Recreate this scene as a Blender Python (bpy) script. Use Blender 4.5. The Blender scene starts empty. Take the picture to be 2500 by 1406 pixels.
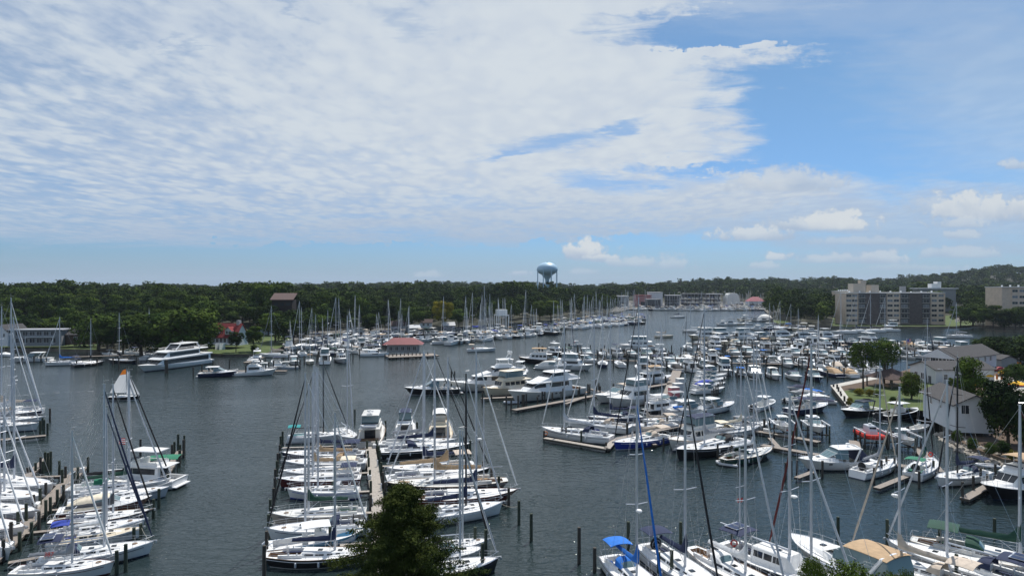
import bpy, bmesh, math, random
import numpy as np
from math import radians, sin, cos, pi, sqrt, atan2, exp
from mathutils import Vector, Matrix
random.seed(7); rng = np.random.default_rng(7)
C = bpy.context.scene.collection
scene = bpy.context.scene
# ------------------------------------------------------------ camera
H = 30.0; F = 1640.0; HOR = 695.0
cam_d = bpy.data.cameras.new("camera"); cam = bpy.data.objects.new("camera", cam_d); C.objects.link(cam)
cam_d.sensor_width = 36; cam_d.lens = 36*F/2500.0; cam_d.clip_end = 30000; cam_d.clip_start = 0.5
cam.location = (0, 0, H); cam.rotation_euler = (radians(90), 0, 0)
cam_d.shift_y = (HOR-703.0)/2500.0
scene.camera = cam
def at(u, v, z=0.0):
    D = (H-z)*F/(v-HOR)
    return Vector(((u-1250.0)/F*D, D, z))
def pt(u, v, D):
    return Vector(((u-1250.0)/F*D, D, H-(v-HOR)/F*D))
# ------------------------------------------------------------ world
SUN_EL, SUN_AZ = 60.0, 28.0
w = bpy.data.worlds.new("World"); scene.world = w; w.use_nodes = True
NT = w.node_tree; NT.nodes.clear()
def N(t, **k):
    n = NT.nodes.new(t)
    for a, b in k.items(): setattr(n, a, b)
    return n
def LK(a, b): NT.links.new(a, b)
def setin(n, i, v):
    if isinstance(v, (int, float)): n.inputs[i].default_value = v
    elif isinstance(v, tuple): n.inputs[i].default_value = v
    else: LK(v, n.inputs[i])
def MA(op, a, b=0.0, c=0.0, clamp=False):
    n = N('ShaderNodeMath', operation=op); n.use_clamp = clamp
    setin(n, 0, a); setin(n, 1, b); setin(n, 2, c); return n.outputs[0]
def SS(x, lo, hi):
    n = N('ShaderNodeMapRange', interpolation_type='SMOOTHSTEP')
    setin(n, 0, x); setin(n, 1, lo); setin(n, 2, hi); return n.outputs[0]
def NZ(vec, scale, detail=4, rough=0.5, dist=0.0):
    n = N('ShaderNodeTexNoise'); LK(vec, n.inputs['Vector'])
    n.inputs['Scale'].default_value = scale; n.inputs['Detail'].default_value = detail
    n.inputs['Roughness'].default_value = rough; n.inputs['Distortion'].default_value = dist
    return n.outputs[0]
def MIX(f, a, b):
    n = N('ShaderNodeMix', data_type='RGBA'); setin(n, 0, f)
    for i, v in ((6, a), (7, b)):
        if isinstance(v, tuple): n.inputs[i].default_value = (*v, 1)
        else: LK(v, n.inputs[i])
    return n.outputs[2]
def CMB(x, y, z=0.0):
    n = N('ShaderNodeCombineXYZ'); setin(n, 0, x); setin(n, 1, y); setin(n, 2, z); return n.outputs[0]
tc = N('ShaderNodeTexCoord'); sp = N('ShaderNodeSeparateXYZ'); LK(tc.outputs['Generated'], sp.inputs[0])
dx, dy, dz = sp.outputs
dyc = MA('MAXIMUM', dy, 0.05); dzc = MA('MAXIMUM', dz, 0.012)
A = MA('DIVIDE', dx, dyc); T = MA('DIVIDE', dz, dyc)          # azimuth / elevation tangents
px_ = MA('DIVIDE', dx, MA('ADD', dzc, 0.05)); py_ = MA('DIVIDE', dyc, MA('ADD', dzc, 0.05))   # position on the cloud layer
plane = CMB(px_, py_)
skyv = CMB(A, T)
def sk(u, v): return (u-1250)/1640.0, (695-v)/1640.0
# altocumulus sheet
rot = N('ShaderNodeMapping'); LK(plane, rot.inputs[0]); rot.inputs['Rotation'].default_value = (0, 0, radians(28)); rot.inputs['Scale'].default_value = (1.0, 0.62, 1)
fine = NZ(rot.outputs[0], 24, 4, 0.55, 0.2)
big = NZ(plane, 0.55, 3, 0.55)
mid = NZ(rot.outputs[0], 2.3, 3, 0.55, 0.25)
puff = NZ(rot.outputs[0], 10.5, 5, 0.52, 0.25)
vor = N('ShaderNodeTexVoronoi'); vor.feature = 'SMOOTH_F1'; vor.inputs['Smoothness'].default_value = 0.6; vor.inputs['Scale'].default_value = 9.0
vw = N('ShaderNodeVectorMath', operation='ADD'); LK(rot.outputs[0], vw.inputs[0])
vn = N('ShaderNodeTexNoise'); LK(rot.outputs[0], vn.inputs['Vector']); vn.inputs['Scale'].default_value = 5
vs = N('ShaderNodeVectorMath', operation='SCALE'); LK(vn.outputs[1], vs.inputs[0]); vs.inputs['Scale'].default_value = 0.22; LK(vs.outputs[0], vw.inputs[1])
LK(vw.outputs[0], vor.inputs['Vector'])
puff = MA('ADD', MA('MULTIPLY', puff, 0.6), MA('MULTIPLY', MA('SUBTRACT', 0.85, vor.outputs['Distance']), 0.55))
fib = N('ShaderNodeMapping'); LK(skyv, fib.inputs[0]); fib.inputs['Rotation'].default_value = (0, 0, radians(-6)); fib.inputs['Scale'].default_value = (1.0, 5.0, 1)
fibn = NZ(fib.outputs[0], 9, 6, 0.62, 0.4)
edge_n = NZ(skyv, 7, 6, 0.62, 0.2)
# right-hand edge of the sheet as a function of elevation
tw_ = MA('ADD', MA('MULTIPLY', NZ(fib.outputs[0], 5, 6, 0.6, 0.3), 0.6), MA('MULTIPLY', NZ(skyv, 26, 5, 0.65, 0.2), 0.4))
fc = N('ShaderNodeFloatCurve'); LK(MA('MULTIPLY', MA('ADD', T, MA('MULTIPLY', MA('SUBTRACT', tw_, 0.5), 0.13)), 2.3), fc.inputs['Value'])
crv = fc.mapping.curves[0]
edge = [(600,1010),(590,1500),(575,1720),(540,1900),(520,2000),(495,2080),(480,2090),(462,2060),(445,1960),(432,1840),(425,1700),(412,1650),(400,1720),(385,1815),(350,1850),(320,1850),(290,1815),(250,1835),(200,1815),(165,1830),(135,1960),(122,2010),(112,1700),(95,1600),(60,1590),(40,1660),(20,1740),(0,1800),(-200,1650),(-300,1500)]
pts_ = sorted([(((695-v)/1640.0)*2.3, ((u-1250)/1640.0)+0.3) for v, u in edge])
while len(crv.points) < len(pts_): crv.points.new(0.5, 0.5)
for p, (x, y) in zip(crv.points, pts_): p.location = (x, y); p.handle_type = 'AUTO'
fc.mapping.update()
bd = MA('SUBTRACT', fc.outputs[0], 0.3)
dist = MA('SUBTRACT', MA('ADD', bd, MA('MULTIPLY', MA('SUBTRACT', fibn, 0.5), 0.34)), A)
dist = MA('ADD', dist, MA('MULTIPLY', MA('SUBTRACT', edge_n, 0.5), 0.22))
sheet = SS(dist, -0.035, 0.10)
far_st = N('ShaderNodeMapping'); LK(skyv, far_st.inputs[0]); far_st.inputs['Scale'].default_value = (1.0, 14.0, 1); stn = NZ(far_st.outputs[0], 3.2, 6, 0.6, 0.5)
low = SS(MA('ADD', T, MA('MULTIPLY', MA('SUBTRACT', stn, 0.5), 0.09)), 0.038, 0.082)
sheet = MA('MULTIPLY', sheet, low)
wn = N('ShaderNodeTexNoise'); LK(fib.outputs[0], wn.inputs['Vector']); wn.inputs['Scale'].default_value = 11; wn.inputs['Detail'].default_value = 7; wn.inputs['Roughness'].default_value = 0.68
wsp = N('ShaderNodeSeparateXYZ'); LK(wn.outputs[1], wsp.inputs[0])
A2 = MA('ADD', A, MA('MULTIPLY', MA('SUBTRACT', wsp.outputs[0], 0.5), 0.16)); T2 = MA('ADD', T, MA('MULTIPLY', MA('SUBTRACT', wsp.outputs[1], 0.5), 0.045))
def ell(u, v, ru, rv, ang=0.0, soft=0.8, nz=None, amp=0.6):
    a0, t0 = sk(u, v); c, s = cos(radians(ang)), sin(radians(ang))
    da = MA('SUBTRACT', A2 if nz is fibn else A, a0); dt = MA('SUBTRACT', T2 if nz is fibn else T, t0)
    x = MA('DIVIDE', MA('ADD', MA('MULTIPLY', da, c), MA('MULTIPLY', dt, s)), ru/1640.0)
    y = MA('DIVIDE', MA('SUBTRACT', MA('MULTIPLY', dt, c), MA('MULTIPLY', da, s)), rv/1640.0)
    r = MA('SQRT', MA('ADD', MA('MULTIPLY', x, x), MA('MULTIPLY', y, y)))
    if nz is not None: r = MA('ADD', r, MA('MULTIPLY', MA('SUBTRACT', nz, 0.5), amp*2))
    return SS(r, 1.0+soft*0.5, 1.0-soft*0.5), y
gaps = None
for g in [(1360,352,115,17,8),(1520,318,60,13,20),(1230,382,70,9,14),(1490,448,105,17,-4),(1620,452,55,9,0),(2040,452,60,10,0),
          (80,438,120,8,-3),(975,562,90,12,2),(1700,430,90,10,0),(990,60,60,22,-30),(470,112,40,16,40),(410,100,26,10,60),(310,112,22,12,0),(700,20,60,10,-35)]:
    m, _ = ell(*g[:4], ang=g[4], soft=1.5, nz=fibn, amp=1.3)
    m = MA('MULTIPLY', m, 0.72 if g[0] not in (990,470,410,310,700,80,975) else 0.3)
    gaps = m if gaps is None else MA('MAXIMUM', gaps, m)
sheet = MA('MULTIPLY', sheet, MA('SUBTRACT', 1.0, gaps))
# density inside: thick centre, broken and bluish to the lower left
thick, _ = ell(1420, 200, 900, 330, 0, 1.2)
lowleft, _ = ell(250, 520, 950, 190, 4, 1.4)
dens = MA('ADD', MA('ADD', 0.58, MA('MULTIPLY', MA('MULTIPLY', MA('SUBTRACT', stn, 0.5), SS(T, 0.19, 0.09)), 1.3)), MA('MULTIPLY', MA('SUBTRACT', big, 0.5), 0.9))
dens = MA('ADD', dens, MA('MULTIPLY', MA('SUBTRACT', mid, 0.5), 0.7))
dens = MA('ADD', dens, MA('MULTIPLY', MA('SUBTRACT', puff, 0.5), MA('SUBTRACT', 1.15, MA('MULTIPLY', thick, 0.55))))
dens = MA('ADD', dens, MA('MULTIPLY', MA('SUBTRACT', fibn, 0.5), 0.35))
dens = MA('ADD', dens, MA('MULTIPLY', thick, 0.30))
dens = MA('ADD', dens, MA('MULTIPLY', MA('MULTIPLY', MA('SUBTRACT', fine, 0.5), SS(T, 0.12, 0.30)), 1.1))
dens = MA('SUBTRACT', dens, MA('MULTIPLY', lowleft, 0.16))
dens = MA('ADD', 0.56, MA('MULTIPLY', SS(dens, 0.02, 0.80), 0.44))
cover = MA('MULTIPLY', sheet, dens)
# thin veils: haze near the horizon, cirrus at the right
veil1 = MA('MULTIPLY', SS(T, 0.075, 0.0), MA('ADD', 0.15, MA('MULTIPLY', stn, 0.7)))
v2, _ = ell(2460, 210, 330, 210, -35, 1.6, fibn, 0.7)
v3, _ = ell(2330, 545, 480, 88, 3, 1.2, fibn, 0.9)
v4, _ = ell(1860, 500, 400, 72, 0, 0.9, fibn, 0.9)
v5, _ = ell(1750, 10, 420, 30, 0, 1.6, fibn, 0.9)
v6, _ = ell(2250, 30, 500, 60, 0, 1.8, fibn, 0.8)
cover = MA('MAXIMUM', cover, MA('MULTIPLY', v2, 0.38))
cover = MA('MAXIMUM', cover, MA('MULTIPLY', v3, 0.72))
cover = MA('MAXIMUM', cover, MA('MULTIPLY', v4, 0.85))
cover = MA('MAXIMUM', cover, MA('MULTIPLY', v5, 0.5))
cover = MA('MAXIMUM', cover, MA('MULTIPLY', v6, 0.30))
cover = MA('MAXIMUM', cover, veil1)
sky = N('ShaderNodeTexSky', sky_type='NISHITA'); sky.sun_disc = False
sky.sun_elevation = radians(SUN_EL); sky.sun_rotation = radians(SUN_AZ); sky.altitude = 0; sky.air_density = 1.0; sky.dust_density = 0.6; sky.ozone_density = 1.6
SKYK = 0.093
skyc = N('ShaderNodeMix', data_type='RGBA', blend_type='MULTIPLY'); skyc.inputs[0].default_value = 1
LK(sky.outputs[0], skyc.inputs[6]); LK(MIX(SS(T, 0.34, 0.0), (0.66, 0.90, 1.05), (0.48, 0.76, 1.22)), skyc.inputs[7])
lit = SS(MA('ADD', mid, MA('MULTIPLY', MA('SUBTRACT', puff, 0.5), 0.9)), 0.25, 0.75)
ccol = MIX(lit, (4.7, 5.7, 7.3), (6.3, 7.1, 8.0))
ccol = MIX(MA('MULTIPLY', thick, 0.55), ccol, (7.5, 8.05, 8.5))
ccol = MIX(SS(T, 0.17, 0.03), ccol, (4.1, 5.25, 6.9))
col = MIX(cover, skyc.outputs[2], ccol)
# cumulus heaps low over the far shore
cn = NZ(skyv, 48, 8, 0.62, 0.15); cn2 = NZ(skyv, 18, 3, 0.5)
mask = None; shade = None
for (u, v, ru, rv, k) in [(1433,618,50,22,1.0),(1470,632,40,10,.7),(1560,642,60,11,.55),(1640,646,52,14,.5),(1840,575,85,16,.75),(2045,545,72,24,.95),(1960,552,80,15,.7),(2400,515,120,30,.8),(2300,505,80,18,.5),(2120,590,120,9,.45),
        (1900,628,28,9,.7),(2040,634,75,10,.55),(2150,634,60,13,.6),(2350,545,60,14,.6),(1860,650,32,8,.5),(1050,671,30,7,.45),(1270,668,22,5,.5),(2480,405,36,10,.6),(2350,620,90,12,.5),(1925,448,110,24,.6),(2350,575,40,10,.55),(1425,665,34,6,.4),(2220,655,100,7,.35),(1720,448,20,6,.0)]:
    if k <= 0: continue
    m, y = ell(u, v, ru*1.15, rv*1.5, 0, 0.7, cn, 1.5)
    m = MA('MULTIPLY', m, MA('MULTIPLY', SS(y, -0.75, -0.3), min(1.0, k*1.2)))
    s_ = MA('MULTIPLY', m, SS(MA('ADD', y, MA('MULTIPLY', MA('SUBTRACT', cn2, 0.5), 2.4)), -0.7, 0.45))
    mask = m if mask is None else MA('MAXIMUM', mask, m)
    shade = s_ if shade is None else MA('MAXIMUM', shade, s_)
cuc = MIX(shade, (4.3, 5.3, 6.8), (7.1, 7.6, 8.0))
col = MIX(mask, col, cuc)
bg = N('ShaderNodeBackground'); LK(col, bg.inputs[0]); bg.inputs[1].default_value = SKYK
wo = N('ShaderNodeOutputWorld'); LK(bg.outputs[0], wo.inputs[0])
w.cycles.sampling_method = 'MANUAL'; w.cycles.sample_map_resolution = 512
# ------------------------------------------------------------ sun
sd = bpy.data.lights.new("sun", 'SUN'); sd.energy = 4.9; sd.angle = radians(0.53); sd.color = (1.0, 0.955, 0.89)
so = bpy.data.objects.new("sun", sd); C.objects.link(so); so.location = (0, 0, 200)
sdir = Vector((sin(radians(SUN_AZ))*cos(radians(SUN_EL)), cos(radians(SUN_AZ))*cos(radians(SUN_EL)), sin(radians(SUN_EL))))
so.rotation_euler = sdir.to_track_quat('Z', 'Y').to_euler()
scene.view_settings.view_transform = 'Standard'; scene.view_settings.look = 'None'
scene.view_settings.exposure = 0.0; scene.view_settings.gamma = 1.0
# ------------------------------------------------------------ materials
MATS = {}
def pmat(name, col, rough=0.5, metal=0.0, var=0.12, scale=1.2, bump=0.0, bscale=20, spec=0.5, alpha=None):
    if name in MATS: return MATS[name]
    m = bpy.data.materials.new(name); m.use_nodes = True; MATS[name] = m
    nt = m.node_tree; b = nt.nodes['Principled BSDF']
    b.inputs['Roughness'].default_value = rough; b.inputs['Metallic'].default_value = metal
    b.inputs['Specular IOR Level'].default_value = spec
    tcn = nt.nodes.new('ShaderNodeTexCoord'); oi = nt.nodes.new('ShaderNodeObjectInfo')
    nz = nt.nodes.new('ShaderNodeTexNoise'); nz.inputs['Scale'].default_value = scale; nz.inputs['Detail'].default_value = 4
    nt.links.new(tcn.outputs['Object'], nz.inputs['Vector'])
    mp = nt.nodes.new('ShaderNodeMapRange'); nt.links.new(nz.outputs[0], mp.inputs[0])
    mp.inputs[1].default_value = 0.3; mp.inputs[2].default_value = 0.7; mp.inputs[3].default_value = 1-var; mp.inputs[4].default_value = 1+var*0.6
    mx = nt.nodes.new('ShaderNodeVectorMath'); mx.operation = 'SCALE'; mx.inputs[0].default_value = col[:3]
    nt.links.new(mp.outputs[0], mx.inputs['Scale']); nt.links.new(mx.outputs[0], b.inputs['Base Color'])
    if bump:
        n2 = nt.nodes.new('ShaderNodeTexNoise'); n2.inputs['Scale'].default_value = bscale; n2.inputs['Detail'].default_value = 3
        nt.links.new(tcn.outputs['Object'], n2.inputs['Vector'])
        bp = nt.nodes.new('ShaderNodeBump'); bp.inputs['Strength'].default_value = bump; bp.inputs['Distance'].default_value = 0.05
        nt.links.new(n2.outputs[0], bp.inputs['Height']); nt.links.new(bp.outputs[0], b.inputs['Normal'])
    return m
COL = dict(white=(.80,.80,.79), offwhite=(.70,.69,.65), cream=(.70,.62,.48), navy=(.012,.022,.065), black=(.014,.014,.017), dkgreen=(.010,.055,.035),
 maroon=(.10,.014,.014), blue=(.010,.15,.55), tan=(.42,.29,.17), grey=(.30,.31,.33), ltgrey=(.55,.57,.6), beige=(.52,.44,.36), red=(.55,.03,.02), teal=(.02,.25,.26),
 green=(.015,.16,.09), yellow=(.75,.42,.01), brown=(.12,.06,.035), royal=(.03,.06,.35), orange=(.75,.22,.03), ltblue=(.12,.35,.55), aqua=(.45,.62,.58), pink=(.5,.16,.18), darkgrey=(.07,.075,.085))
def paint(c): return pmat('gelcoat_'+c, COL[c], 0.28, var=0.07, scale=0.8)
def cloth(c): return pmat('canvas_'+c, COL[c], 0.85, var=0.16, scale=2.5, bump=0.35, bscale=5)
def flat(c): return pmat('matt_'+c, COL[c], 0.6, var=0.12)
glass = pmat('tinted_glass', (.018,.022,.028), 0.08, var=0.0)
lglass = pmat('pale_glass', (.13,.2,.22), 0.08, var=0.0)
alu = pmat('anodised_aluminium', (.52,.55,.60), 0.38, 0.35, var=0.05)
steel = pmat('stainless_steel', (.62,.63,.65), 0.3, 0.7, var=0.05)
carbon = pmat('carbon_black', (.012,.013,.017), 0.35, var=0.05)
antif = pmat('bottom_paint', (.03,.018,.016), 0.7)
nonskid = pmat('nonskid_deck', (.66,.66,.65), 0.75, var=0.1, scale=3)
teak = pmat('teak', (.30,.19,.11), 0.7, var=0.2, scale=5)
rubber = pmat('grey_hypalon', (.50,.51,.53), 0.6)
def wood_mat(name, col, scale=(0.35, 9, 9), var=0.35):
    m = pmat(name, col, 0.85, var=var, scale=2.0)
    nt = m.node_tree; tcn = [n for n in nt.nodes if n.bl_idname == 'ShaderNodeTexCoord'][0]; nz = [n for n in nt.nodes if n.bl_idname == 'ShaderNodeTexNoise'][0]
    mp = nt.nodes.new('ShaderNodeMapping'); mp.inputs['Scale'].default_value = scale
    nt.links.new(tcn.outputs['Object'], mp.inputs[0]); nt.links.new(mp.outputs[0], nz.inputs['Vector']); return m
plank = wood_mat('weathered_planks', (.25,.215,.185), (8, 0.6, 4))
beamw = wood_mat('dark_timber', (.085,.072,.058), (1, 4, 4))
pilew = wood_mat('piling_timber', (.055,.050,.042), (5, 5, 0.5), 0.45)
pilew2 = wood_mat('green_piling_timber', (.038,.052,.034), (5, 5, 0.5), 0.45)
# ------------------------------------------------------------ mesh builder
class MB:
    def __init__(s): s.v = []; s.f = []; s.m = []
    def add(s, vs, fs, m=0):
        o = len(s.v); s.v += [tuple(p) for p in vs]; s.f += [tuple(i+o for i in f) for f in fs]
        s.m += ([m]*len(fs) if isinstance(m, int) else list(m)); return s
    def box(s, x0, x1, y0, y1, z0, z1, m=0):
        return s.add([(x0,y0,z0),(x1,y0,z0),(x1,y1,z0),(x0,y1,z0),(x0,y0,z1),(x1,y0,z1),(x1,y1,z1),(x0,y1,z1)],
                     [(0,3,2,1),(4,5,6,7),(0,1,5,4),(1,2,6,5),(2,3,7,6),(3,0,4,7)], m)
    def tube(s, pts, r, n=6, m=0, ry=None, cap=True):
        pts = [Vector(p) for p in pts]; k = len(pts); vs = []; fs = []
        rs = r if isinstance(r, (list, tuple)) else [r]*k
        for i, p in enumerate(pts):
            d = (pts[min(i+1, k-1)]-pts[max(i-1, 0)]).normalized()
            up = Vector((0, 0, 1)) if abs(d.z) < 0.9 else Vector((1, 0, 0))
            a = d.cross(up).normalized(); b = a.cross(d).normalized()
            for j in range(n):
                t = 2*pi*j/n; vs.append(p + a*cos(t)*rs[i] + b*sin(t)*rs[i]*(ry or 1))
        for i in range(k-1):
            for j in range(n):
                q = (j+1) % n; fs.append((i*n+j, i*n+q, (i+1)*n+q, (i+1)*n+j))
        if cap: fs.append(tuple(range(n))[::-1]); fs.append(tuple((k-1)*n+j for j in range(n)))
        return s.add(vs, fs, m)
    def lathe(s, prof, n=16, m=0, c=(0, 0, 0), e=1.0):
        vs = []; fs = []; k = len(prof)
        for r, z in prof:
            for j in range(n): t = 2*pi*j/n; vs.append((c[0]+r*cos(t), c[1]+r*e*sin(t), c[2]+z))
        for i in range(k-1):
            for j in range(n):
                q = (j+1) % n; fs.append((i*n+j, i*n+q, (i+1)*n+q, (i+1)*n+j))
        fs.append(tuple(range(n))[::-1]); fs.append(tuple((k-1)*n+j for j in range(n)))
        return s.add(vs, fs, m)
    def loft(s, st, m=0, mt=None, ch=0.08):
        mt = m if mt is None else mt; vs = []; fs = []; ms = []; k = len(st)
        for x, z0, z1, w0, w1 in st:
            c = min(ch, max(0.001, (z1-z0)*0.4)); wc = w1 + (w0-w1)*min(1, c/max(z1-z0, .01))
            vs += [(x,-w0,z0),(x,-wc,z1-c),(x,-w1+c,z1),(x,w1-c,z1),(x,wc,z1-c),(x,w0,z0)]
        for i in range(k-1):
            for j in range(5): fs.append((i*6+j, (i+1)*6+j, (i+1)*6+j+1, i*6+j+1)); ms.append(mt if j == 2 else m)
            fs.append((i*6+5, (i+1)*6+5, (i+1)*6, i*6)); ms.append(m)
        fs.append((0,1,2,3,4,5)); fs.append(tuple((k-1)*6+j for j in (5,4,3,2,1,0))); ms += [m, m]
        return s.add(vs, fs, ms)
    def mesh(s, name, mats, smooth=False):
        me = bpy.data.meshes.new(name); me.from_pydata(s.v, [], s.f)
        for q in mats: me.materials.append(q)
        me.polygons.foreach_set('material_index', s.m)
        if smooth: me.polygons.foreach_set('use_smooth', [True]*len(s.f))
        bm = bmesh.new(); bm.from_mesh(me); bmesh.ops.recalc_face_normals(bm, faces=bm.faces); bm.to_mesh(me); bm.free()
        if smooth:
            try: me.set_sharp_from_angle(angle=radians(40))
            except Exception: pass
        me.update(); return me
    def build(s, name, mats, parent=None, smooth=False, loc=None):
        if not isinstance(mats, (list, tuple)): mats = [mats]
        o = bpy.data.objects.new(name, s.mesh(name, mats, smooth)); C.objects.link(o)
        if parent: o.parent = parent
        if loc: o.location = loc
        return o
def interp(st, x):
    for a, b in zip(st, st[1:]):
        if (a[0] <= x <= b[0]) or (b[0] <= x <= a[0]):
            t = (x-a[0])/(b[0]-a[0]) if b[0] != a[0] else 0
            return [p+(q-p)*t for p, q in zip(a, b)]
    return list(st[0] if abs(x-st[0][0]) < abs(x-st[-1][0]) else st[-1])
def side_glass(st, x0, x1, f0, f1, side, eps=0.015):
    xs = sorted(set([x0, x1]+[s[0] for s in st if x0 < s[0] < x1])); g = MB(); vs = []
    for x in xs:
        _, z0, z1, w0, w1 = interp(st, x)
        for f in (f0, f1): vs.append((x, side*(w0+(w1-w0)*f+eps), z0+(z1-z0)*f))
        for f in (f0, f1): vs.append((x, side*(w0+(w1-w0)*f-0.03), z0+(z1-z0)*f))
    fs = [(0,1,3,2), tuple(4*(len(xs)-1)+i for i in (0,2,3,1))]
    for i in range(len(xs)-1):
        a = 4*i; b = a+4; fs += [(a, b, b+1, a+1), (a+1, b+1, b+3, a+3), (a, a+2, b+2, b)]
    return g.add(vs, fs)
def front_glass(st, i, g0=0.08, g1=0.92, n=3, wk=0.9, eps=0.02):
    a, b = st[i], st[i+1]; g = MB()
    def P(t, s): 
        q = [p+(r-p)*t for p, r in zip(a, b)]; return Vector((q[0], s*q[4]*wk, q[2]))
    nrm = Vector((abs(b[2]-a[2]), 0, abs(b[0]-a[0]))).normalized()
    if (a[0] > b[0]) == (b[2] > a[2]): pass
    else: nrm.x = -nrm.x
    for k in range(n):
        s0 = -1+2*(k+0.04)/n; s1 = -1+2*(k+0.96)/n
        g.add([P(g0,s0)+nrm*eps, P(g0,s1)+nrm*eps, P(g1,s1)+nrm*eps, P(g1,s0)+nrm*eps, P(g0,s0)-nrm*.03, P(g0,s1)-nrm*.03, P(g1,s1)-nrm*.03, P(g1,s0)-nrm*.03],
              [(0,1,2,3),(0,4,5,1),(1,5,6,2),(2,6,7,3),(3,7,4,0)])
    return g
def tagp(o, label=None, cat=None, group=None, kind=None):
    for k, v in (('label', label), ('category', cat), ('group', group), ('kind', kind)):
        if v: o[k] = v
    return o
def empty(name, loc=(0, 0, 0), rz=0.0, label=None, cat=None, group=None):
    o = bpy.data.objects.new(name, None); C.objects.link(o); o.location = loc; o.rotation_euler = (0, 0, rz); o.empty_display_size = 0.1
    return tagp(o, label, cat, group)
# ------------------------------------------------------------ hull shapes
class Hull:
    def __init__(h, L, B, fb, fs, tw=0.75, rake=1.0, tm=0.45, p=1.7, flare=0.45, srake=0.0, boot=0.14, sheer=1.0, bottom=0.35):
        h.__dict__.update(L=L, B=B, fb=fb, fs=fs, tw=tw, rake=rake, tm=tm, p=p, flare=flare, srake=srake, boot=boot, sheer=sheer, bottom=bottom)
    def f(h, t): 
        if t < h.tm: return h.tw+(1-h.tw)*sin(pi/2*t/h.tm)
        return max(0.012, cos(pi/2*((t-h.tm)/(1-h.tm))**h.p)**0.9)
    def zs(h, t): return h.fs+(h.fb-h.fs)*t**1.8 - 0.06*h.sheer*sin(pi*t)
    def x(h, t, k): return -h.L/2+h.srake*k*(1-t)**2 + t*(h.L-h.rake*(1-k)-h.srake*k*(1-t)**2*0)
    def w(h, t): return h.B/2*h.f(t)
    def hull_mesh(h, ns=18):
        ts = [i/(ns-1) for i in range(ns)]; ts = [t**0.92 if t > 0.5 else t for t in ts]; ts[-1] = 1.0
        g = MB(); vs = []; rows = 7
        for t in ts:
            zt = h.zs(t); W = h.w(t); nar = 1-h.flare*t**2.5
            for (k, zz, ww) in ((0, -h.bottom, .15), (.0, 0, .80*nar), (.1, h.boot, .86*(nar+.04)), (.4, zt*.42, .94*(nar*.7+.3)), (.72, zt*.74, .985*(nar*.25+.75)), (1, zt, 1), (1, zt, 1)):
                vs.append((h.x(t, k), W*min(ww, 1), zz))
        n = len(ts); vs2 = [(x, -y, z) for x, y, z in vs]; fs = []; ms = []
        mi = [2, 1, 0, 0, 0]
        for i in range(n-1):
            for j in range(5):
                a = i*rows+j; b = a+rows
                fs.append((a, b, b+1, a+1)); ms.append(mi[j]); fs.append(tuple(q+len(vs) for q in (a, a+1, b+1, b))); ms.append(mi[j])
        for j in range(5): fs.append((j, j+1, j+1+len(vs), j+len(vs))); ms.append(mi[j])
        a = (n-1)*rows
        for j in range(5): fs.append((a+j, a+j+len(vs), a+j+1+len(vs), a+j+1)); ms.append(mi[j])
        return g.add(vs+vs2, fs, ms)
    def deck_mesh(h, rec=None, inset=0.35, depth=0.45, camber=0.05, ns=20):
        ts = [i/(ns-1) for i in range(ns)]
        if rec: ts = sorted(set(ts+[rec[0], rec[0]+.002, rec[1], rec[1]-.002]))
        vs = []
        for t in ts:
            z = h.zs(t)-0.03; W = h.w(t)-0.02 if h.w(t) > .1 else h.w(t)*.8; inr = rec and rec[0] < t < rec[1]
            wi = W*(1-inset); zf = z-depth if inr else z+camber*W
            x = h.x(t, 1)
            vs += [(x,-W,z),(x,-wi,z+.03),(x,-wi+.02,zf),(x,wi-.02,zf),(x,wi,z+.03),(x,W,z)]
        fs = []; ms = []
        for i in range(len(ts)-1):
            inr = rec and rec[0] < (ts[i]+ts[i+1])/2 < rec[1]
            for j in range(5): a = i*6+j; fs.append((a, a+6, a+7, a+1)); ms.append(1 if inr and j in (1, 2, 3) else 0)
        return MB().add(vs, fs, ms)
    def rail_line(h, t0, t1, dz, ins=0.06, n=12, side=1):
        return [(h.x(t, 1), side*max(0.02, h.w(t)-ins), h.zs(t)+dz) for t in [t0+(t1-t0)*i/(n-1) for i in range(n)]]
def rails(h, t0, t1, ht=0.6, n=7, wires=2, r=0.018, side=1, g=None):
    g = g or MB()
    for k in range(wires): g.tube(h.rail_line(t0, t1, ht*(1-k*0.45), side=side), r*(1 if k == 0 else .6), 4, cap=False)
    for q in h.rail_line(t0, t1, 0, n=n, side=side): g.tube([q, (q[0], q[1], q[2]+ht)], r, 4)
    return g
def canopy(g, x0, x1, w, z, arch=0.18, th=0.05, m=0, n=8, droop=0.08, k=5):
    vs = []; fs = []
    for i in range(k):
        x = x0+(x1-x0)*i/(k-1); dr = droop*((2*i/(k-1)-1)**2)
        for lay in (0, -th):
            for j in range(n+1):
                s = 2*j/n-1; vs.append((x, w*s, z+arch*(1-s*s*abs(s)**0.6)-dr+lay))
    R = 2*(n+1)
    for i in range(k-1):
        for j in range(n):
            a = i*R+j; fs.append((a, a+R, a+R+1, a+1)); b = a+n+1; fs.append((b, b+1, b+R+1, b+R))
        for j in (0, n): a = i*R+j; fs.append((a, a+n+1, a+n+1+R, a+R))
    for i in (0, k-1):
        for j in range(n): a = i*R+j; fs.append((a, a+1, a+n+2, a+n+1))
    return g.add(vs, fs, m)
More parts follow.
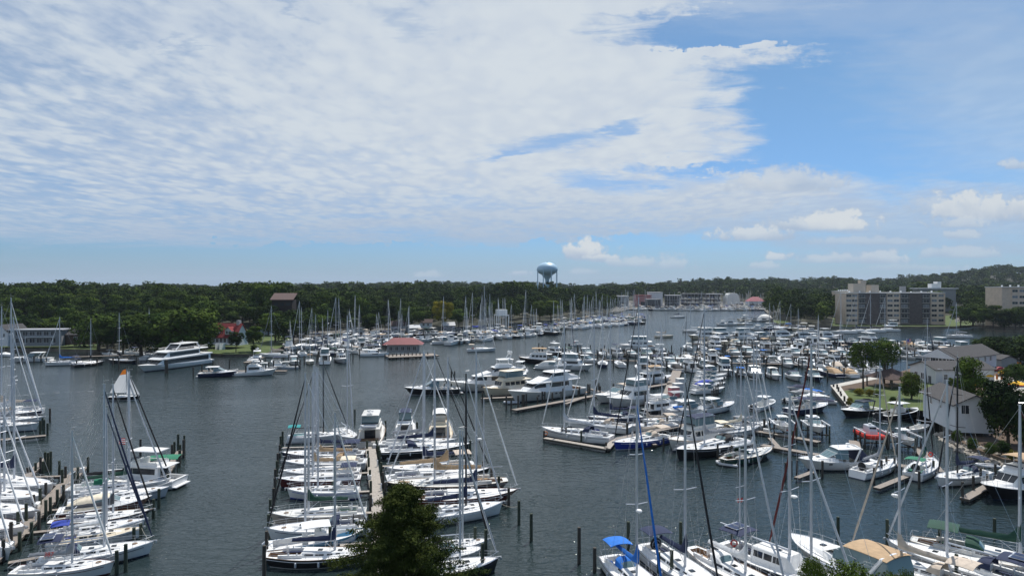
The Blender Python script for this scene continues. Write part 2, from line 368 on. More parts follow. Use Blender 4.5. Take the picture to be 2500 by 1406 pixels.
def text_mesh(body, size, mat, parent, loc, rot, name='lettering', ext=0.01):
    cu = bpy.data.curves.new(name, 'FONT'); cu.body = body; cu.size = size; cu.align_x = 'CENTER'; cu.align_y = 'CENTER'; cu.extrude = ext; cu.resolution_u = 3
    to = bpy.data.objects.new('t', cu); C.objects.link(to); bpy.context.view_layer.update()
    me = bpy.data.meshes.new_from_object(to.evaluated_get(bpy.context.evaluated_depsgraph_get())); bpy.data.objects.remove(to)
    me.materials.clear(); me.materials.append(mat)
    o = bpy.data.objects.new(name, me); C.objects.link(o); o.parent = parent; o.location = loc; o.rotation_euler = rot; return o
# ------------------------------------------------------------ boat kits (meshes of one kit are shared between boats of that kit)
MC = {}; OR = {}
class Kit:
    def __init__(s, key, root): s.key = key; s.root = root; s.n = {}
    def part(s, name, fn, mats, parent=None, smooth=False, loc=None, rot=None):
        i = s.n.get(name, 0); s.n[name] = i+1; k = (s.key, name, i)
        if not isinstance(mats, (list, tuple)): mats = [mats]
        if k not in MC:
            me = fn().mesh(name, mats, smooth); MC[k] = me
        me = MC[k]
        if k in OR: o = OR[k].copy()
        else: o = bpy.data.objects.new(name, me); OR[k] = o
        C.objects.link(o); o.parent = parent or s.root
        if loc: o.location = loc
        if rot: o.rotation_euler = rot
        for j, q in enumerate(mats):
            sl = o.material_slots[j]
            if me.materials[j] is not q: sl.link = 'OBJECT'; sl.material = q
            elif sl.link == 'OBJECT': sl.link = 'DATA'
        return o
def dome(g, x, y, z, r=0.3, h=0.28, m=0): return g.lathe([(r*.7,0),(r,h*.2),(r,h*.6),(r*.8,h*.9),(r*.3,h)], 10, m, (x, y, z))
def sailboat(root, L=12, hull='white', boot='navy', cover='navy', furl='white', canvas='navy', mast='alu', opts=('bimini','dodger','cover','furl','wheel'), MH=None, deck='white', bl=0.43, mx=0.08, stripe=None, key=None, lod=0):
    Lk = min((8, 9.5, 11, 12.5, 14, 17), key=lambda q: abs(q-L)); s = Lk/12.0; Lh = Lk; kk = L/Lk
    K = Kit(('sail', Lk, bl, mx, 'pilot' in opts, 'classic' in opts, 'reverse' in opts, lod), root)
    root.scale = (kk, kk, kk)
    cl = 'classic' in opts
    h = Hull(Lh, 3.85*s**.8, 1.5*s**.6, 1.2*s**.6, tw=0.42 if cl else .74, rake=(1.7 if cl else .55)*s, tm=.42, p=1.55, flare=.35, srake=(-.9 if cl else .35 if 'reverse' in opts else -.15)*s, sheer=2.2 if cl else 1)
    hp = paint(hull); K.part('hull', h.hull_mesh, [hp, paint(boot), antif], smooth=True)
    dk = K.part('deck', lambda: h.deck_mesh((0.04, 0.31), .38, .42*s**.5), [paint(deck), nonskid if not cl else teak])
    K.part('toe_rail', lambda: MB().tube(h.rail_line(0, 1, 0.01, .02, 16, 1), .03, 4).tube(h.rail_line(0, 1, 0.01, .02, 16, -1), .03, 4), paint(stripe) if stripe else (teak if cl else alu))
    zd = h.zs(.5)
    st = [(.27*Lh, h.zs(.75)-.02, h.zs(.75)+.05, .22*s, .16*s), (.20*Lh, h.zs(.7)-.05, h.zs(.7)+.22*s, .62*s, .45*s), (.02*Lh, zd-.05, zd+.42*s, 1.05*s, .85*s), (-.19*Lh, zd-.05, zd+.52*s, 1.15*s, .92*s), (-.20*Lh, zd-.05, zd+.50*s, 1.15*s, .92*s)]
    if 'pilot' in opts: st = st[:2]+[(.12*Lh, zd-.05, zd+.5, .95*s, .8*s), (.07*Lh, zd-.05, zd+1.35, 1.1*s, .9*s), (-.19*Lh, zd-.05, zd+1.35, 1.2*s, .95*s), (-.2*Lh, zd-.05, zd+1.3, 1.2*s, .95*s)]
    cab = K.part('cabin', lambda: MB().loft(st, 0, 1, .07), [paint(deck), nonskid])
    if lod == 0:
        wins = [(-.17, -.09), (-.07, .01), (.04, .09), (.12, .16)] if 'pilot' not in opts else [(-.18, -.11), (-.10, -.04), (-.03, .03), (.14, .17)]
        for sd in (1, -1):
            for a, b in wins: K.part('window', lambda: side_glass(st, a*Lh, b*Lh, .38, .78, sd), glass, cab)
        K.part('hatch', lambda: MB().box(.13*Lh, .13*Lh+.5, -.25, .25, interp(st, .15*Lh)[2]-.02, interp(st, .15*Lh)[2]+.05), glass, cab)
        K.part('hatch', lambda: MB().box(-.06*Lh, -.06*Lh+.5, -.25, .25, interp(st, -.04*Lh)[2]-.02, interp(st, -.04*Lh)[2]+.04), glass, cab)
        K.part('lifeline', lambda: rails(h, .06, .93, .62, 9, 2, .014, -1, rails(h, .06, .93, .62, 9, 2, .014, 1)), steel)
        def pul():
            g = MB(); z = h.fs; x = h.x(0, 1); W = h.w(0)
            return g.tube([(x+.6, W-.05, z+.6), (x+.02, W-.1, z+.65), (x+.02, -W+.1, z+.65), (x+.6, -W+.05, z+.6)], .02, 4).tube([(x+.05, W-.1, z), (x+.05, W-.1, z+.65)], .02, 4).tube([(x+.05, -W+.1, z), (x+.05, -W+.1, z+.65)], .02, 4)
        K.part('pushpit', pul, steel); K.part('pulpit', lambda: MB().tube(h.rail_line(.93, 1, .62, n=4, side=1)+h.rail_line(.93, 1, .62, n=4, side=-1)[::-1], .02, 4), steel)
        K.part('cove_stripe', lambda: MB().tube([(h.x(t, .8), h.w(t)*.992+.012, h.zs(t)*.80) for t in [i/13 for i in range(13)]], .03, 4), paint(boot if boot != hull else 'ltgrey'))
        K.part('cove_stripe', lambda: MB().tube([(h.x(t, .8), -h.w(t)*.992-.012, h.zs(t)*.80) for t in [i/13 for i in range(13)]], .03, 4), paint(boot if boot != hull else 'ltgrey'))
        for tt, sd in ((.3, 1), (.55, 1), (.3, -1), (.5, -1)): K.part('fender', lambda: MB().lathe([(.03, 0), (.11, .08), (.12, .3), (.11, .5), (.03, .58)], 8), paint('white' if sd > 0 else 'ltgrey'), loc=(h.x(tt, 1), sd*(h.w(tt)+.12), h.zs(tt)-.75), smooth=True)
        for wx, sd in ((-.24, 1), (-.24, -1), (-.32, 1), (-.32, -1)): K.part('winch', lambda: MB().lathe([(.09, 0), (.06, .08), (.08, .18)], 8), steel, loc=(wx*Lh, sd*1.1*s, h.fs+.28*s))
        K.part('coiled_line', lambda: MB().tube([(.28*cos(a_)*(1-a_/30), .28*sin(a_)*(1-a_/30), .04) for a_ in [i*.5 for i in range(30)]], .03, 4), teak, loc=(.33*Lh, .15, h.zs(.8)+.05))
        K.part('cockpit_cushion', lambda: MB().box(-.40*Lh, -.22*Lh, .55*s, .95*s, h.fs-.12*s, h.fs-.02*s), cloth(canvas))
        K.part('cockpit_cushion', lambda: MB().box(-.40*Lh, -.22*Lh, -.95*s, -.55*s, h.fs-.12*s, h.fs-.02*s), cloth(canvas))
        K.part('deck_bag', lambda: MB().loft([(.30*Lh, h.zs(.8)-.02, h.zs(.8)+.16, .3, .2), (.36*Lh, h.zs(.85)-.02, h.zs(.85)+.22, .32, .18), (.40*Lh, h.zs(.9)-.02, h.zs(.9)+.1, .2, .1)], 0, None, .06), cloth(cover)) if 'cover' in opts and cl else None
        K.part('anchor', lambda: MB().box(Lh/2-.35, Lh/2+.28, -.06, .06, h.fb+.02, h.fb+.1).box(Lh/2+.15, Lh/2+.3, -.16, .16, h.fb-.22, h.fb+.04), steel)
        for sd in (1, -1): K.part('cockpit_coaming', lambda: MB().box(-.42*Lh, -.19*Lh, min(sd*.98*s, sd*1.22*s), max(sd*.98*s, sd*1.22*s), h.fs-.05, h.fs+.28*s), paint(deck))
        if 'wheel' in opts:
            def whl():
                g = MB(); zc = h.fs+.55
                g.tube([(-.36*Lh, .45*s*cos(t), zc+.45*s*sin(t)) for t in [2*pi*i/14 for i in range(15)]], .025, 4)
                for i in range(3): t = pi*i/3; g.tube([(-.36*Lh, .44*s*cos(t), zc+.44*s*sin(t)), (-.36*Lh, -.44*s*cos(t), zc-.44*s*sin(t))], .012, 3)
                return g.box(-.36*Lh+.02, -.36*Lh+.25, -.12, .12, h.fs-.35, zc+.15)
            K.part('wheel', whl, steel)
        if 'wheelcover' in opts:
            K.part('wheel_cover', lambda: MB().tube([(-.375*Lh, 0, h.fs+.6), (-.365*Lh, 0, h.fs+.6)], .62*s, 14), cloth('black'))
    # rig, with its own origin at the mast step
    mz = interp(st, mx*Lh)[2]; MHk = Lk*1.46; mr = mx*Lh
    zsc = ((MH/kk-mz)/(MHk-mz)) if MH else 1.0; hm = MHk-mz
    mm = {'alu': alu, 'carbon': carbon, 'white': paint('white')}[mast]
    ms = K.part('mast', lambda: MB().tube([(0,0,-.1),(0,0,hm*.7),(0,0,hm)], [.12*s**.5, .12*s**.5, .08*s**.5], 8), mm, smooth=True, loc=(mr, 0, mz)); ms.scale = (1.15, .95, zsc)
    zs1, zs2 = hm*.40, hm*.68
    K.part('spreader', lambda: MB().tube([(0,-1.3*s,zs1+.06),(.0,0,zs1-.05),(0,1.3*s,zs1+.06)], .045, 4), mm, ms)
    K.part('spreader', lambda: MB().tube([(0,-.85*s,zs2),(.0,0,zs2-.05),(0,.85*s,zs2)], .04, 4), mm, ms)
    K.part('masthead', lambda: MB().box(-.16,.1,-.04,.04,hm,hm+.05).tube([(-.05,0,hm),(-.05,0,hm+.8)],.012,3).tube([(-.1,0,hm+.3),(.4,0,hm+.34)],.012,3), steel, ms)
    def rigm():
        g = MB(); r = .014; sh = h.w(.56)-.1; zd2 = zd-mz; top = hm*.985
        for q in (1, -1):
            g.tube([(-.1, q*sh, zd2), (0, q*1.15*s, zs1), (0, q*.85*s, zs2), (0, 0, top)], r, 3, cap=False)
            g.tube([(-.3, q*sh*.97, zd2), (0, 0, zs1)], r, 3, cap=False)
        g.tube([(-Lh/2-mr+.1, 0, h.fs-mz+.1), (0, 0, top)], r, 3, cap=False)
        return g.tube([(Lh/2-mr-.15, 0, h.fb-mz), (0, 0, top)], r, 3, cap=False)
    rg = K.part('rigging', rigm, steel, loc=(mr, 0, mz)); rg.scale = (1, 1, zsc)
    if 'furl' in opts:
        fm = cloth(furl) if furl != 'alu' else alu
        f = K.part('furled_jib', lambda: MB().tube([Vector((Lh/2-mr-.2, 0, h.fb-mz+.5)).lerp(Vector((0, 0, hm*.97)), t)+Vector((0,0,-.25*sin(pi*t))) for t in (0,.1,.4,.7,.93,1)], [.05,.115,.105,.09,.06,.03], 7), fm, smooth=True, loc=(mr, 0, mz)); f.scale = (1, 1, zsc)
    bz = zd+1.05*s-mz+.45; bL = bl*Lh
    bm = K.part('boom', lambda: MB().tube([(-.12, 0, bz), (-bL, 0, bz-.02)], .085*s**.5, 6), mm, loc=(mr, 0, mz))
    K.part('vang', lambda: MB().tube([(-.1, 0, .15), (-.28*bL, 0, bz)], .03, 4), mm, loc=(mr, 0, mz))
    if 'cover' in opts or 'text' in opts:
        def cov():
            g = MB(); vs = []; fs = []; n = 12; q = 8; r_ = random.Random(3)
            for i in range(n):
                t = i/(n-1); x = .12-t*(bL*.97+.12); hh = (.42+.6*max(0, 1-t*5)**1.3+.26*(1-t)+.04*sin(i*2.3))*s**.7; ww = .23*(1-.3*t)*s**.5
                up = .9*max(0, 1-t*9)
                for j in range(q):
                    a = 2*pi*j/q; vs.append((x, ww*cos(a)*(1-.55*max(0, sin(a))), bz-.08+(hh+up)*.5*(1+sin(a))))
            for i in range(n-1):
                for j in range(q): k = (j+1) % q; fs.append((i*q+j, i*q+k, (i+1)*q+k, (i+1)*q+j))
            fs += [tuple(range(q)), tuple((n-1)*q+j for j in range(q))]
            return g.add(vs, fs)
        K.part('sail_cover', cov, cloth(cover), smooth=True, loc=(mr, 0, mz))
    if 'dodger' in opts:
        def dg():
            g = MB(); vs = []; fs = []; n = 8; zt = zd+.48*s
            for i, (x, hh, ww) in enumerate(((-.115*Lh, .05, .95), (-.15*Lh, .62, 1.0), (-.185*Lh, .82, 1.05), (-.23*Lh, .86, 1.08))):
                for j in range(n+1): a = pi*j/n; vs.append((x, -ww*s*cos(a)*(1 if .2 < a < 2.9 else 1.0), zt-.12+hh*s**.4*(sin(a)**.45)))
            for i in range(3):
                for j in range(n): a = i*(n+1)+j; fs.append((a, a+n+1, a+n+2, a+1))
            return g.add(vs, fs, [1 if (i == 0 and 1 < j < n-2) else 0 for i in range(3) for j in range(n)])
        K.part('dodger', dg, [cloth(canvas), lglass], smooth=True)
    if 'bimini' in opts or 'solar' in opts:
        zb = h.fs+2.0
        K.part('bimini', lambda: canopy(MB(), -.46*Lh, -.27*Lh, 1.3*s, zb, .2), cloth(canvas), smooth=True)
        K.part('bimini_frame', lambda: MB().tube([(-.44*Lh, 1.25*s, zb), (-.38*Lh, 1.25*s, h.fs+.1), (-.29*Lh, 1.25*s, zb)], .02, 4).tube([(-.44*Lh, -1.25*s, zb), (-.38*Lh, -1.25*s, h.fs+.1), (-.29*Lh, -1.25*s, zb)], .02, 4), steel)
        if 'solar' in opts:
            for q in (-.52, .52): K.part('solar_panel', lambda: MB().box(-.44*Lh, -.33*Lh, q-.45, q+.45, zb+.235, zb+.27, 0).box(-.43*Lh, -.34*Lh, q-.4, q+.4, zb+.272, zb+.278, 1), [steel, paint('navy')])
    if 'radome' in opts: K.part('radome', lambda: dome(MB(), .4, 0, hm*.36, .3, .24).box(0, .5, -.06, .06, hm*.36-.08, hm*.36), paint('white'), ms)
    if 'windgen' in opts:
        def wg():
            g = MB().tube([(-.47*Lh, 1.1*s, h.fs), (-.47*Lh, 1.1*s, h.fs+3.2)], .04, 5).box(-.47*Lh-.5, -.47*Lh+.25, 1.1*s-.09, 1.1*s+.09, h.fs+3.15, h.fs+3.35)
            for i in range(3): a = 2.1*i+.4; g.tube([(-.47*Lh+.27, 1.1*s, h.fs+3.25), (-.47*Lh+.27, 1.1*s+.75*cos(a), h.fs+3.25+.75*sin(a))], [.06, .02], 4)
            return g
        K.part('wind_generator', wg, paint('white'))
    if 'mizzen' in opts:
        m2 = K.part('mizzen_mast', lambda: MB().tube([(0,0,-.3),(0,0,hm*.66)], [.1, .06], 7).tube([(0,-.7,hm*.4),(0,.7,hm*.4)], .03, 4), mm, loc=(-.36*Lh, 0, h.fs+.3)); m2.scale = (1, 1, zsc)
        K.part('mizzen_boom', lambda: MB().tube([(0, 0, 1.7), (-.17*Lh, 0, 1.7)], .06, 5), mm, loc=(-.36*Lh, 0, h.fs+.3))
    K.h = h; K.st = st; K.mz = mz; K.mr = mr; K.bz = bz; K.bL = bL; K.zd = zd
    return K
def outboard(g, x, y, z, s=1.0, m=0, m2=1):
    g.loft([(x-.35*s, z+.25*s, z+.95*s, .17*s, .14*s), (x-.1*s, z+.2*s, z+1.1*s, .24*s, .19*s), (x+.2*s, z+.25*s, z+1.05*s, .22*s, .17*s), (x+.3*s, z+.35*s, z+.85*s, .16*s, .12*s)][::1] if False else
           [(x-.55*s, z+.25*s, z+.95*s, .17*s, .14*s), (x-.3*s, z+.2*s, z+1.1*s, .24*s, .19*s), (x, z+.25*s, z+1.05*s, .22*s, .17*s), (x+.1*s, z+.35*s, z+.85*s, .16*s, .12*s)], m)
    g.lathe([(r*0.0+.09*s, 0), (.09*s, .9*s)], 6, m2, (x-.25*s, y*0, z-.6*s)) if y == 0 else None
    return g
def outb(K, x, ys, z, s=1.0, c='black'):
    for y in ys:
        K.part('outboard', lambda: outboard(MB(), 0, 0, 0, s).box(-.2*s, .12*s, -.05, .05, .1*s, .3*s, 1), [paint(c), flat('darkgrey')], loc=(x, y, z), smooth=False)
def motorhull(Lk, s, fb=1.75, fs=1.15, B=3.9, tw=.9, rake=1.5, flare=.5, srake=-.25):
    return Hull(Lk, B*s**.85, fb*s**.7, fs*s**.7, tw=tw, rake=rake*s, tm=.38, p=2.3, flare=flare, srake=srake, boot=.16, sheer=1.0)
def cruiser(root, L=10, hull='white', boot='navy', canvas='navy', opts=('arch','bimini'), deck='white', top='white', lod=0, name='cruiser'):
    Lk = min((7.5, 9.5, 11.5, 14), key=lambda q: abs(q-L)); s = Lk/11.0; kk = L/Lk; root.scale = (kk,)*3
    K = Kit(('cruiser', Lk, lod), root); h = motorhull(Lk, s, 1.75, 1.2, 3.7)
    K.part('hull', h.hull_mesh, [paint(hull), paint(boot), antif], smooth=True)
    K.part('deck', lambda: h.deck_mesh((.07, .47), .22, .62*s, .06), [paint(deck), nonskid])
    K.part('rub_rail', lambda: MB().tube(h.rail_line(0, 1, 0, .0, 16, 1), .035, 4).tube(h.rail_line(0, 1, 0, 0, 16, -1), .035, 4), flat('ltgrey'))
    K.part('swim_platform', lambda: MB().box(-Lk/2-.75*s, -Lk/2+.2, -h.w(0)*.9, h.w(0)*.9, .28, .38), paint(deck))
    zf = h.zs(.8)
    st = [(.40*Lk, zf-.1, zf+.02, .15*s, .1*s), (.28*Lk, zf-.1, zf+.2*s, .85*s, .6*s), (.10*Lk, zf-.2, zf+.34*s, 1.45*s, 1.15*s), (.02*Lk, zf-.3, zf+.36*s, 1.6*s, 1.35*s)]
    cab = K.part('foredeck_cabin', lambda: MB().loft(st, 0, 1, .1), [paint(deck), nonskid], smooth=True)
    zw = zf+.2*s
    ws = [(.16*Lk, zw-.05, zw+.0, 1.0*s, .98*s), (.03*Lk, zw-.1, zw+.72*s, 1.5*s, 1.22*s), (-.12*Lk, zw-.3, zw+.62*s, 1.62*s, 1.4*s), (-.13*Lk, zw-.3, zw+.6*s, 1.62*s, 1.4*s)]
    wsd = K.part('windshield', lambda: front_glass(ws, 0, .05, .97, 3, .95, .01), lglass)
    for sd in (1, -1): K.part('side_screen', lambda: side_glass(ws, -.12*Lk, .05*Lk, .15, .95, sd), lglass)
    def fr():
        g = MB(); 
        for sd in (1, -1): g.tube([(.16*Lk, sd*.98*s, zw), (.03*Lk, sd*1.22*s, zw+.74*s), (-.13*Lk, sd*1.4*s, zw+.62*s)], .03, 4)
        return g.tube([(.03*Lk, -1.22*s, zw+.74*s), (.03*Lk, 1.22*s, zw+.74*s)], .03, 4)
    K.part('windshield_frame', fr, alu if hull != 'white' else paint('white'))
    if lod == 0:
        K.part('bow_rail', lambda: rails(h, .5, .985, .5, 7, 1, .018, -1, rails(h, .5, .985, .5, 7, 1, .018, 1)), steel)
        K.part('hatch', lambda: MB().box(.2*Lk, .2*Lk+.5, -.25, .25, zf+.2*s, zf+.32*s), glass, cab)
        K.part('seat', lambda: MB().box(-.4*Lk, -.36*Lk, -1.2*s, 1.2*s, h.fs-.5*s, h.fs).box(-.15*Lk, -.1*Lk, -1.1*s, -.5*s, h.fs-.5*s, h.fs+.5*s).box(-.15*Lk, -.1*Lk, .4*s, 1.1*s, h.fs-.5*s, h.fs+.4*s), paint('offwhite'))
        for sd in (1, -1): K.part('porthole', lambda: MB().box(.12*Lk, .12*Lk+.55, -.02, .02, 0, .16), glass, loc=(0, sd*(h.w(.66)*.98), h.zs(.66)*.72))
    zt = h.fs+2.05*s**.5
    if 'arch' in opts:
        K.part('radar_arch', lambda: MB().tube([(-.2*Lk, -1.6*s, h.fs), (-.30*Lk, -1.35*s, zt-.15), (-.30*Lk, 0, zt), (-.30*Lk, 1.35*s, zt-.15), (-.2*Lk, 1.6*s, h.fs)], .13*s, 6), paint(top), smooth=True)
    if 'bimini' in opts:
        K.part('bimini', lambda: canopy(MB(), -.34*Lk, -.03*Lk, 1.4*s, zt-.05, .2), cloth(canvas), smooth=True)
        K.part('bimini_frame', lambda: MB().tube([(-.3*Lk, 1.4*s, zt), (-.18*Lk, 1.5*s, h.fs), (-.06*Lk, 1.35*s, zt)], .02, 4).tube([(-.3*Lk, -1.4*s, zt), (-.18*Lk, -1.5*s, h.fs), (-.06*Lk, -1.35*s, zt)], .02, 4), steel)
    if 'hardtop' in opts:
        zt2 = zw+1.2*s
        hs = [(.0*Lk, zt2, zt2+.1, 1.1*s, 1.0*s), (-.06*Lk, zt2+.03, zt2+.18, 1.35*s, 1.25*s), (-.3*Lk, zt2, zt2+.15, 1.4*s, 1.3*s), (-.33*Lk, zt2-.02, zt2+.08, 1.35*s, 1.3*s)]
        K.part('hardtop', lambda: MB().loft(hs, 0, None, .06), paint(top), smooth=True)
        us = [(.035*Lk, zw+.62*s, zw+.65*s, 1.2*s, 1.2*s), (-.02*Lk, zw+.6*s, zt2+.02, 1.3*s, 1.1*s), (-.13*Lk, zw+.55*s, zt2+.02, 1.35*s, 1.15*s)]
        K.part('upper_windshield', lambda: MB().loft(us, 0, None, .01), lglass)
        K.part('hardtop_strut', lambda: MB().tube([(-.3*Lk, 1.3*s, zt2+.05), (-.2*Lk, 1.55*s, h.fs)], .06, 5).tube([(-.3*Lk, -1.3*s, zt2+.05), (-.2*Lk, -1.55*s, h.fs)], .06, 5), paint(top))
        if 'radar' in opts: K.part('radar', lambda: dome(MB(), -.2*Lk, 0, zt2+.45, .32, .25).tube([(-.2*Lk, 0, zt2+.1), (-.2*Lk, 0, zt2+.5)], .06, 5), paint('white'))
        if 'backcanvas' in opts: K.part('cockpit_curtain', lambda: MB().loft([(-.42*Lk, h.fs, h.fs+.6, 1.4*s, 1.35*s), (-.31*Lk, h.fs, zt2+.02, 1.45*s, 1.35*s), (-.29*Lk, h.fs, zt2+.02, 1.45*s, 1.35*s)], 0), cloth(canvas))
    if 'enclosed' in opts: K.part('clear_enclosure', lambda: MB().loft([(-.36*Lk, h.fs, h.fs+1.2, 1.35*s, 1.3*s), (-.33*Lk, h.fs, zt-.12, 1.38*s, 1.32*s), (-.05*Lk, zw+.2, zt-.12, 1.4*s, 1.28*s), (.03*Lk, zw+.5, zw+.75*s, 1.3*s, 1.2*s)], 0, None, .02), lglass)
    if 'camper' in opts:
        K.part('cockpit_cover', lambda: MB().loft([(-.44*Lk, h.fs-.05, h.fs+.3, 1.45*s, 1.35*s), (-.3*Lk, h.fs, h.fs+1.25*s, 1.5*s, 1.05*s), (-.08*Lk, h.fs+.1, zw+.95*s, 1.5*s, 1.0*s), (.03*Lk, zw, zw+.78*s, 1.4*s, 1.15*s)], 0, None, .2), cloth(canvas), smooth=True)
    if 'outboard' in opts: outb(K, -Lk/2-.1, (-.35, .35) if Lk > 8 else (0,), .15, 1.0, 'white' if 'whiteob' in opts else 'black')
    K.h = h; return K
def flybridge(root, L=14, hull='white', boot='navy', canvas='white', opts=('hardtop',), deck='white', lod=0, aft='deck', glassc='dark'):
    Lk = min((11, 13, 15, 18), key=lambda q: abs(q-L)); s = Lk/13.0; kk = L/Lk; root.scale = (kk,)*3
    tr = 'trawler' in opts; sf = 'sport' in opts
    K = Kit(('fly', Lk, tr, sf, 'bimini' in opts, lod), root); h = motorhull(Lk, s, 2.15 if not sf else 2.2, 1.35 if not sf else 1.1, 4.5, .9 if not tr else .86, 1.9 if not tr else 1.0, .5)
    K.part('hull', h.hull_mesh, [paint(hull), paint(boot), antif], smooth=True)
    K.part('deck', lambda: h.deck_mesh((.03, .22 if not sf else .27), .14, .65*s, .05), [paint(deck), nonskid if not tr else teak])
    K.part('rub_rail', lambda: MB().tube(h.rail_line(0, 1, 0, 0, 16, 1), .045, 4).tube(h.rail_line(0, 1, 0, 0, 16, -1), .045, 4), flat('ltgrey') if not tr else teak)
    K.part('swim_platform', lambda: MB().box(-Lk/2-.8*s, -Lk/2+.2, -h.w(0)*.9, h.w(0)*.9, .3, .42), teak if tr else paint(deck))
    zd = h.zs(.45); zb = h.zs(.8)
    x1 = .17*Lk if tr else (.10*Lk if sf else .16*Lk); x0 = -.30*Lk if not sf else -.22*Lk; Hh = 1.75*s**.6
    fro = .07*Lk if tr else .2*Lk if not sf else .2*Lk
    st = [(x1+fro*.55, zb-.25, zb-.02, 1.1*s, 1.05*s), (x1, zd-.1, zd+Hh, 1.6*s, 1.3*s), (x1-.12*Lk, zd-.1, zd+Hh+.05, 1.75*s, 1.45*s), (x0, zd-.1, zd+Hh, 1.75*s, 1.5*s)]
    fd = [(.42*Lk, h.zs(.9)-.2, h.zs(.9)+.04, .3*s, .25*s), (.3*Lk, zb-.2, zb+.22*s, 1.0*s, .75*s), (x1+fro*.4, zb-.2, zb+.35*s, 1.35*s, 1.1*s)]
    hs = K.part('deckhouse', lambda: MB().loft(st, 0, None, .08), paint(deck))
    K.part('foredeck_trunk', lambda: MB().loft(fd, 0, 1, .1), [paint(deck), nonskid], smooth=True)
    K.part('windshield', lambda: front_glass(st, 0, .30, .93, 3, 1.0, .02), glass, hs)
    for sd in (1, -1):
        if tr:
            for a in range(4): K.part('window', lambda: side_glass(st, x0+.02*Lk+a*.105*Lk, x0+.105*Lk+a*.105*Lk, .45, .85, sd), glass, hs)
        else:
            K.part('window', lambda: side_glass(st, x0+.04*Lk, x1-.02*Lk, .42, .86, sd), glass, hs)
    K.part('saloon_door', lambda: MB().box(x0-.03, x0+.02, -.9*s, .9*s, zd-.1, zd+Hh*.85), glass, hs)
    zr = zd+Hh
    K.part('house_roof', lambda: MB().loft([(x1+.05, zr, zr+.1, 1.35*s, 1.3*s), (x1-.1*Lk, zr+.02, zr+.14, 1.7*s, 1.62*s), (x0-.12*Lk*(0 if sf else 1), zr+.02, zr+.12, 1.75*s, 1.7*s)], 0, None, .05), paint(deck))
    fx1 = x1-.02*Lk if not sf else x1-.03*Lk; fx0 = x0+.02*Lk
    fb_ = [(fx1, zr+.1, zr+.25, 1.25*s, 1.0*s), (fx1-.08*Lk, zr+.1, zr+.85*s, 1.5*s, 1.35*s), (fx1-.09*Lk, zr+.1, zr+.83*s, 1.5*s, 1.35*s)]
    K.part('flybridge_coaming', lambda: MB().loft(fb_, 0, None, .08).box(fx0, fx1-.088*Lk, 1.38*s, 1.5*s, zr+.1, zr+.7*s).box(fx0, fx1-.088*Lk, -1.5*s, -1.38*s, zr+.1, zr+.7*s).box(fx0-.05, fx0+.05, -1.5*s, 1.5*s, zr+.1, zr+.55*s), paint(deck))
    K.part('helm_seat', lambda: MB().box(fx1-.2*Lk, fx1-.16*Lk, -.9*s, .9*s, zr+.12, zr+.95), paint('offwhite'))
    K.part('flybridge_screen', lambda: MB().tube([(fx1-.04*Lk, -1.2*s, zr+.85*s), (fx1-.02*Lk, 0, zr+.95*s), (fx1-.04*Lk, 1.2*s, zr+.85*s)], .1, 4), glass)
    zt = zr+2.15*s**.4
    if 'hardtop' in opts:
        K.part('hardtop', lambda: MB().loft([(fx1-.03*Lk, zt, zt+.08, 1.1*s, 1.0*s), (fx1-.08*Lk, zt+.03, zt+.16, 1.45*s, 1.35*s), (fx0-.02*Lk, zt, zt+.12, 1.45*s, 1.35*s)], 0, None, .05), paint(deck), smooth=True)
    if 'bimini' in opts: K.part('bimini', lambda: canopy(MB(), fx0, fx1-.03*Lk, 1.45*s, zt-.1, .25), cloth(canvas), smooth=True)
    if 'enclosed' in opts: K.part('enclosure', lambda: MB().loft([(fx1-.04*Lk, zr+.7*s, zr+.75*s, 1.35*s, 1.3*s), (fx1-.07*Lk, zr+.68*s, zt, 1.4*s, 1.2*s), (fx0+.02*Lk, zr+.68*s, zt, 1.4*s, 1.3*s)], 0, None, .01), lglass)
    if 'hardtop' in opts or 'bimini' in opts:
        def posts():
            g = MB()
            for sd in (1, -1): g.tube([(fx1-.1*Lk, sd*1.4*s, zr+.6*s), (fx1-.09*Lk, sd*1.35*s, zt+.04)], .03, 4).tube([(fx0+.02*Lk, sd*1.42*s, zr+.5*s), (fx0+.03*Lk, sd*1.38*s, zt+.04)], .03, 4)
            return g
        K.part('top_post', posts, steel)
    if 'radar' in opts: K.part('radar_mast', lambda: MB().tube([(fx0+.05*Lk, 0, zt), (fx0+.03*Lk, 0, zt+1.2)], .07, 5).box(fx0+.0*Lk, fx0+.1*Lk, -.5, .5, zt+.5, zt+.56), paint('white')); K.part('radome', lambda: dome(dome(MB(), fx0+.07*Lk, .35, zt+.56, .3, .4), fx0+.07*Lk, -.35, zt+.56, .25, .25), paint('white'))
    if lod == 0: K.part('bow_rail', lambda: rails(h, .45, .985, .75, 9, 2, .02, -1, rails(h, .45, .985, .75, 9, 2, .02, 1)), steel)
    if 'dinghy' in opts:
        K.part('tender', lambda: MB().tube([(-1.3, -.7, 0), (1.0, -.7, .05), (1.6, 0, .15), (1.0, .7, .05), (-1.3, .7, 0)], .2, 7).box(-1.3, 1.2, -.6, .6, -.12, -.02), rubber, smooth=True, loc=(fx0-.1*Lk, 0, zr+.5), rot=(0, 0, pi/2))
    K.h = h; return K
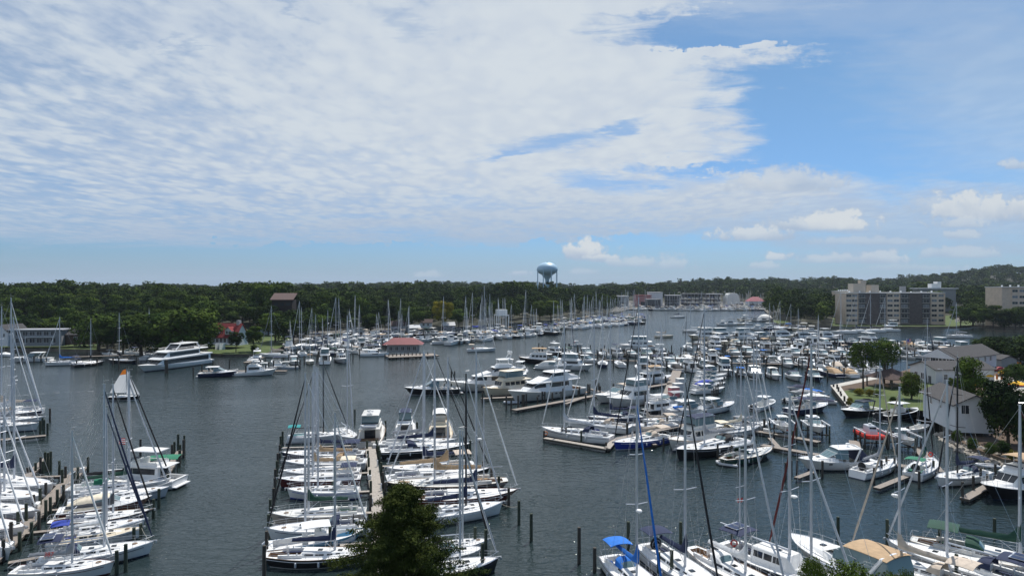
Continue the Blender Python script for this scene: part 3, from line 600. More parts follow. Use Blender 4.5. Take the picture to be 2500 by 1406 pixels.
def console(root, L=8, hull='white', boot='white', top='white', opts=('ttop',), cover=None, lod=0, ob='black', nob=2):
    Lk = min((6, 8, 10.5), key=lambda q: abs(q-L)); s = Lk/8.0; kk = L/Lk; root.scale = (kk,)*3
    K = Kit(('console', Lk, lod), root); h = motorhull(Lk, s, 1.25, .85, 2.7, .9, 1.0, .5)
    K.part('hull', h.hull_mesh, [paint(hull), paint(boot), antif], smooth=True)
    K.part('deck', lambda: h.deck_mesh((.06, .9), .16, .5*s, .02), [paint('white'), nonskid])
    zd = h.fs-.5*s+.1
    K.part('console', lambda: MB().loft([(.12*Lk, zd, zd+.9*s, .4*s, .3*s), (.02*Lk, zd, zd+1.25*s, .45*s, .38*s), (-.03*Lk, zd, zd+1.2*s, .45*s, .38*s)], 0), paint('white'))
    K.part('windscreen', lambda: MB().box(.02*Lk, .035*Lk, -.38*s, .38*s, zd+1.2*s, zd+1.7*s), lglass)
    K.part('leaning_post', lambda: MB().box(-.16*Lk, -.1*Lk, -.45*s, .45*s, zd, zd+.95*s), paint('offwhite'))
    if 'ttop' in opts:
        zt = zd+2.1*s**.4
        K.part('t_top', lambda: canopy(MB(), -.17*Lk, .13*Lk, .95*s, zt, .08, .06), paint(top) if top in ('white', 'offwhite') else cloth(top), smooth=True)
        K.part('t_top_frame', lambda: MB().tube([(-.1*Lk, .5*s, zd), (-.12*Lk, .7*s, zt)], .03, 4).tube([(-.1*Lk, -.5*s, zd), (-.12*Lk, -.7*s, zt)], .03, 4).tube([(.06*Lk, .5*s, zd), (.1*Lk, .7*s, zt)], .03, 4).tube([(.06*Lk, -.5*s, zd), (.1*Lk, -.7*s, zt)], .03, 4), alu)
    if cover: K.part('boat_cover', lambda: MB().loft([(-.46*Lk, h.fs-.02, h.fs+.1, h.w(.04), h.w(.04)*.7), (-.1*Lk, h.fs, h.fs+.75, h.w(.4), .35), (.2*Lk, h.fs+.1, h.fs+.55, h.w(.7), .3), (.45*Lk, h.fb-.1, h.fb+.08, .25, .1)], 0, None, .1), cloth(cover), smooth=True)
    outb(K, -Lk/2-.05, [(-.42+.84*i/max(1, nob-1)) if nob > 1 else 0 for i in range(nob)], .1, 1.1*s**.5, ob)
    K.h = h; return K
def runabout(root, L=7, hull='white', boot='navy', cover='blue', opts=(), lod=0):
    Lk = 7.0; kk = L/Lk; root.scale = (kk,)*3
    K = Kit(('runabout', lod), root); h = motorhull(Lk, .9, 1.05, .8, 2.5, .9, 1.0, .45)
    K.part('hull', h.hull_mesh, [paint(hull), paint(boot), antif], smooth=True)
    K.part('deck', lambda: h.deck_mesh((.08, .55), .18, .45, .05), [paint('white'), nonskid])
    if cover: K.part('boat_cover', lambda: MB().loft([(-.45*Lk, .82, .92, 1.05, .8), (-.2*Lk, .85, 1.3, 1.1, .4), (.08*Lk, .9, 1.55, 1.1, .5), (.2*Lk, .95, 1.15, .9, .4), (.42*Lk, 1.0, 1.1, .25, .1)], 0, None, .1), cloth(cover), smooth=True)
    ws = [(.14*Lk, .95, .97, .8, .75), (.05*Lk, .95, 1.45, 1.0, .85), (-.05*Lk, .95, 1.4, 1.05, .95)]
    if not cover:
        K.part('windshield', lambda: front_glass(ws, 0, .05, .97, 2, .95, .01), lglass)
        for sd in (1, -1): K.part('side_screen', lambda: side_glass(ws, -.05*Lk, .06*Lk, .1, .95, sd), lglass)
        K.part('seat', lambda: MB().box(-.36*Lk, -.3*Lk, -.9, .9, .45, .95).box(-.1*Lk, -.05*Lk, -.8, -.2, .45, 1.1).box(-.1*Lk, -.05*Lk, .2, .8, .45, 1.1), paint('offwhite'))
    outb(K, -Lk/2, (0,), .1, .9, 'black')
    return K
def dinghy(root, L=3.2, c=None, ob=True):
    K = Kit(('dinghy',), root); kk = L/3.2; root.scale = (kk,)*3
    K.part('tube', lambda: MB().tube([(-1.6, -.65, .25), (-1.5, -.65, .25), (.8, -.65, .28), (1.35, -.38, .36), (1.55, 0, .42), (1.35, .38, .36), (.8, .65, .28), (-1.5, .65, .25), (-1.6, .65, .25)], [.08, .2, .2, .2, .2, .2, .2, .2, .08], 8), c or rubber, smooth=True)
    K.part('floor', lambda: MB().box(-1.35, 1.1, -.5, .5, .05, .16).box(-1.4, -1.33, -.5, .5, .05, .5), flat('ltgrey'))
    K.part('seat', lambda: MB().box(-.3, 0, -.5, .5, .32, .38), flat('darkgrey'))
    if ob: outb(K, -1.42, (0,), .0, .6, 'black')
    return K
def catamaran(root, L=13, opts=('sail',), canvas='grey'):
    K = Kit(('cat', 'sail' in opts), root); kk = L/13.0; root.scale = (kk,)*3; Lk = 13.0
    for y in (2.6, -2.6):
        hh = Hull(Lk, 1.7, 1.7, 1.3, tw=.8, rake=.1, tm=.4, p=1.7, flare=.3, srake=-.6, sheer=.4)
        o = K.part('hull', hh.hull_mesh, [paint('white'), paint('navy'), antif], smooth=True, loc=(0, y, 0)); K.part('deck', lambda: hh.deck_mesh(None), [paint('white'), nonskid], loc=(0, y, 0))
        for sd in (1, -1): K.part('hull_window', lambda: MB().box(-1, 1.6, -.02, .02, 0, .28), glass, loc=(0, y+sd*.84, .95))
    K.part('bridge_deck', lambda: MB().loft([(2.2, .9, 1.55, 2.4, 2.4), (-5.8, .8, 1.35, 2.4, 2.4)], 0), paint('white'))
    K.part('trampoline', lambda: MB().box(2.2, 5.2, -1.9, 1.9, 1.35, 1.4), flat('darkgrey'))
    K.part('crossbeam', lambda: MB().tube([(5.3, -2.6, 1.5), (5.3, 2.6, 1.5)], .12, 6), alu)
    st = [(2.8, 1.4, 1.45, 1.7, 1.6), (1.6, 1.4, 2.7, 2.5, 2.1), (-2.8, 1.4, 2.85, 2.6, 2.3), (-2.9, 1.4, 2.8, 2.6, 2.3)]
    hs = K.part('saloon', lambda: MB().loft(st, 0, None, .1), paint('white'))
    K.part('windshield', lambda: front_glass(st, 0, .15, .92, 4, 1.0, .02), glass, hs)
    for sd in (1, -1): K.part('window', lambda: side_glass(st, -2.4, 1.5, .4, .85, sd), glass, hs)
    K.part('cockpit_roof', lambda: MB().loft([(-2.5, 2.85, 2.98, 2.4, 2.3), (-5.4, 2.9, 3.0, 2.2, 2.1)], 0), paint('white'))
    K.part('roof_post', lambda: MB().tube([(-5.2, 2, 1.3), (-5.2, 2, 2.9)], .06, 5).tube([(-5.2, -2, 1.3), (-5.2, -2, 2.9)], .06, 5), paint('white'))
    if 'sail' in opts:
        K.part('mast', lambda: MB().tube([(0,0,0),(0,0,16.5)], [.17,.1], 8).tube([(0,-1.3,7),(0,1.3,7)], .04, 4), alu, smooth=True, loc=(1.0, 0, 2.75))
        K.part('boom', lambda: MB().tube([(0,0,1.3),(-5.5,0,1.3)], .12, 6), alu, loc=(1.0, 0, 2.75))
        K.part('sail_cover', lambda: MB().tube([(0,0,1.7),(-5.3,0,1.55)], [.3,.17], 7), cloth(canvas), loc=(1.0, 0, 2.75), smooth=True)
        K.part('rigging', lambda: MB().tube([(4.3,0,-1.3),(0,0,15.5)],.014,3).tube([(-.6,2.9,-1.3),(0,1.3,7),(0,0,15.8)],.014,3).tube([(-.6,-2.9,-1.3),(0,-1.3,7),(0,0,15.8)],.014,3), steel, loc=(1.0, 0, 2.75))
    return K
def motor_yacht(root, L=25, opts=(), cream=False):
    """two-deck raised pilothouse motor yacht"""
    dk = 'cream' if cream else 'white'; P = paint(dk); s = 1.0
    K = Kit(('yacht', 'tri' in opts), root); Lk = 25.0; kk = L/Lk; root.scale = (kk,)*3; tri = 'tri' in opts
    h = Hull(Lk, 6.2, 3.3, 1.9, tw=.9, rake=3.0, tm=.4, p=2.4, flare=.5, srake=-.3, boot=.25, sheer=3)
    K.part('hull', h.hull_mesh, [paint('offwhite') if not cream else P, paint('navy'), antif], smooth=True)
    K.part('deck', lambda: h.deck_mesh((.03, .16), .1, .9, .02), [P, teak])
    K.part('swim_platform', lambda: MB().box(-Lk/2-1.4, -Lk/2+.3, -2.6, 2.6, .4, .55), teak)
    z1 = 2.5
    st = [(7.4, 2.7, 2.75, 1.3, 1.2), (4.2, 2.2, 4.5, 2.4, 2.0), (-7.5, 1.9, 4.55, 2.55, 2.3), (-7.6, 1.9, 4.5, 2.55, 2.3)]
    hs = K.part('deckhouse', lambda: MB().loft(st, 0, None, .12), P)
    K.part('windshield', lambda: front_glass(st, 0, .42, .92, 5, 1.12, .03), glass, hs)
    for sd in (1, -1):
        K.part('window', lambda: side_glass(st, 1.6, 5.2, .5, .88, sd, .03), glass, hs); K.part('window', lambda: side_glass(st, -6.4, .2, .45, .88, sd, .03), glass, hs)
        K.part('bulwark', lambda: MB().loft([(h.x(t, 1), h.zs(t)-.1, h.zs(t)+.55*min(1, t*3), .06, .05) for t in (.2, .3)], 0) if False else MB().tube(h.rail_line(.3, .99, .0, .1, 14, sd), .09, 5), P)
        K.part('bow_rail', lambda: rails(h, .55, .985, .8, 9, 2, .022, sd), steel)
        for px in (-3, -1.6, 3, 4.6): K.part('porthole', lambda: MB().box(px, px+.7, -.03, .03, 0, .28), glass, loc=(0, sd*(h.w(.5)*.975), 1.45))
    zr = 4.5
    K.part('upper_deck', lambda: MB().loft([(5.4, zr-.15, zr+.0, 1.3, 1.2), (2.8, zr, zr+.2, 2.6, 2.5), (-10.3, zr, zr+.22, 2.7, 2.6), (-10.9, zr+.05, zr+.2, 2.2, 2.1)], 0, None, .1), P)
    s2 = [(3.6, zr+.15, zr+.22, 1.9, 1.8), (0.4, zr+.15, zr+1.05, 2.3, 2.15), (-1.5, zr+.15, zr+2.2, 2.2, 1.8), (-6.0, zr+.15, zr+2.2, 2.2, 1.85), (-7.5, zr+.15, zr+1.2, 2.2, 2.0), (-10, zr+.15, zr+.8, 2.3, 2.2)]
    ph = K.part('pilothouse', lambda: MB().loft(s2, 0, None, .1), P)
    K.part('windshield', lambda: front_glass(s2, 1, .06, .92, 4, 1.0, .03), glass, ph)
    for sd in (1, -1): K.part('window', lambda: side_glass(s2, -5.4, -.7, .55, .93, sd, .03), glass, ph)
    zt = zr+2.2
    K.part('hardtop', lambda: MB().loft([(-.6, zt, zt+.08, 1.6, 1.5), (-1.6, zt, zt+.2, 2.3, 2.1), (-6.8, zt, zt+.18, 2.3, 2.1), (-7.6, zt, zt+.08, 1.9, 1.8)], 0, None, .08), P, smooth=True)
    if tri:
        s3 = [(-1.8, zt+.15, zt+.2, 1.4, 1.3), (-2.6, zt+.15, zt+.9, 1.9, 1.8), (-6.6, zt+.15, zt+.8, 1.9, 1.8)]
        K.part('flybridge_coaming', lambda: MB().loft(s3, 0, None, .08), P)
        K.part('sun_top', lambda: MB().loft([(-2.2, zt+2.3, zt+2.38, 1.6, 1.5), (-6.8, zt+2.3, zt+2.42, 2.0, 1.9)], 0, None, .05), P)
        K.part('top_post', lambda: MB().tube([(-2.7, 1.6, zt+.8), (-2.5, 1.4, zt+2.3)], .06, 5).tube([(-2.7, -1.6, zt+.8), (-2.5, -1.4, zt+2.3)], .06, 5).tube([(-6.4, 1.7, zt), (-6.4, 1.7, zt+2.3)], .12, 5).tube([(-6.4, -1.7, zt), (-6.4, -1.7, zt+2.3)], .12, 5), P); zt += 2.3
    K.part('radar_arch', lambda: MB().tube([(-5.6, -1.6, zt+.1), (-6.3, -1.3, zt+1.5), (-6.3, 1.3, zt+1.5), (-5.6, 1.6, zt+.1)], .12, 6).tube([(-6.3, 0, zt+1.5), (-6.3, 0, zt+2.6)], .05, 5).box(-6.5, -6.2, -.9, .9, zt+1.75, zt+1.83), P)
    for y in (1.1, -1.1): K.part('satellite_dome', lambda: dome(MB(), -6.3, y, zt+1.6, .42, .8), paint('white'), smooth=True)
    K.part('tender', lambda: MB().tube([(-1.6, -.75, 0), (1.0, -.75, .05), (1.8, 0, .2), (1.0, .75, .05), (-1.6, .75, 0)], .24, 7).box(-1.6, 1.4, -.6, .6, -.14, -.02), rubber if not tri else cloth('darkgrey'), smooth=True, loc=(-9.0, 0, zr+.9), rot=(0, 0, pi/2))
    return K
def tour_boat(root, L=33):
    Lk = 33.0; kk = L/Lk; root.scale = (kk,)*3; K = Kit(('tour',), root); P = paint('white')
    h = Hull(Lk, 8.0, 2.7, 1.7, tw=.96, rake=3.0, tm=.3, p=2.8, flare=.4, srake=-.2, boot=.3, sheer=1)
    K.part('hull', h.hull_mesh, [P, paint('navy'), antif], smooth=True); K.part('deck', lambda: h.deck_mesh(None), [P, nonskid])
    s1 = [(11.2, 1.9, 1.95, 2.6, 2.5), (8.4, 1.6, 4.0, 3.5, 3.2), (-14.6, 1.4, 4.3, 3.8, 3.7), (-14.7, 1.4, 4.2, 3.8, 3.7)]
    a = K.part('lower_saloon', lambda: MB().loft(s1, 0, None, .1), P); K.part('windshield', lambda: front_glass(s1, 0, .2, .86, 4, 1.05, .04), glass, a)
    for sd in (1, -1): K.part('window_band', lambda: side_glass(s1, -13.6, 8.0, .26, .86, sd, .04), glass, a)
    K.part('deck_slab', lambda: MB().loft([(9.6, 4.0, 4.2, 2.9, 2.8), (7.5, 4.1, 4.45, 3.8, 3.7), (-15.6, 4.2, 4.7, 3.9, 3.9)], 0, None, .1), P)
    s2 = [(8.2, 4.4, 4.45, 2.6, 2.5), (5.4, 4.4, 6.4, 3.2, 2.9), (-9.4, 4.6, 6.7, 3.4, 3.2), (-9.5, 4.6, 6.6, 3.4, 3.2)]
    b = K.part('upper_saloon', lambda: MB().loft(s2, 0, None, .1), P); K.part('windshield', lambda: front_glass(s2, 0, .15, .82, 4, 1.05, .04), glass, b)
    for sd in (1, -1): K.part('window_band', lambda: side_glass(s2, -9.0, 5.0, .2, .86, sd, .04), glass, b)
    K.part('top_deck', lambda: MB().loft([(6.6, 6.4, 6.6, 2.6, 2.5), (4.6, 6.5, 6.9, 3.4, 3.3), (-13.6, 6.7, 7.0, 3.5, 3.4)], 0, None, .1), P)
    s3 = [(.6, 6.9, 8.2, .35, .3), (-1.4, 6.9, 9.1, .35, .3), (-2.2, 6.9, 9.15, .35, .3)]
    for sd in (1, -1):
        K.part('arch_wing', lambda: MB().tube([(1.8, sd*2.6, 7.0), (-.8, sd*2.5, 9.2)], .22, 5).tube([(-10.2, sd*2.6, 7.0), (-8.6, sd*2.5, 9.2)], .3, 5), P)
        K.part('deck_rail', lambda: MB().tube([(4.2, sd*3.2, 7.7), (-13.4, sd*3.3, 7.9)], .04, 4).tube([(4.2, sd*3.2, 7.35), (-13.4, sd*3.3, 7.5)], .03, 4).tube([(-13.4, sd*3.3, 6.9), (-13.4, sd*3.3, 7.9)], .04, 4).tube([(4.2, sd*3.2, 6.9), (4.2, sd*3.2, 7.7)], .04, 4), steel)
    K.part('wheelhouse_glass', lambda: MB().loft([(1.6, 7.0, 7.1, 2.4, 2.3), (-.6, 7.0, 9.0, 2.4, 2.3), (-7.5, 7.0, 9.0, 2.4, 2.3)], 0), glass)
    K.part('sun_roof', lambda: MB().loft([(0, 9.05, 9.2, 2.5, 2.4), (-9.2, 9.1, 9.3, 2.7, 2.6)], 0, None, .05), P)
    K.part('radar_mast', lambda: MB().tube([(-4, 0, 9.2), (-4, 0, 10.4)], .06, 5).box(-4.5, -3.5, -.9, .9, 9.6, 9.7), P)
    K.part('boarding_door', lambda: MB().box(9.6, 10.1, -1.3, 1.3, 2, 3), glass)
    return K
# ------------------------------------------------------------ water
def nmat(name):
    m = bpy.data.materials.new(name); m.use_nodes = True; return m, m.node_tree, m.node_tree.nodes['Principled BSDF']
def struct(name, me, mats=None):
    o = bpy.data.objects.new(name, me); C.objects.link(o); o['kind'] = 'structure'; return o
wm, nt, b = nmat('harbour_water')
b.inputs['Base Color'].default_value = (.017, .028, .029, 1); b.inputs['Roughness'].default_value = .07; b.inputs['IOR'].default_value = 1.33
g = nt.nodes.new('ShaderNodeNewGeometry')
def wn_(scale, detail, sx, sy, rot=0.0, dist=0.0):
    mp = nt.nodes.new('ShaderNodeMapping'); nt.links.new(g.outputs['Position'], mp.inputs[0]); mp.inputs['Scale'].default_value = (sx, sy, 1); mp.inputs['Rotation'].default_value = (0, 0, rot)
    n = nt.nodes.new('ShaderNodeTexNoise'); nt.links.new(mp.outputs[0], n.inputs['Vector']); n.inputs['Scale'].default_value = scale; n.inputs['Detail'].default_value = detail; n.inputs['Distortion'].default_value = dist; return n.outputs[0]
def wmath(op, a, bb, c=0.0):
    n = nt.nodes.new('ShaderNodeMath'); n.operation = op
    for i, q in enumerate((a, bb, c)):
        if isinstance(q, (int, float)): n.inputs[i].default_value = q
        else: nt.links.new(q, n.inputs[i])
    return n.outputs[0]
n1 = wn_(.55, 3, .55, 1.3, .25, .3); n2 = wn_(1.9, 3, .6, 1.2, -.15, .2); n3 = wn_(.035, 3, .6, 1.2)
hgt = wmath('ADD', wmath('MULTIPLY', n1, .20), wmath('MULTIPLY', n2, .13))
amp = wmath('ADD', .25, wmath('MULTIPLY', n3, 1.4)); hgt = wmath('MULTIPLY', hgt, amp)
bp = nt.nodes.new('ShaderNodeBump'); bp.inputs['Strength'].default_value = 1.0; bp.inputs['Distance'].default_value = 1.0
nt.links.new(hgt, bp.inputs['Height']); nt.links.new(bp.outputs[0], b.inputs['Normal'])
struct('water', MB().add([(-9000,-400,0),(9000,-400,0),(9000,9000,0),(-9000,9000,0)], [(0,1,2,3)]).mesh('water', [wm]))
# ------------------------------------------------------------ far land
def ipl(tab, x):
    if x <= tab[0][0]: return tab[0][1]
    for (a, p), (c, q) in zip(tab, tab[1:]):
        if x <= c: return p+(q-p)*(x-a)/(c-a)
    return tab[-1][1]
shore = [(-900,852),(0,858),(130,858),(300,862),(500,869),(545,872),(645,871),(690,853),(720,836),(780,823),(900,813),(1000,808),(1100,803),(1200,797),(1300,789),(1400,781),(1480,772),(1515,764),(1530,757.5),(1700,756),(1870,757),(1885,790),(1905,796),(2000,800),(2200,801.5),(2330,801.5),(2385,797),(2410,800),(2500,806),(2900,822),(3500,830)]
flatw = [(-900,20),(0,40),(480,20),(520,60),(700,60),(720,90),(900,60),(1100,40),(1300,15),(1450,10),(1525,200),(1860,260),(1880,10),(2000,10),(2050,60),(2400,60),(2450,15),(3500,15)]
tops = [(-900,698),(0,701),(30,699),(200,704),(300,700),(450,708),(560,700),(640,697),(800,694),(1000,692),(1200,692),(1300,692),(1400,694),(1500,696),(1600,693),(1700,687),(1780,680),(1860,682),(1960,682),(2010,674),(2100,683),(2200,676),(2300,668),(2360,658),(2420,652),(2500,650),(2700,655),(3500,690)]
def Ds(u): return H*F/(ipl(shore, u)-HOR)
def smooth(t): t = max(0, min(1, t)); return t*t*(3-2*t)
def gz(u, D):
    d = D-Ds(u)
    inner = 7.5*smooth((d-ipl(flatw, u))/170.0) * (0.6 if u > 1900 else 1.0)
    R = 30+(HOR-ipl(tops, u))/F*1900-17
    return 1.3+inner+max(0, R-8.8)*smooth((D-1000)/850.0)
def uxy(u, D): return ((u-1250)/F*D, D)
zones = [(-300,40,812,862,'g'),(40,160,806,862,'g'),(160,240,828,862,'g'),(505,600,800,880,'g'),(600,712,812,880,'g'),(712,905,806,850,'y'),(905,1310,800,830,'y'),(1498,1870,736,760,'y'),(1860,1975,740,762,'y'),(1872,1925,783,800,'g'),(2035,2330,770,803,'g'),(2330,2385,783,803,'g'),(2325,2350,757,790,'y')]
def zone(u, D):
    v = HOR+(H-gz(u, D))*F/D
    for a, c, p, q, k in zones:
        if a <= u <= c and p <= v <= q: return k
    return None
us = list(range(-800, 3401, 12)); dd = [0, 0.4, 3, 8, 14, 22, 32, 45, 60, 80, 100, 130, 170, 220, 280, 360, 450, 560, 700, 850, 1050, 1300, 1600, 2000, 2600, 3600, 5200]
vs, fs, ms = [], [], []
for u in us:
    D0 = Ds(u)
    for k, d in enumerate(dd):
        D = D0+d; z = -1.5 if k == 0 else gz(u, D); x, y = uxy(u, D); vs.append((x, y, z))
n = len(dd)
for i in range(len(us)-1):
    for k in range(n-1):
        a = i*n+k; fs.append((a, a+1, a+n+1, a+n)); zz = zone(us[i]+6, Ds(us[i]+6)+(dd[k]+dd[k+1])/2) if 0 < k < 20 else None
        ms.append({'g': 1, 'y': 2}.get(zz, 3 if k == 0 else 0))
def ground_mat(name, c1, c2, scale, rough=.95, bump=.4):
    m = pmat(name, c1, rough, var=.1, scale=scale); nt = m.node_tree; bb = nt.nodes['Principled BSDF']
    nz = [q for q in nt.nodes if q.bl_idname == 'ShaderNodeTexNoise'][0]; nz.inputs['Detail'].default_value = 8
    mx = nt.nodes.new('ShaderNodeMix'); mx.data_type = 'RGBA'; mx.inputs[6].default_value = (*c1, 1); mx.inputs[7].default_value = (*c2, 1)
    mr_ = nt.nodes.new('ShaderNodeMapRange'); mr_.inputs[1].default_value = .35; mr_.inputs[2].default_value = .65; nt.links.new(nz.outputs[0], mr_.inputs[0]); nt.links.new(mr_.outputs[0], mx.inputs[0]); nt.links.new(mx.outputs[2], bb.inputs['Base Color']); return m
forest_floor = ground_mat('forest_floor', (.018,.022,.010), (.035,.035,.018), .08)
grass = ground_mat('mown_grass', (.038,.068,.010), (.075,.102,.018), .12)
yard = ground_mat('gravel_yard', (.07,.068,.06), (.15,.14,.125), .12)
asphalt = ground_mat('asphalt', (.040,.041,.044), (.06,.06,.062), .3)
concrete = ground_mat('pale_concrete', (.40,.38,.34), (.50,.48,.44), .8)
mulch = ground_mat('brown_mulch', (.07,.045,.03), (.12,.08,.05), .9)
bulk = pmat('timber_bulkhead', (.13,.11,.085), .9, var=.4, scale=.6)
struct('ground', MB().add(vs, fs, ms).mesh('ground', [forest_floor, grass, yard, bulk], smooth=False))
# near right peninsula
pen = [(3400,838),(2500,842),(2420,866),(2330,880),(2250,897),(2212,912),(2150,930),(2030,951),(2072,1007),(2110,1006),(2240,1010),(2288,1020),(2300,1050),(2318,1080),(2380,1112),(2450,1138),(2600,1162),(3400,1200)]
def poly(name, px, z, mat_, skirt=0.0, smat=None):
    bm = bmesh.new(); vv = [bm.verts.new((*at(u, v, 0 if skirt else z).xy, z)) for u, v in px]; f = bm.faces.new(vv)
    if f.normal.z < 0: f.normal_flip()
    bmesh.ops.triangulate(bm, faces=[f]); bm.normal_update()
    if skirt:
        lo = [bm.verts.new((a.co.x, a.co.y, z-skirt)) for a in vv]
        for i in range(len(vv)): q = bm.faces.new((vv[i], vv[(i+1) % len(vv)], lo[(i+1) % len(vv)], lo[i])); q.material_index = 1
    for f_ in bm.faces:
        if abs(f_.normal.z) > .5 and f_.normal.z < 0: f_.normal_flip()
    me = bpy.data.meshes.new(name); bm.to_mesh(me); bm.free(); me.materials.append(mat_); me.materials.append(smat or bulk); return struct(name, me)
PZ = 1.25
poly('near_ground', pen, PZ, mulch, 2.6)
poly('lawn', [(2045,957),(2150,938),(2290,930),(2298,975),(2292,1006),(2240,1001),(2105,999),(2082,1000)], PZ+.012, grass)
poly('parking_lot', [(2375,878),(2440,862),(2800,858),(2900,940),(2440,915),(2400,900)], PZ+.012, asphalt)
poly('boardwalk', [(2150,925),(2152,933),(2052,954),(2086,1003),(2068,1004),(2027,951)], PZ+.05, concrete, .3)
poly('patio', [(2395,915),(2900,950),(2900,1050),(2420,1000)], PZ+.010, concrete)
# near bank under the camera, below the frame
struct('near_bank', MB().box(-60, 60, -30, 46, -1.5, 1.4).mesh('near_bank', [grass]))
# ------------------------------------------------------------ trees
def leafm(name, c1, c2, nscale=.35):
    m, nt, b = nmat(name); oi = nt.nodes.new('ShaderNodeObjectInfo'); ge = nt.nodes.new('ShaderNodeNewGeometry')
    nz = nt.nodes.new('ShaderNodeTexNoise'); nz.inputs['Scale'].default_value = nscale; nz.inputs['Detail'].default_value = 4; nt.links.new(ge.outputs['Position'], nz.inputs['Vector'])
    nz2 = nt.nodes.new('ShaderNodeTexNoise'); nz2.inputs['Scale'].default_value = .07; nz2.inputs['Detail'].default_value = 2; nt.links.new(ge.outputs['Position'], nz2.inputs['Vector'])
    ad = nt.nodes.new('ShaderNodeMath'); ad.operation = 'ADD'; nt.links.new(nz.outputs[0], ad.inputs[0]); nt.links.new(nz2.outputs[0], ad.inputs[1])
    mr_ = nt.nodes.new('ShaderNodeMapRange'); mr_.inputs[1].default_value = .8; mr_.inputs[2].default_value = 1.22; nt.links.new(ad.outputs[0], mr_.inputs[0])
    mx = nt.nodes.new('ShaderNodeMix'); mx.data_type = 'RGBA'; mx.inputs[6].default_value = (*c1, 1); mx.inputs[7].default_value = (*c2, 1); nt.links.new(mr_.outputs[0], mx.inputs[0])
    rr = nt.nodes.new('ShaderNodeMapRange'); rr.inputs[3].default_value = .72; rr.inputs[4].default_value = 1.3; nt.links.new(oi.outputs['Random'], rr.inputs[0])
    sc = nt.nodes.new('ShaderNodeVectorMath'); sc.operation = 'SCALE'; nt.links.new(mx.outputs[2], sc.inputs[0]); nt.links.new(rr.outputs[0], sc.inputs['Scale']); nt.links.new(sc.outputs[0], b.inputs['Base Color'])
    b.inputs['Roughness'].default_value = .9; b.inputs['Specular IOR Level'].default_value = .06
    return m
leaf_dark = leafm('dark_leaves', (.011,.026,.008), (.050,.078,.014)); leaf_mid = leafm('mid_leaves', (.018,.040,.009), (.080,.120,.019)); leaf_lite = leafm('light_leaves', (.040,.070,.012), (.095,.125,.022)); leaf_yel = leafm('yellow_leaves', (.11,.11,.012), (.2,.17,.02))
cedar_m = leafm('cedar_sprays', (.016,.032,.009), (.075,.092,.022), 1.3)
bark = pmat('bark', (.07,.055,.042), .95, var=.35, scale=2.5, bump=.5)
def cards(cent, nrm, size, R):
    n = len(cent); nrm = nrm+R.normal(0, .45, (n, 3)); nrm /= np.linalg.norm(nrm, axis=1)[:, None]
    r = R.normal(0, 1, (n, 3)); a = np.cross(nrm, r); a /= np.linalg.norm(a, axis=1)[:, None]; b = np.cross(nrm, a)
    s = size*R.uniform(.6, 1.3, (n, 1)); a *= s; b *= s*R.uniform(.55, .95, (n, 1)); V = np.empty((n, 4, 3))
    V[:, 0] = cent-a; V[:, 1] = cent-b*.8; V[:, 2] = cent+a; V[:, 3] = cent+b*.8; return V
def crown(seed, hh=16, rad=6, nb=22, nc=2400, size=.42, base=.28, shape='round'):
    R = np.random.default_rng(seed); C_, N_ = [], []
    wts = []
    bl = []
    for i in range(nb):
        t = R.uniform(0, 1); 
        if shape == 'round': zz = base+(1-base)*(.12+.76*t); rr = rad*sqrt(max(.05, 1-((zz-(base+.5*(1-base)))/(.56*(1-base)))**2))
        else: zz = base+(1-base)*t*.93; rr = rad*(1-t)**.75+.3
        ang = R.uniform(0, 2*pi); q = R.uniform(.35, .82)
        br = rad*R.uniform(.26, .42)*(1 if shape == 'round' else (1.1-t*.75))
        bl.append((rr*q*cos(ang), rr*q*sin(ang), zz*hh, br))
    if shape == 'round': bl.append((0, 0, hh*.86, rad*.42)); bl.append((0, 0, hh*.6, rad*.7))
    tot = sum(b[3]**2 for b in bl)
    for (x, y, z, r) in bl:
        k = max(8, int(nc*r*r/tot)); d = R.normal(0, 1, (k, 3)); d[:, 2] = np.abs(d[:, 2])*np.where(R.uniform(0, 1, k) < .72, 1, -1); d /= np.linalg.norm(d, axis=1)[:, None]
        q = r*R.uniform(.72, 1.08, (k, 1)); p = d*q*np.array([1, 1, .8])+np.array([x, y, z]); C_.append(p); N_.append(d+np.array([0, 0, .25]))
    return cards(np.vstack(C_), np.vstack(N_), size, R)
def quadmesh(name, V, mat_):
    n = V.shape[0]; me = bpy.data.meshes.new(name); me.vertices.add(n*4); me.vertices.foreach_set('co', V.reshape(-1)); me.loops.add(n*4); me.loops.foreach_set('vertex_index', np.arange(n*4, dtype=np.int32)); me.polygons.add(n)
    me.polygons.foreach_set('loop_start', np.arange(0, n*4, 4, dtype=np.int32)); me.polygons.foreach_set('loop_total', np.full(n, 4, dtype=np.int32)); me.materials.append(mat_); me.update(calc_edges=True); return me
def trunk_mb(seed, hh, rad, r0=.35, limbs=6, base=.25):
    R = random.Random(seed); g = MB(); g.tube([(0,0,-.5),(.1,.05,hh*.3),(-.1,.1,hh*.6),(.1,0,hh*.85)], [r0*1.25, r0*.8, r0*.5, r0*.12], 7)
    for i in range(limbs):
        a = 2*pi*i/limbs+R.uniform(-.4, .4); z = hh*(base+.06*i); L_ = rad*R.uniform(.5, .8); g.tube([(0,0,z),(cos(a)*L_*.5, sin(a)*L_*.5, z+L_*.45),(cos(a)*L_, sin(a)*L_, z+L_*.8)], [r0*.45, r0*.28, r0*.08], 5)
    return g
PROT = []
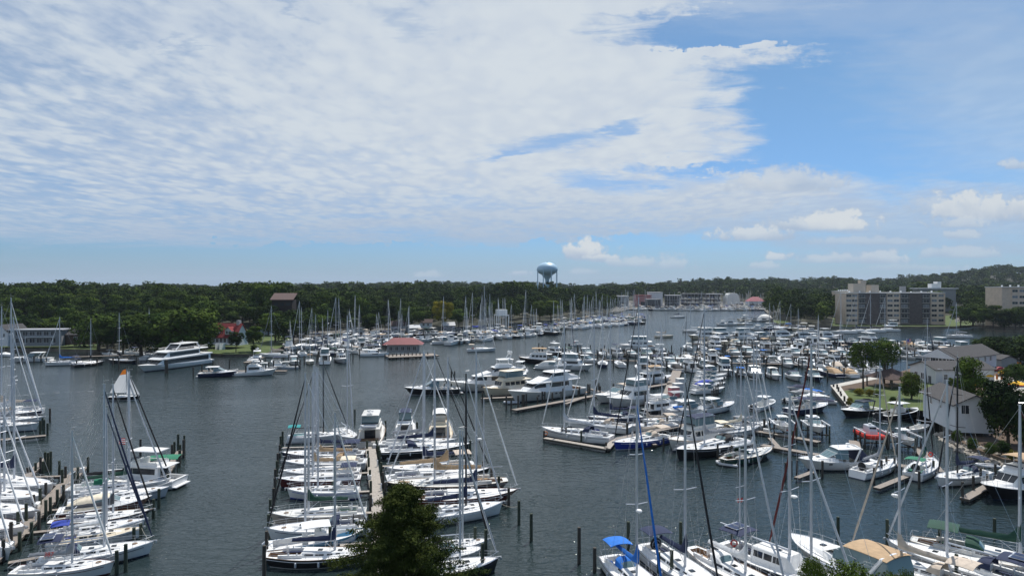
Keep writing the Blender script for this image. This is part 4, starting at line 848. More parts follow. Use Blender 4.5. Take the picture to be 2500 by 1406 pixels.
for i, (hh, rad, lm, shp) in enumerate([(16, 6.2, leaf_dark, 'round'), (18, 6.8, leaf_mid, 'round'), (15, 5.4, leaf_dark, 'round'), (19, 6.2, leaf_mid, 'round'), (13, 5.6, leaf_mid, 'round'), (20, 4.6, leaf_dark, 'cone'), (14, 5.5, leaf_lite, 'round')]):
    V = crown(100+i, hh, rad, 26, 3000, .46, .2, shp); PROT.append((quadmesh('crown', V, lm), trunk_mb(i, hh, rad, .32, 5).mesh('trunk', [bark]), hh, rad, V))
def tree(name, loc, proto, s, rz, label, group=None, cat='tree', leaf=None, sz=None):
    cr, tr, hh, rad, _ = PROT[proto] if isinstance(proto, int) else proto
    e = empty(name, loc, rz, label, cat, group); e.scale = (s, s, sz or s)
    for nm, me in (('crown', cr), ('trunk', tr)):
        o = bpy.data.objects.new(nm, me); C.objects.link(o); o.parent = e
        if leaf and nm == 'crown': o.material_slots[0].link = 'OBJECT'; o.material_slots[0].material = leaf
    return e
# forest positions
cand = []
D = 205.0
while D < 2100:
    sp = 9.6+max(0, (D-350))/95.0
    wv = 1700/F*D; x = -wv
    while x < wv*1.05:
        xx = x+rng.uniform(-.4, .4)*sp; yy = D+rng.uniform(-.4, .4)*sp; u = 1250+xx/yy*F; x += sp
        if u < -260 or u > 2760: continue
        d = yy-Ds(u)
        if d < 5: continue
        # leave out what is buried behind nearer crowns
        if yy < 900 and d > 330 and rng.uniform() < .5: continue
        if zone(u, yy): continue
        cand.append((yy, xx, u, d))
    D += sp*.95
for (u, v, k) in [(2420,757,1),(2380,772,1)]: pass
cand.sort()
def hv(x, y): return (.78 if (y > 560 and 50 < x/y*1640 < 210) else .96)+0.0+.16*sin(x*.031+1.3*sin(y*.013))+.13*sin(x*.011+y*.017+2)+.07*sin(x*.09+y*.05)
NIND = 285
REG = [(130, 'above the grey flat roofed house'), (330, 'left of the tour boat'), (500, 'behind the tour boat'), (700, 'around the red roofed house'), (1000, 'above the left marina'), (1250, 'left of the water tower'), (1520, 'under the water tower'), (1870, 'behind the far marina'), (2060, 'on the point left of the apartments'), (2330, 'behind the apartment block'), (9999, 'right of the apartment block')]
cnt_ = {}; pend = []
adj = {0: 'dark green tree', 1: 'mid green tree', 5: 'tall narrow tree', 6: 'pale green tree'}
ORD = ['first','second','third','fourth','fifth','sixth','seventh','eighth','ninth','tenth','eleventh','twelfth','thirteenth','fourteenth','fifteenth','sixteenth','seventeenth','eighteenth','nineteenth','twentieth']
def ordn(i): return ORD[i] if i < 20 else ('%d%s' % (i+1, {1: 'st', 2: 'nd', 3: 'rd'}.get((i+1) % 10, 'th')))
lbl = {0: 'dark green broadleaf tree standing in the wooded far bank', 1: 'mid green broadleaf tree standing in the wooded far bank', 5: 'tall narrow dark tree standing in the wooded far bank', 6: 'pale green broadleaf tree standing in the wooded far bank'}
for i, (yy, xx, u, d) in enumerate(cand[:NIND]):
    p = int(rng.choice([0, 1, 2, 3, 4, 5, 6], p=[.21, .20, .17, .14, .14, .01, .13])); s = (rng.uniform(.72, 1.2) if d > 25 else rng.uniform(.5, 1.0))*hv(xx, yy)
    if u > 2330: s *= .72
    k = 0 if p in (0, 2) else 1 if p in (1, 3, 4) else p
    reg = next(n_ for lim, n_ in REG if u < lim); cnt_[(k, reg)] = cnt_.get((k, reg), 0)+1
    pend.append((k, reg, u, tree('broadleaf_tree' if p != 5 else 'tall_tree', (xx, yy, gz(u, yy)), p, s, rng.uniform(0, 6.28), None, 'trees of the wooded far bank')))
for key in cnt_:
    L_ = sorted([q for q in pend if (q[0], q[1]) == key], key=lambda q: q[2])
    for i, q in enumerate(L_): q[3]['label'] = '%s %s, %s of its colour from the left' % (adj[q[0]], q[1], ordn(i)) if len(L_) > 1 else '%s %s' % (adj[q[0]], q[1])
batches = []
for (yy, xx, u, d) in cand[NIND:]:
    p = int(rng.choice([0, 1, 2, 3, 4, 5, 6], p=[.23, .23, .18, .13, .13, .0, .10])); V = PROT[p][4]; k = 520 if yy < 650 else (260 if yy < 1100 else 110); fsc = {520: 2.1, 260: 2.9, 110: 4.3}[k]
    idx = rng.choice(len(V), k, replace=False); Q = V[idx]; c = Q.mean(axis=1, keepdims=True); Q = c+(Q-c)*fsc*.82
    a = rng.uniform(0, 6.28); s = rng.uniform(.74, 1.2)*hv(xx, yy)*(1+.25*max(0, (yy-900)/1000)); Rm = np.array([[cos(a), -sin(a), 0], [sin(a), cos(a), 0], [0, 0, 1]])*s
    sz_ = 1.0/(1+.25*max(0, (yy-900)/1000)); Q = Q @ Rm.T; Q[:, :, 2] *= sz_; batches.append((2 if p == 6 else int(p in (1, 3, 4)), Q+np.array([xx, yy, gz(u, yy)])))
for nm, flag, lm in (('wood', 0, leaf_dark), ('wood', 1, leaf_mid), ('wood', 2, leaf_lite)):
    qs = [q for f_, q in batches if f_ == flag]; o = bpy.data.objects.new(nm, quadmesh(nm, np.vstack(qs), lm)); C.objects.link(o)
    tagp(o, ['dark wooded hills behind the harbour', 'greener crowns of the wood behind the harbour', 'pale green crowns of the wood behind the harbour'][flag], 'wood', None, 'stuff')
print('forest', len(cand), sum(len(q) for _, q in batches))
# ------------------------------------------------------------ buildings
stucco = pmat('tan_brick', (.62,.50,.40), .9, var=.12, scale=.5); dkbrick = pmat('dark_brick', (.115,.097,.092), .9, var=.25, scale=.6, bump=.4, bscale=3)
white_sid = pmat('white_siding', (.62,.64,.66), .7, var=.05); grey_sid = pmat('grey_siding', (.25,.26,.27), .8, var=.1); cream_conc = pmat('cream_concrete', (.50,.44,.37), .85, var=.1)
shing = pmat('grey_shingles', (.062,.060,.062), .95, var=.3, scale=3, bump=.4, bscale=14); shing_br = pmat('brown_shingles', (.075,.05,.045), .95, var=.3, scale=2); redroof = pmat('red_metal_roof', (.20,.035,.04), .55, var=.15, scale=.6); redshing = pmat('dark_red_shingles', (.22,.03,.03), .9, var=.2, scale=1.5)
roofm = pmat('pale_roof_membrane', (.55,.55,.55), .9, var=.15, scale=.3); rust = pmat('rusty_pink_panel', (.42,.20,.20), .8, var=.1)
winm = pmat('window_glass', (.03,.035,.045), .12, var=.3, scale=.2); curt = pmat('curtained_glass', (.20,.22,.25), .4, var=.3, scale=.3); trimw = paint('white')
WINC = {}
def window(parent, x, y, z, w, h, face='y-', m=None, sill=False):
    k = (round(w, 2), round(h, 2)); m = m or winm
    if k not in WINC:
        WINC[k] = (MB().box(-w/2-.06, w/2+.06, -.05, .03, -.06, 0).box(-w/2-.06, w/2+.06, -.05, .03, h, h+.06).box(-w/2-.06, -w/2, -.05, .03, 0, h).box(w/2, w/2+.06, -.05, .03, 0, h).box(-.03, .03, -.045, .02, 0, h).mesh('window', [trimw]), MB().box(-w/2, w/2, -.015, .02, 0, h).mesh('pane', [m]))
    f, p = WINC[k]; o = bpy.data.objects.new('window', f); C.objects.link(o); o.parent = parent; o.location = (x, y, z); o.rotation_euler = (0, 0, {'y-': 0, 'x+': pi/2, 'x-': -pi/2, 'y+': pi}[face])
    q = bpy.data.objects.new('pane', p); C.objects.link(q); q.parent = o
    if q.material_slots[0].material is not m: q.material_slots[0].link = 'OBJECT'; q.material_slots[0].material = m
    return o
def gable(root, W, Dp, Hw, rh, wall, roof, hip=False, axis='x', over=.5):
    """walls and roof, centred on the origin; ridge along axis"""
    g = MB().box(-W/2, W/2, -Dp/2, Dp/2, -1.0, Hw)
    if not hip:
        if axis == 'x': g.add([(-W/2,-Dp/2,Hw),(-W/2,Dp/2,Hw),(-W/2,0,Hw+rh),(W/2,-Dp/2,Hw),(W/2,Dp/2,Hw),(W/2,0,Hw+rh)], [(0,1,2),(3,5,4)])
        else: g.add([(-W/2,-Dp/2,Hw),(W/2,-Dp/2,Hw),(0,-Dp/2,Hw+rh),(-W/2,Dp/2,Hw),(W/2,Dp/2,Hw),(0,Dp/2,Hw+rh)], [(0,1,2),(3,5,4)])
    g.build('wall', wall, root)
    r = MB(); t = .18; a, b_ = (W/2+over, Dp/2+over) if axis == 'x' else (Dp/2+over, W/2+over); dz = rh*over/(b_-over); i = b_*.95 if hip else 0
    V = [(-a,-b_,Hw-dz),(a,-b_,Hw-dz),(a,b_,Hw-dz),(-a,b_,Hw-dz),(-a+i,0,Hw+rh),(a-i,0,Hw+rh)]
    if axis == 'y': V = [(y, -x, z) for x, y, z in V]
    V = [(x, y, z+.03) for x, y, z in V]+[(x, y, z+t+.03) for x, y, z in V]
    F_ = [(0,1,5,4),(2,3,4,5),(3,0,4),(1,2,5)] if hip else [(0,1,5,4),(2,3,4,5)]
    fs = [tuple(q+6 for q in f) for f in F_]+[tuple(reversed(f)) for f in F_]+[(0,1,7,6),(1,2,8,7),(2,3,9,8),(3,0,6,9)]
    if not hip: fs = [tuple(q+6 for q in f) for f in F_]+[tuple(reversed(f)) for f in F_]+[(0,1,7,6),(1,5,11,7),(5,2,8,11),(2,3,9,8),(3,4,10,9),(4,0,6,10)]
    return r.add(V, fs).build('roof', roof, root)
def bld(name, label, u, v, z, rz=0, cat='house', group=None):
    p = at(u, v, z); return empty(name, (p.x, p.y, z), rz, label, cat, group)
# red roofed house on the left bank
e = bld('shore_house', 'white house with a dark red roof and two dormers above the lawn', 556, 836, 3.6, -.25)
rf = gable(e, 15, 9, 3.0, 5.6, white_sid, redshing)
for x in (-3.2, 3.6):
    d = MB().box(x-1.7, x+1.7, -4.4, .3, 4.0, 5.9).add([(x-1.7,-4.4,5.9),(x+1.7,-4.4,5.9),(x,-4.4,7.3)], [(0,1,2)]).build('dormer', white_sid, e)
    MB().add([(x-2.1,-4.8,5.6),(x,-4.8,7.5),(x+2.1,-4.8,5.6),(x-2.1,1,5.6),(x,1,7.5),(x+2.1,1,5.6)], [(0,1,4,3),(1,2,5,4)]).build('dormer_roof', redshing, d)
    for q in (-.7, .7): window(e, x+q, -4.45, 4.4, 1.0, 1.2)
for x in range(-6, 7, 2): window(e, x, -4.55, .5, 1.3, 1.8)
MB().box(5.0, 6.4, -.6, 1.0, 5, 10.2).build('chimney', pmat('pale_stone', (.4,.4,.4), .9, var=.3, scale=3), rf)
MB().box(-7.5, 7.5, -7, -4.6, -.3, .0).build('porch', trimw, e); MB().box(2, 4, -11, -7, -3.2, -3.0).box(2, 4, -7.6, -7.2, -2, -.2).box(1.9, 2, -11, -7, -2.4, .6).box(4, 4.1, -11, -7, -2.4, .6).build('stair', trimw, e)
# left edge houses
e = bld('shore_house', 'small white gabled house at the left edge of the far bank', 28, 837, 3.4, -.35); gable(e, 9, 9, 5.5, 3, white_sid, shing, axis='y')
for x in (-2, 2): window(e, x, -4.55, 3.2, 1.1, 1.4)
e = bld('flat_roofed_house', 'long grey flat roofed house with two rows of big windows', 98, 838, 3.2, .08); MB().box(-11.5, 11.5, -4, 4, -1, 6.2).build('wall', grey_sid, e); MB().box(-12.3, 12.3, -5, 4.6, 6.2, 6.6).build('roof', flat('grey'), e)
for x in range(-10, 11, 3): window(e, x, -4.05, 3.9, 2.2, 1.7); window(e, x, -4.05, .6, 2.2, 2.0)
MB().box(-3, 9, -6, -4.1, 3.2, 3.35).box(-3, -2.8, -6, -5.8, 0, 3.2).box(8.8, 9, -6, -5.8, 0, 3.2).build('balcony', trimw, e)
e = bld('brown_house', 'low brown house with a grey roof behind the wooden fence', 196, 834, 3.6, .1); gable(e, 13, 8, 3.6, 2.4, pmat('brown_board', (.09,.055,.04), .9), shing, hip=True); window(e, 0, -4.05, 1.2, 1.4, 1.4); window(e, 4, -4.05, 1.2, 1.4, 1.4)
e = bld('board_fence', 'brown board fence beside the lawn', 140, 842, 2.4, .45, 'fence'); MB().box(-9, 9, -.06, .06, 0, 2.0).build('fence_panel', pmat('cedar_boards', (.16,.08,.045), .9, var=.3, scale=3), e)
for x in (-9, -4.5, 0, 4.5, 9): MB().box(x-.1, x+.1, -.12, .12, -.5, 2.2).build('post', beamw, e)
# brown modern building on the hill
e = bld('hill_house', 'tall dark brown house with sloping roof high among the trees', 694, 790, 6.5, 0); MB().box(-6, 6, -4, 4, -2, 14.5).build('wall', pmat('dark_board', (.016,.011,.011), .9), e)
MB().add([(-7,-5,14.6),(7,-5,14.6),(7,3,18.4),(-7,3,18.4),(-7,-5,14.2),(7,-5,14.2),(7,3,18),(-7,3,18)], [(0,1,2,3),(7,6,5,4),(0,4,5,1),(1,5,6,2),(2,6,7,3),(3,7,4,0)]).build('roof', pmat('brown_sheet', (.10,.06,.055), .8), e)
for x in (-3.5, 0, 3.5): MB().box(x-1.3, x+1.3, -4.06, -3.98, 11, 12.8).build('window', winm, e)
# boat yard sheds on the left shore
e = bld('arched_shed', 'white round topped shed at the left boat yard', 690, 815, 2.0, .1, 'shed'); MB().add([(x, 4.0*cos(pi*j/10), 5.2*sin(pi*j/10)) for x in (-5.5, 5.5) for j in range(11)], [(j, j+11, j+12, j+1) for j in range(10)]+[tuple(range(11)), tuple(range(21, 10, -1))]).build('shell', pmat('white_fabric', (.7,.7,.68), .8), e, smooth=False)
e = bld('blue_cottage', 'small pale blue cottage beside the round topped shed', 654, 816, 2.0, -.1); gable(e, 6, 6, 3, 2.4, pmat('blue_siding', (.25,.33,.42), .8), shing_br, axis='y'); window(e, 0, -3.05, 1.0, 1.1, 1.6)
for i, (u, v, W, Hh, rm, lab) in enumerate([(975, 806, 9, 4.5, shing_br, 'brown roofed house among trees above the marina'), (1040, 797, 8, 4, shing_br, 'house with pale roof half hidden by the yellow green tree'), (1095, 803, 7, 3.5, roofm, 'low pale boat yard hut near the left shore'), (870, 806, 10, 3.6, shing, 'low grey boat yard office behind the moored boats'), (1010, 808, 6, 3, roofm, 'little store hut between houses on the left shore')]):
    e = bld('boatyard_house', lab, u, v, 2.2, .1*i); gable(e, W, 7, Hh*.7, Hh*.5, white_sid if i % 2 else grey_sid, rm); window(e, -1.5, -3.55, .8, 1.2, 1.3); window(e, 1.5, -3.55, .8, 1.2, 1.3)
e = bld('boat_hoist', 'white travelling boat hoist on the left shore', 1224, 800, 1.6, .2, 'boat hoist')
for x in (-4, 4):
    for y in (-4, 4): MB().box(x-.25, x+.25, y-.25, y+.25, 0, 8).build('leg', trimw, e)
MB().box(-4.3, 4.3, -4.3, -3.7, 8, 8.8).build('top_beam', trimw, e); MB().box(-4.3, 4.3, 3.7, 4.3, 8, 8.8).build('top_beam', trimw, e); MB().box(-3.4, 3.4, -3, 3, 8.8, 12).build('engine_house', trimw, e)
# fuel dock building with red roof
e = bld('fuel_dock_house', 'grey dock building with a hipped red roof over the water', 985, 859, .95, .06, 'dock building'); MB().box(-6.6, 6.6, -3.2, 3.2, 0, 3.6).build('wall', grey_sid, e)
MB().add([(-8.6,-4.6,3.5),(8.6,-4.6,3.5),(8.6,4.6,3.5),(-8.6,4.6,3.5),(-4.4,0,6.2),(4.4,0,6.2)], [(0,1,5,4),(1,2,5),(2,3,4,5),(3,0,4),(3,2,1,0)]).build('roof', redroof, e)
for x in (-5, -2.5, 0, 2.5, 5): window(e, x, -3.25, 1.0, 1.3, 1.6)
# water tower
TU, TD = 1336, 830; p = pt(TU, 700, TD); tz = gz(TU, TD); e = empty('water_tower', (p.x, p.y, tz), .35, 'pale blue water tower with flattened round tank on thin legs', 'water tower')
blue = pmat('tower_blue_paint', (.36,.53,.66), .45, var=.05, scale=.05); k = TD/F; top = H+(HOR-640)*k-tz; R_ = 25.6*k; bot = H+(HOR-672.5)*k-tz; mid = bot+(top-bot)*.44
prof = [(R_*cos(a), mid-(mid-bot)*sin(a)) for a in [pi/2*(1-i/9) for i in range(10)]]+[(R_*cos(a), mid+(top-mid)*sin(a)) for a in [pi/2*i/10 for i in range(1, 11)]]
prof[0] = (.3, bot); MB().lathe(prof, 48).build('tank', blue, e, smooth=True)
MB().lathe([(2.5, 0), (2.5, bot-5.5), (3.6, bot-3.2), (6.2, bot-.2), (7.5, bot+.6)], 24).build('riser', blue, e, smooth=True)
for i in range(8): a = 2*pi*i/8; MB().tube([(R_*.985*cos(a), R_*.985*sin(a), -1), (R_*.985*cos(a), R_*.985*sin(a), mid+.6)], .62, 8).build('leg', blue, e, smooth=True)
MB().lathe([(.8, 0), (.8, 1.0), (.2, 1.6)], 10, c=(0, 0, top-.2)).build('vent', blue, e)
MB().tube([(R_*1.0*cos(t), R_*1.0*sin(t), mid+.2) for t in [2*pi*i/40 for i in range(41)]], .12, 4).build('catwalk', blue, e)
# apartment block
def apartment(u0, u1, vb, z, vt, label, bays, rz=0, dp=16):
    D = at(0, vb, z).y; x0, x1 = (u0-1250)/F*D, (u1-1250)/F*D; W = x1-x0; Hh = H-(vt-HOR)/F*D-z
    e = empty('apartment_block', ((x0+x1)/2, D+dp/2, z), rz, label, 'apartment block'); MB().box(-W/2, W/2, -dp/2, dp/2, -2, Hh).build('wall', stucco, e)
    MB().box(-W/2-.3, W/2+.3, -dp/2-.6, dp/2+.3, Hh, Hh+.5).build('roof', roofm, e)
    nf = 6; fh = Hh/nf
    for (a, c, kind) in bays:
        xa, xb = -W/2+W*a, -W/2+W*c
        if kind == 'brick': MB().box(xa, xb, -dp/2-.25, -dp/2+.2, -1, Hh-.15).build('brick_panel', dkbrick, e)
        elif kind == 'balc':
            MB().box(xa, xb, -dp/2-.12, -dp/2+.2, -1, Hh-.1).build('balcony_shade_panel', pmat('painted_shade_grey', (.10,.10,.11), .9), e)  # flat panel, no hollow: shade of the balcony bay put into its colour
            for f in range(nf):
                MB().box(xa, xb, -dp/2-1.4, -dp/2-.125, f*fh-.12, f*fh+.12).tube([(xa, -dp/2-1.4, f*fh+1.1), (xb, -dp/2-1.4, f*fh+1.1)], .05, 4).build('balcony', cream_conc, e)
                n = max(1, int((xb-xa)/3.2))
                for j in range(n): window(e, xa+(j+.5)*(xb-xa)/n, -dp/2-.17, f*fh+.35, (xb-xa)/n*.7, 2.0, m=winm if (j+f) % 3 else curt)
        else:
            for f in range(nf):
                n = max(1, round((xb-xa)/4.6))
                for j in range(n): window(e, xa+(j+.5)*(xb-xa)/n, -dp/2-.04, f*fh+1.0, 3.7, 1.65, m=winm if (j*3+f*5) % 4 else curt)
            for xx in (xa, xb): MB().box(xx-.22, xx+.22, -dp/2-.5, -dp/2+.1, -1, Hh-.1).build('pilaster', stucco, e)
    R2 = random.Random(5)
    for i in range(9): x = -W/2+W*(i+.7)/9.5; MB().box(x-.4, x+.4, -3, -2.2, Hh+.5, Hh+1.3+R2.random()*.6).build('roof_vent', trimw, e)
    return e, W, Hh
e, W, Hh = apartment(2065, 2306, 788, 2.6, 716, 'long six storey apartment block of tan and dark brick on the far shore', [(0,.12,'win'),(.122,.20,'balc'),(.20,.335,'brick'),(.337,.41,'balc'),(.415,.545,'win'),(.55,.635,'balc'),(.635,.77,'brick'),(.772,.855,'balc'),(.86,1.0,'win')])
MB().box(-W/2+9, -W/2+18, -1, 7, Hh+.5, Hh+7).box(-W/2+14.3, -W/2+18.3, -1.2, 3, Hh+7, Hh+9.5).build('lift_tower', cream_conc, e); MB().box(-W/2+21.5, -W/2+27, -2, 5, Hh+.5, Hh+6).build('lift_tower', cream_conc, e); MB().box(W*.17, W*.22, 5.5, 8, Hh+.5, Hh+5).build('lift_tower', grey_sid, e)
e2, W2, H2 = apartment(2050, 2100, 772, 3.5, 712, 'rear wing of the long apartment block with flat white roof', [(.3,1,'win')], dp=14)
e3, W3, H3 = apartment(2446, 2640, 790, 3.5, 702, 'tan apartment block at the right edge behind trees', [(.12,.30,'x'),(.44,.56,'brick')])
p = pt(2280, 760, 640); e = empty('tower_building', (p.x, p.y, 6), 0, 'white roofed building poking above the trees behind the apartments', 'building'); gzz = H-(703-HOR)/F*640-6
MB().box(-17, 17, -6, 6, -4, gzz-1).build('wall', grey_sid, e); MB().box(-19, 19, -7, 7, gzz-1, gzz).build('roof', roofm, e); MB().box(-4, 5, -3, 3, gzz, gzz+4).box(1.5, 5, -3.2, 3.2, gzz+4, gzz+6).build('lift_tower', trimw, e)
# far marina yard
RACK = []
def shed(u0, u1, vt, D, label, wall, roof, kind='gable', vb=752, nm='boat_shed'):
    x0, x1 = (u0-1250)/F*D, (u1-1250)/F*D; Hh = H-(vt-HOR)/F*D-1.5; W = x1-x0; e = empty(nm, ((x0+x1)/2, D+6, 1.5), 0, label, 'shed')
    if kind == 'arch': MB().add([(W/2*cos(pi*j/12), y, Hh*min(1, 1.25*sin(pi*j/12))) for y in (-8, 8) for j in range(13)], [(j, j+13, j+14, j+1) for j in range(12)]+[tuple(range(13)), tuple(range(25, 12, -1))]).build('shell', roof, e)
    elif kind == 'open':
        MB().box(-W/2, W/2, -8, 8, Hh-.7, Hh).build('roof', roof, e)
        for x in [-W/2+.5+i*(W-1)/6 for i in range(7)]: MB().box(x-.25, x+.25, -7.8, -7.3, 0, Hh-.7).build('column', flat('grey'), e)
        MB().box(-W/2+.2, W/2-.2, 6.5, 7.5, 0, Hh-.75).build('back_wall', flat('darkgrey'), e)
        for k in range(2): MB().box(-W/2+.5, W/2-.5, -7, 6, Hh*.3*(k+1), Hh*.3*(k+1)+.3).build('rack', grey_sid, e)
    elif kind == 'hip': gable(e, W, 14, Hh*.6, Hh*.4, wall, roof, hip=True); [window(e, x, -7.05, Hh*.15, 2, 1.8) for x in (-8, -4, 0, 4, 8)]
    else: MB().box(-W/2, W/2, -8, 8, 0, Hh-1.2).build('wall', wall, e); MB().box(-W/2-.4, W/2+.4, -8.5, 8.5, Hh-1.2, Hh).build('roof', roof, e)
    if kind == 'box': window(e, 0, -8.05, 1, min(W*.4, 8), Hh*.35)
    return e
shed(1508, 1534, 722, 870, 'grey three storey boat yard office at the far marina', grey_sid, roofm, 'box'); shed(1552, 1590, 720, 880, 'pink walled boat shed of the far marina', rust, redroof, 'box')
shed(1585, 1617, 713, 900, 'white boxy boat shed, tallest of the far marina', white_sid, roofm, 'box'); shed(1628, 1665, 720.5, 850, 'open white roofed boat rack in the middle far marina', white_sid, roofm, 'open')
shed(1668, 1722, 716.5, 900, 'long dark roofed boat rack left of the tall white mast', grey_sid, grey_sid, 'open'); shed(1724, 1765, 717, 905, 'boat rack right of the tall white mast in far marina', grey_sid, roofm, 'open')
shed(1773, 1806, 716, 900, 'white arched boat shed near the hill of the far marina', white_sid, pmat('white_fabric', (.7,.7,.68), .8), 'arch'); shed(1828, 1868, 725, 850, 'far marina office with a pink hipped roof', white_sid, pmat('pink_roof', (.32,.10,.12), .8), 'hip')
shed(1580, 1612, 730, 840, 'dark low shed in front of the far boat sheds', flat('darkgrey'), grey_sid, 'box')
for i, (u0, u1, vt) in enumerate([(1893, 1932, 727), (1930, 1966, 727.5)]):
    D = 850; x0, x1 = (u0-1250)/F*D, (u1-1250)/F*D; e = empty('shrink_wrapped_boat', ((x0+x1)/2, D, 1.4), 0, 'white shrink wrapped boat on the far yard, %s of the pair' % ('left' if i == 0 else 'right'), 'boat')
    Wd = x1-x0; hz = H-(vt-HOR)/F*D-1.4; MB().loft([(-Wd/2, 3.5, hz*.75, 2, .8), (-Wd*.2, 3.0, hz, 3, .8), (Wd*.3, 3.0, hz*.9, 2.8, .6), (Wd/2, 4, hz*.75, .5, .3)], 0, None, .3).build('wrapping', pmat('white_fabric', (.7,.7,.68), .8), e, smooth=True); MB().box(-Wd*.4, Wd*.4, -1, 1, 0, 3.6).build('cradle', beamw, e)
e = bld('dome_tent', 'white dome shaped tent by the point right of the far marina', 1868, 781, .2, 0, 'tent'); MB().lathe([(6.2*cos(a), 4.8*sin(a)) for a in [pi/2*i/7 for i in range(7)]]+[(.2, 4.8)], 20).build('canopy', pmat('white_fabric', (.7,.7,.68), .8), e, smooth=True)
for i in range(46):
    D = 846+(i % 3)*14; u = 1628+(i//3)*9.3; lev = i % 3; pz = (1.5, 6.2, 11.0)[(i*7) % 3]; K_ = i
    RACK.append((u, D, pz))
for i in range(20): RACK.append((1768+i*6.2, 838+(i % 2)*8, 1.5+(i % 2)*3.2))
# radio mast
p = pt(1661, 700, 1500); e = empty('lattice_tower', (p.x, p.y, 15), 0, 'thin dark lattice tower on the ridge', 'tower'); MB().box(-.6, .6, -.6, .6, 0, 24).build('mast', beamw, e); MB().box(-1.4, 1.4, -1.4, 1.4, 21.5, 23.5).build('antenna', beamw, e)
# ------------------------------------------------------------ right peninsula buildings
def hs(name, label, corners, Hw, rh, wall, roof, axis='x', hip=False, z=PZ, over=.6):
    """corners: px of near-left and near-right wall feet plus depth in metres"""
    (u1, v1), (u2, v2), dp = corners; a, b_ = at(u1, v1, z), at(u2, v2, z); mid_ = (a+b_)/2; d = b_-a; rz = atan2(d.y, d.x); W = d.length
    nrm = Vector((-sin(rz), cos(rz), 0)); c = mid_+nrm*dp/2; e = empty(name, (c.x, c.y, z), rz, label, 'house'); rf = gable(e, W, dp, Hw, rh, wall, roof, hip=hip, axis=axis, over=over); return e, W, dp
# two-storey restaurant with gallery
e, W, dp = hs('waterfront_house', 'two storey white restaurant with grey roof and covered gallery', ((2262,908),(2340,916),27), 5.6, 2.6, white_sid, shing, axis='y', over=.9)
MB().box(-W/2, W/2, -4.2, -4.0-0.02, 3.0, 3.05).build('threshold', trimw, e) if False else None
MB().box(-W/2, W/2, -dp/2-2.6, -dp/2, 2.5, 2.7).build('gallery_floor', trimw, e)
MB().add([(-W/2-.9,-dp/2-3.0,5.15),(W/2+.9,-dp/2-3.0,5.15),(0,-dp/2-3.0,8.35),(-W/2-.9,-dp/2-.9,5.15),(W/2+.9,-dp/2-.9,5.15),(0,-dp/2-.9,8.35)], [(0,1,2),(0,2,5,3),(2,1,4,5)]).build('gallery_roof', shing, e)
MB().add([(-W/2-.7,-dp/2-3.06,5.2),(W/2+.7,-dp/2-3.06,5.2),(0,-dp/2-3.06,8.15)], [(0,1,2)]).build('gable_front', white_sid, e)
for i in range(5): MB().box(-W/2+i*W/4-.1, -W/2+i*W/4+.1, -dp/2-2.6, -dp/2-2.4, 0, 5.2).build('column', trimw, e)
MB().tube([(-W/2,-dp/2-2.5,3.7),(W/2,-dp/2-2.5,3.7)],.06,4).tube([(-W/2,-dp/2-2.5,3.2),(W/2,-dp/2-2.5,3.2)],.04,4).build('railing', trimw, e)
for x in (-.3, -.1, .12, .32): window(e, x*W, -dp/2-.05, 2.9, 1.6, 2.0)
for y in (-9, -5, 0, 5, 9): window(e, W/2+.05, y, 3.3, 1.0, 1.5, 'x+')
e, W, dp = hs('waterfront_house', 'single storey white house with grey roof below the restaurant', ((2222,925),(2285,938),18), 4.2, 1.8, white_sid, shing, axis='y')
for x in (-.25, .0): window(e, x*W, -dp/2-.05, .9, 1.3, 1.7)
for y in (-6, -2, 3): window(e, W/2+.05, y, 1.4, 1.1, 1.4, 'x+')
MB().box(W*.22, W*.32, -dp/2-.08, -dp/2, 0, 2.1).build('door', flat('darkgrey'), e)
# house on stilts over the water
p1, p2 = at(2262, 1022, 0), at(2325, 1062, 0); 
e, W, dp = hs('stilt_house', 'white boxy house with low grey roof jutting over the water', ((2332,1042),(2430,1046),16), 4.3, 1.8, white_sid, shing, axis='y', z=2.9)
window(e, -W*.25, -dp/2-.05, 2.6, 1.3, 1.6)
for y in (-5, -1, 3.5): window(e, -W/2-.05, y, 2.5, 1.0, 1.5, 'x-')
for i in range(5):
    for y in (-dp/2+.5, 0, dp/2-.5): MB().tube([(-W/2+.4+i*(W-.8)/4, y, -3.2), (-W/2+.4+i*(W-.8)/4, y, -1.0)], .2, 7).build('stilt', pilew, e)
MB().box(-W/2+.3, W/2, -dp/2+.3, dp/2, -1.05, -1.003).build('floor', beamw, e)
# hipped pavilion
p = at(2186, 946, PZ); e = empty('pavilion', (p.x, p.y+2, PZ), .3, 'open pavilion with low brown hipped roof beside the lawn', 'pavilion')
MB().add([(-4.9,-4.9,2.7),(4.9,-4.9,2.7),(4.9,4.9,2.7),(-4.9,4.9,2.7),(0,0,5.2),(-4.9,-4.9,2.55),(4.9,-4.9,2.55),(4.9,4.9,2.55),(-4.9,4.9,2.55)], [(0,1,4),(1,2,4),(2,3,4),(3,0,4),(0,5,6,1),(1,6,7,2),(2,7,8,3),(3,8,5,0),(8,7,6,5)]).build('roof', shing_br, e)
for x in (-4.3, 4.3):
    for y in (-4.3, 4.3): MB().box(x-.15, x+.15, y-.15, y+.15, 0, 2.6).build('post', beamw, e)
MB().box(-2, 2, -1, 1, 0, .8).build('bench', teak, e)
e, W, dp = hs('garden_shed', 'small grey shed beside the parking lot', ((2420,890),(2445,895),5), 2.6, 1.2, grey_sid, shing)
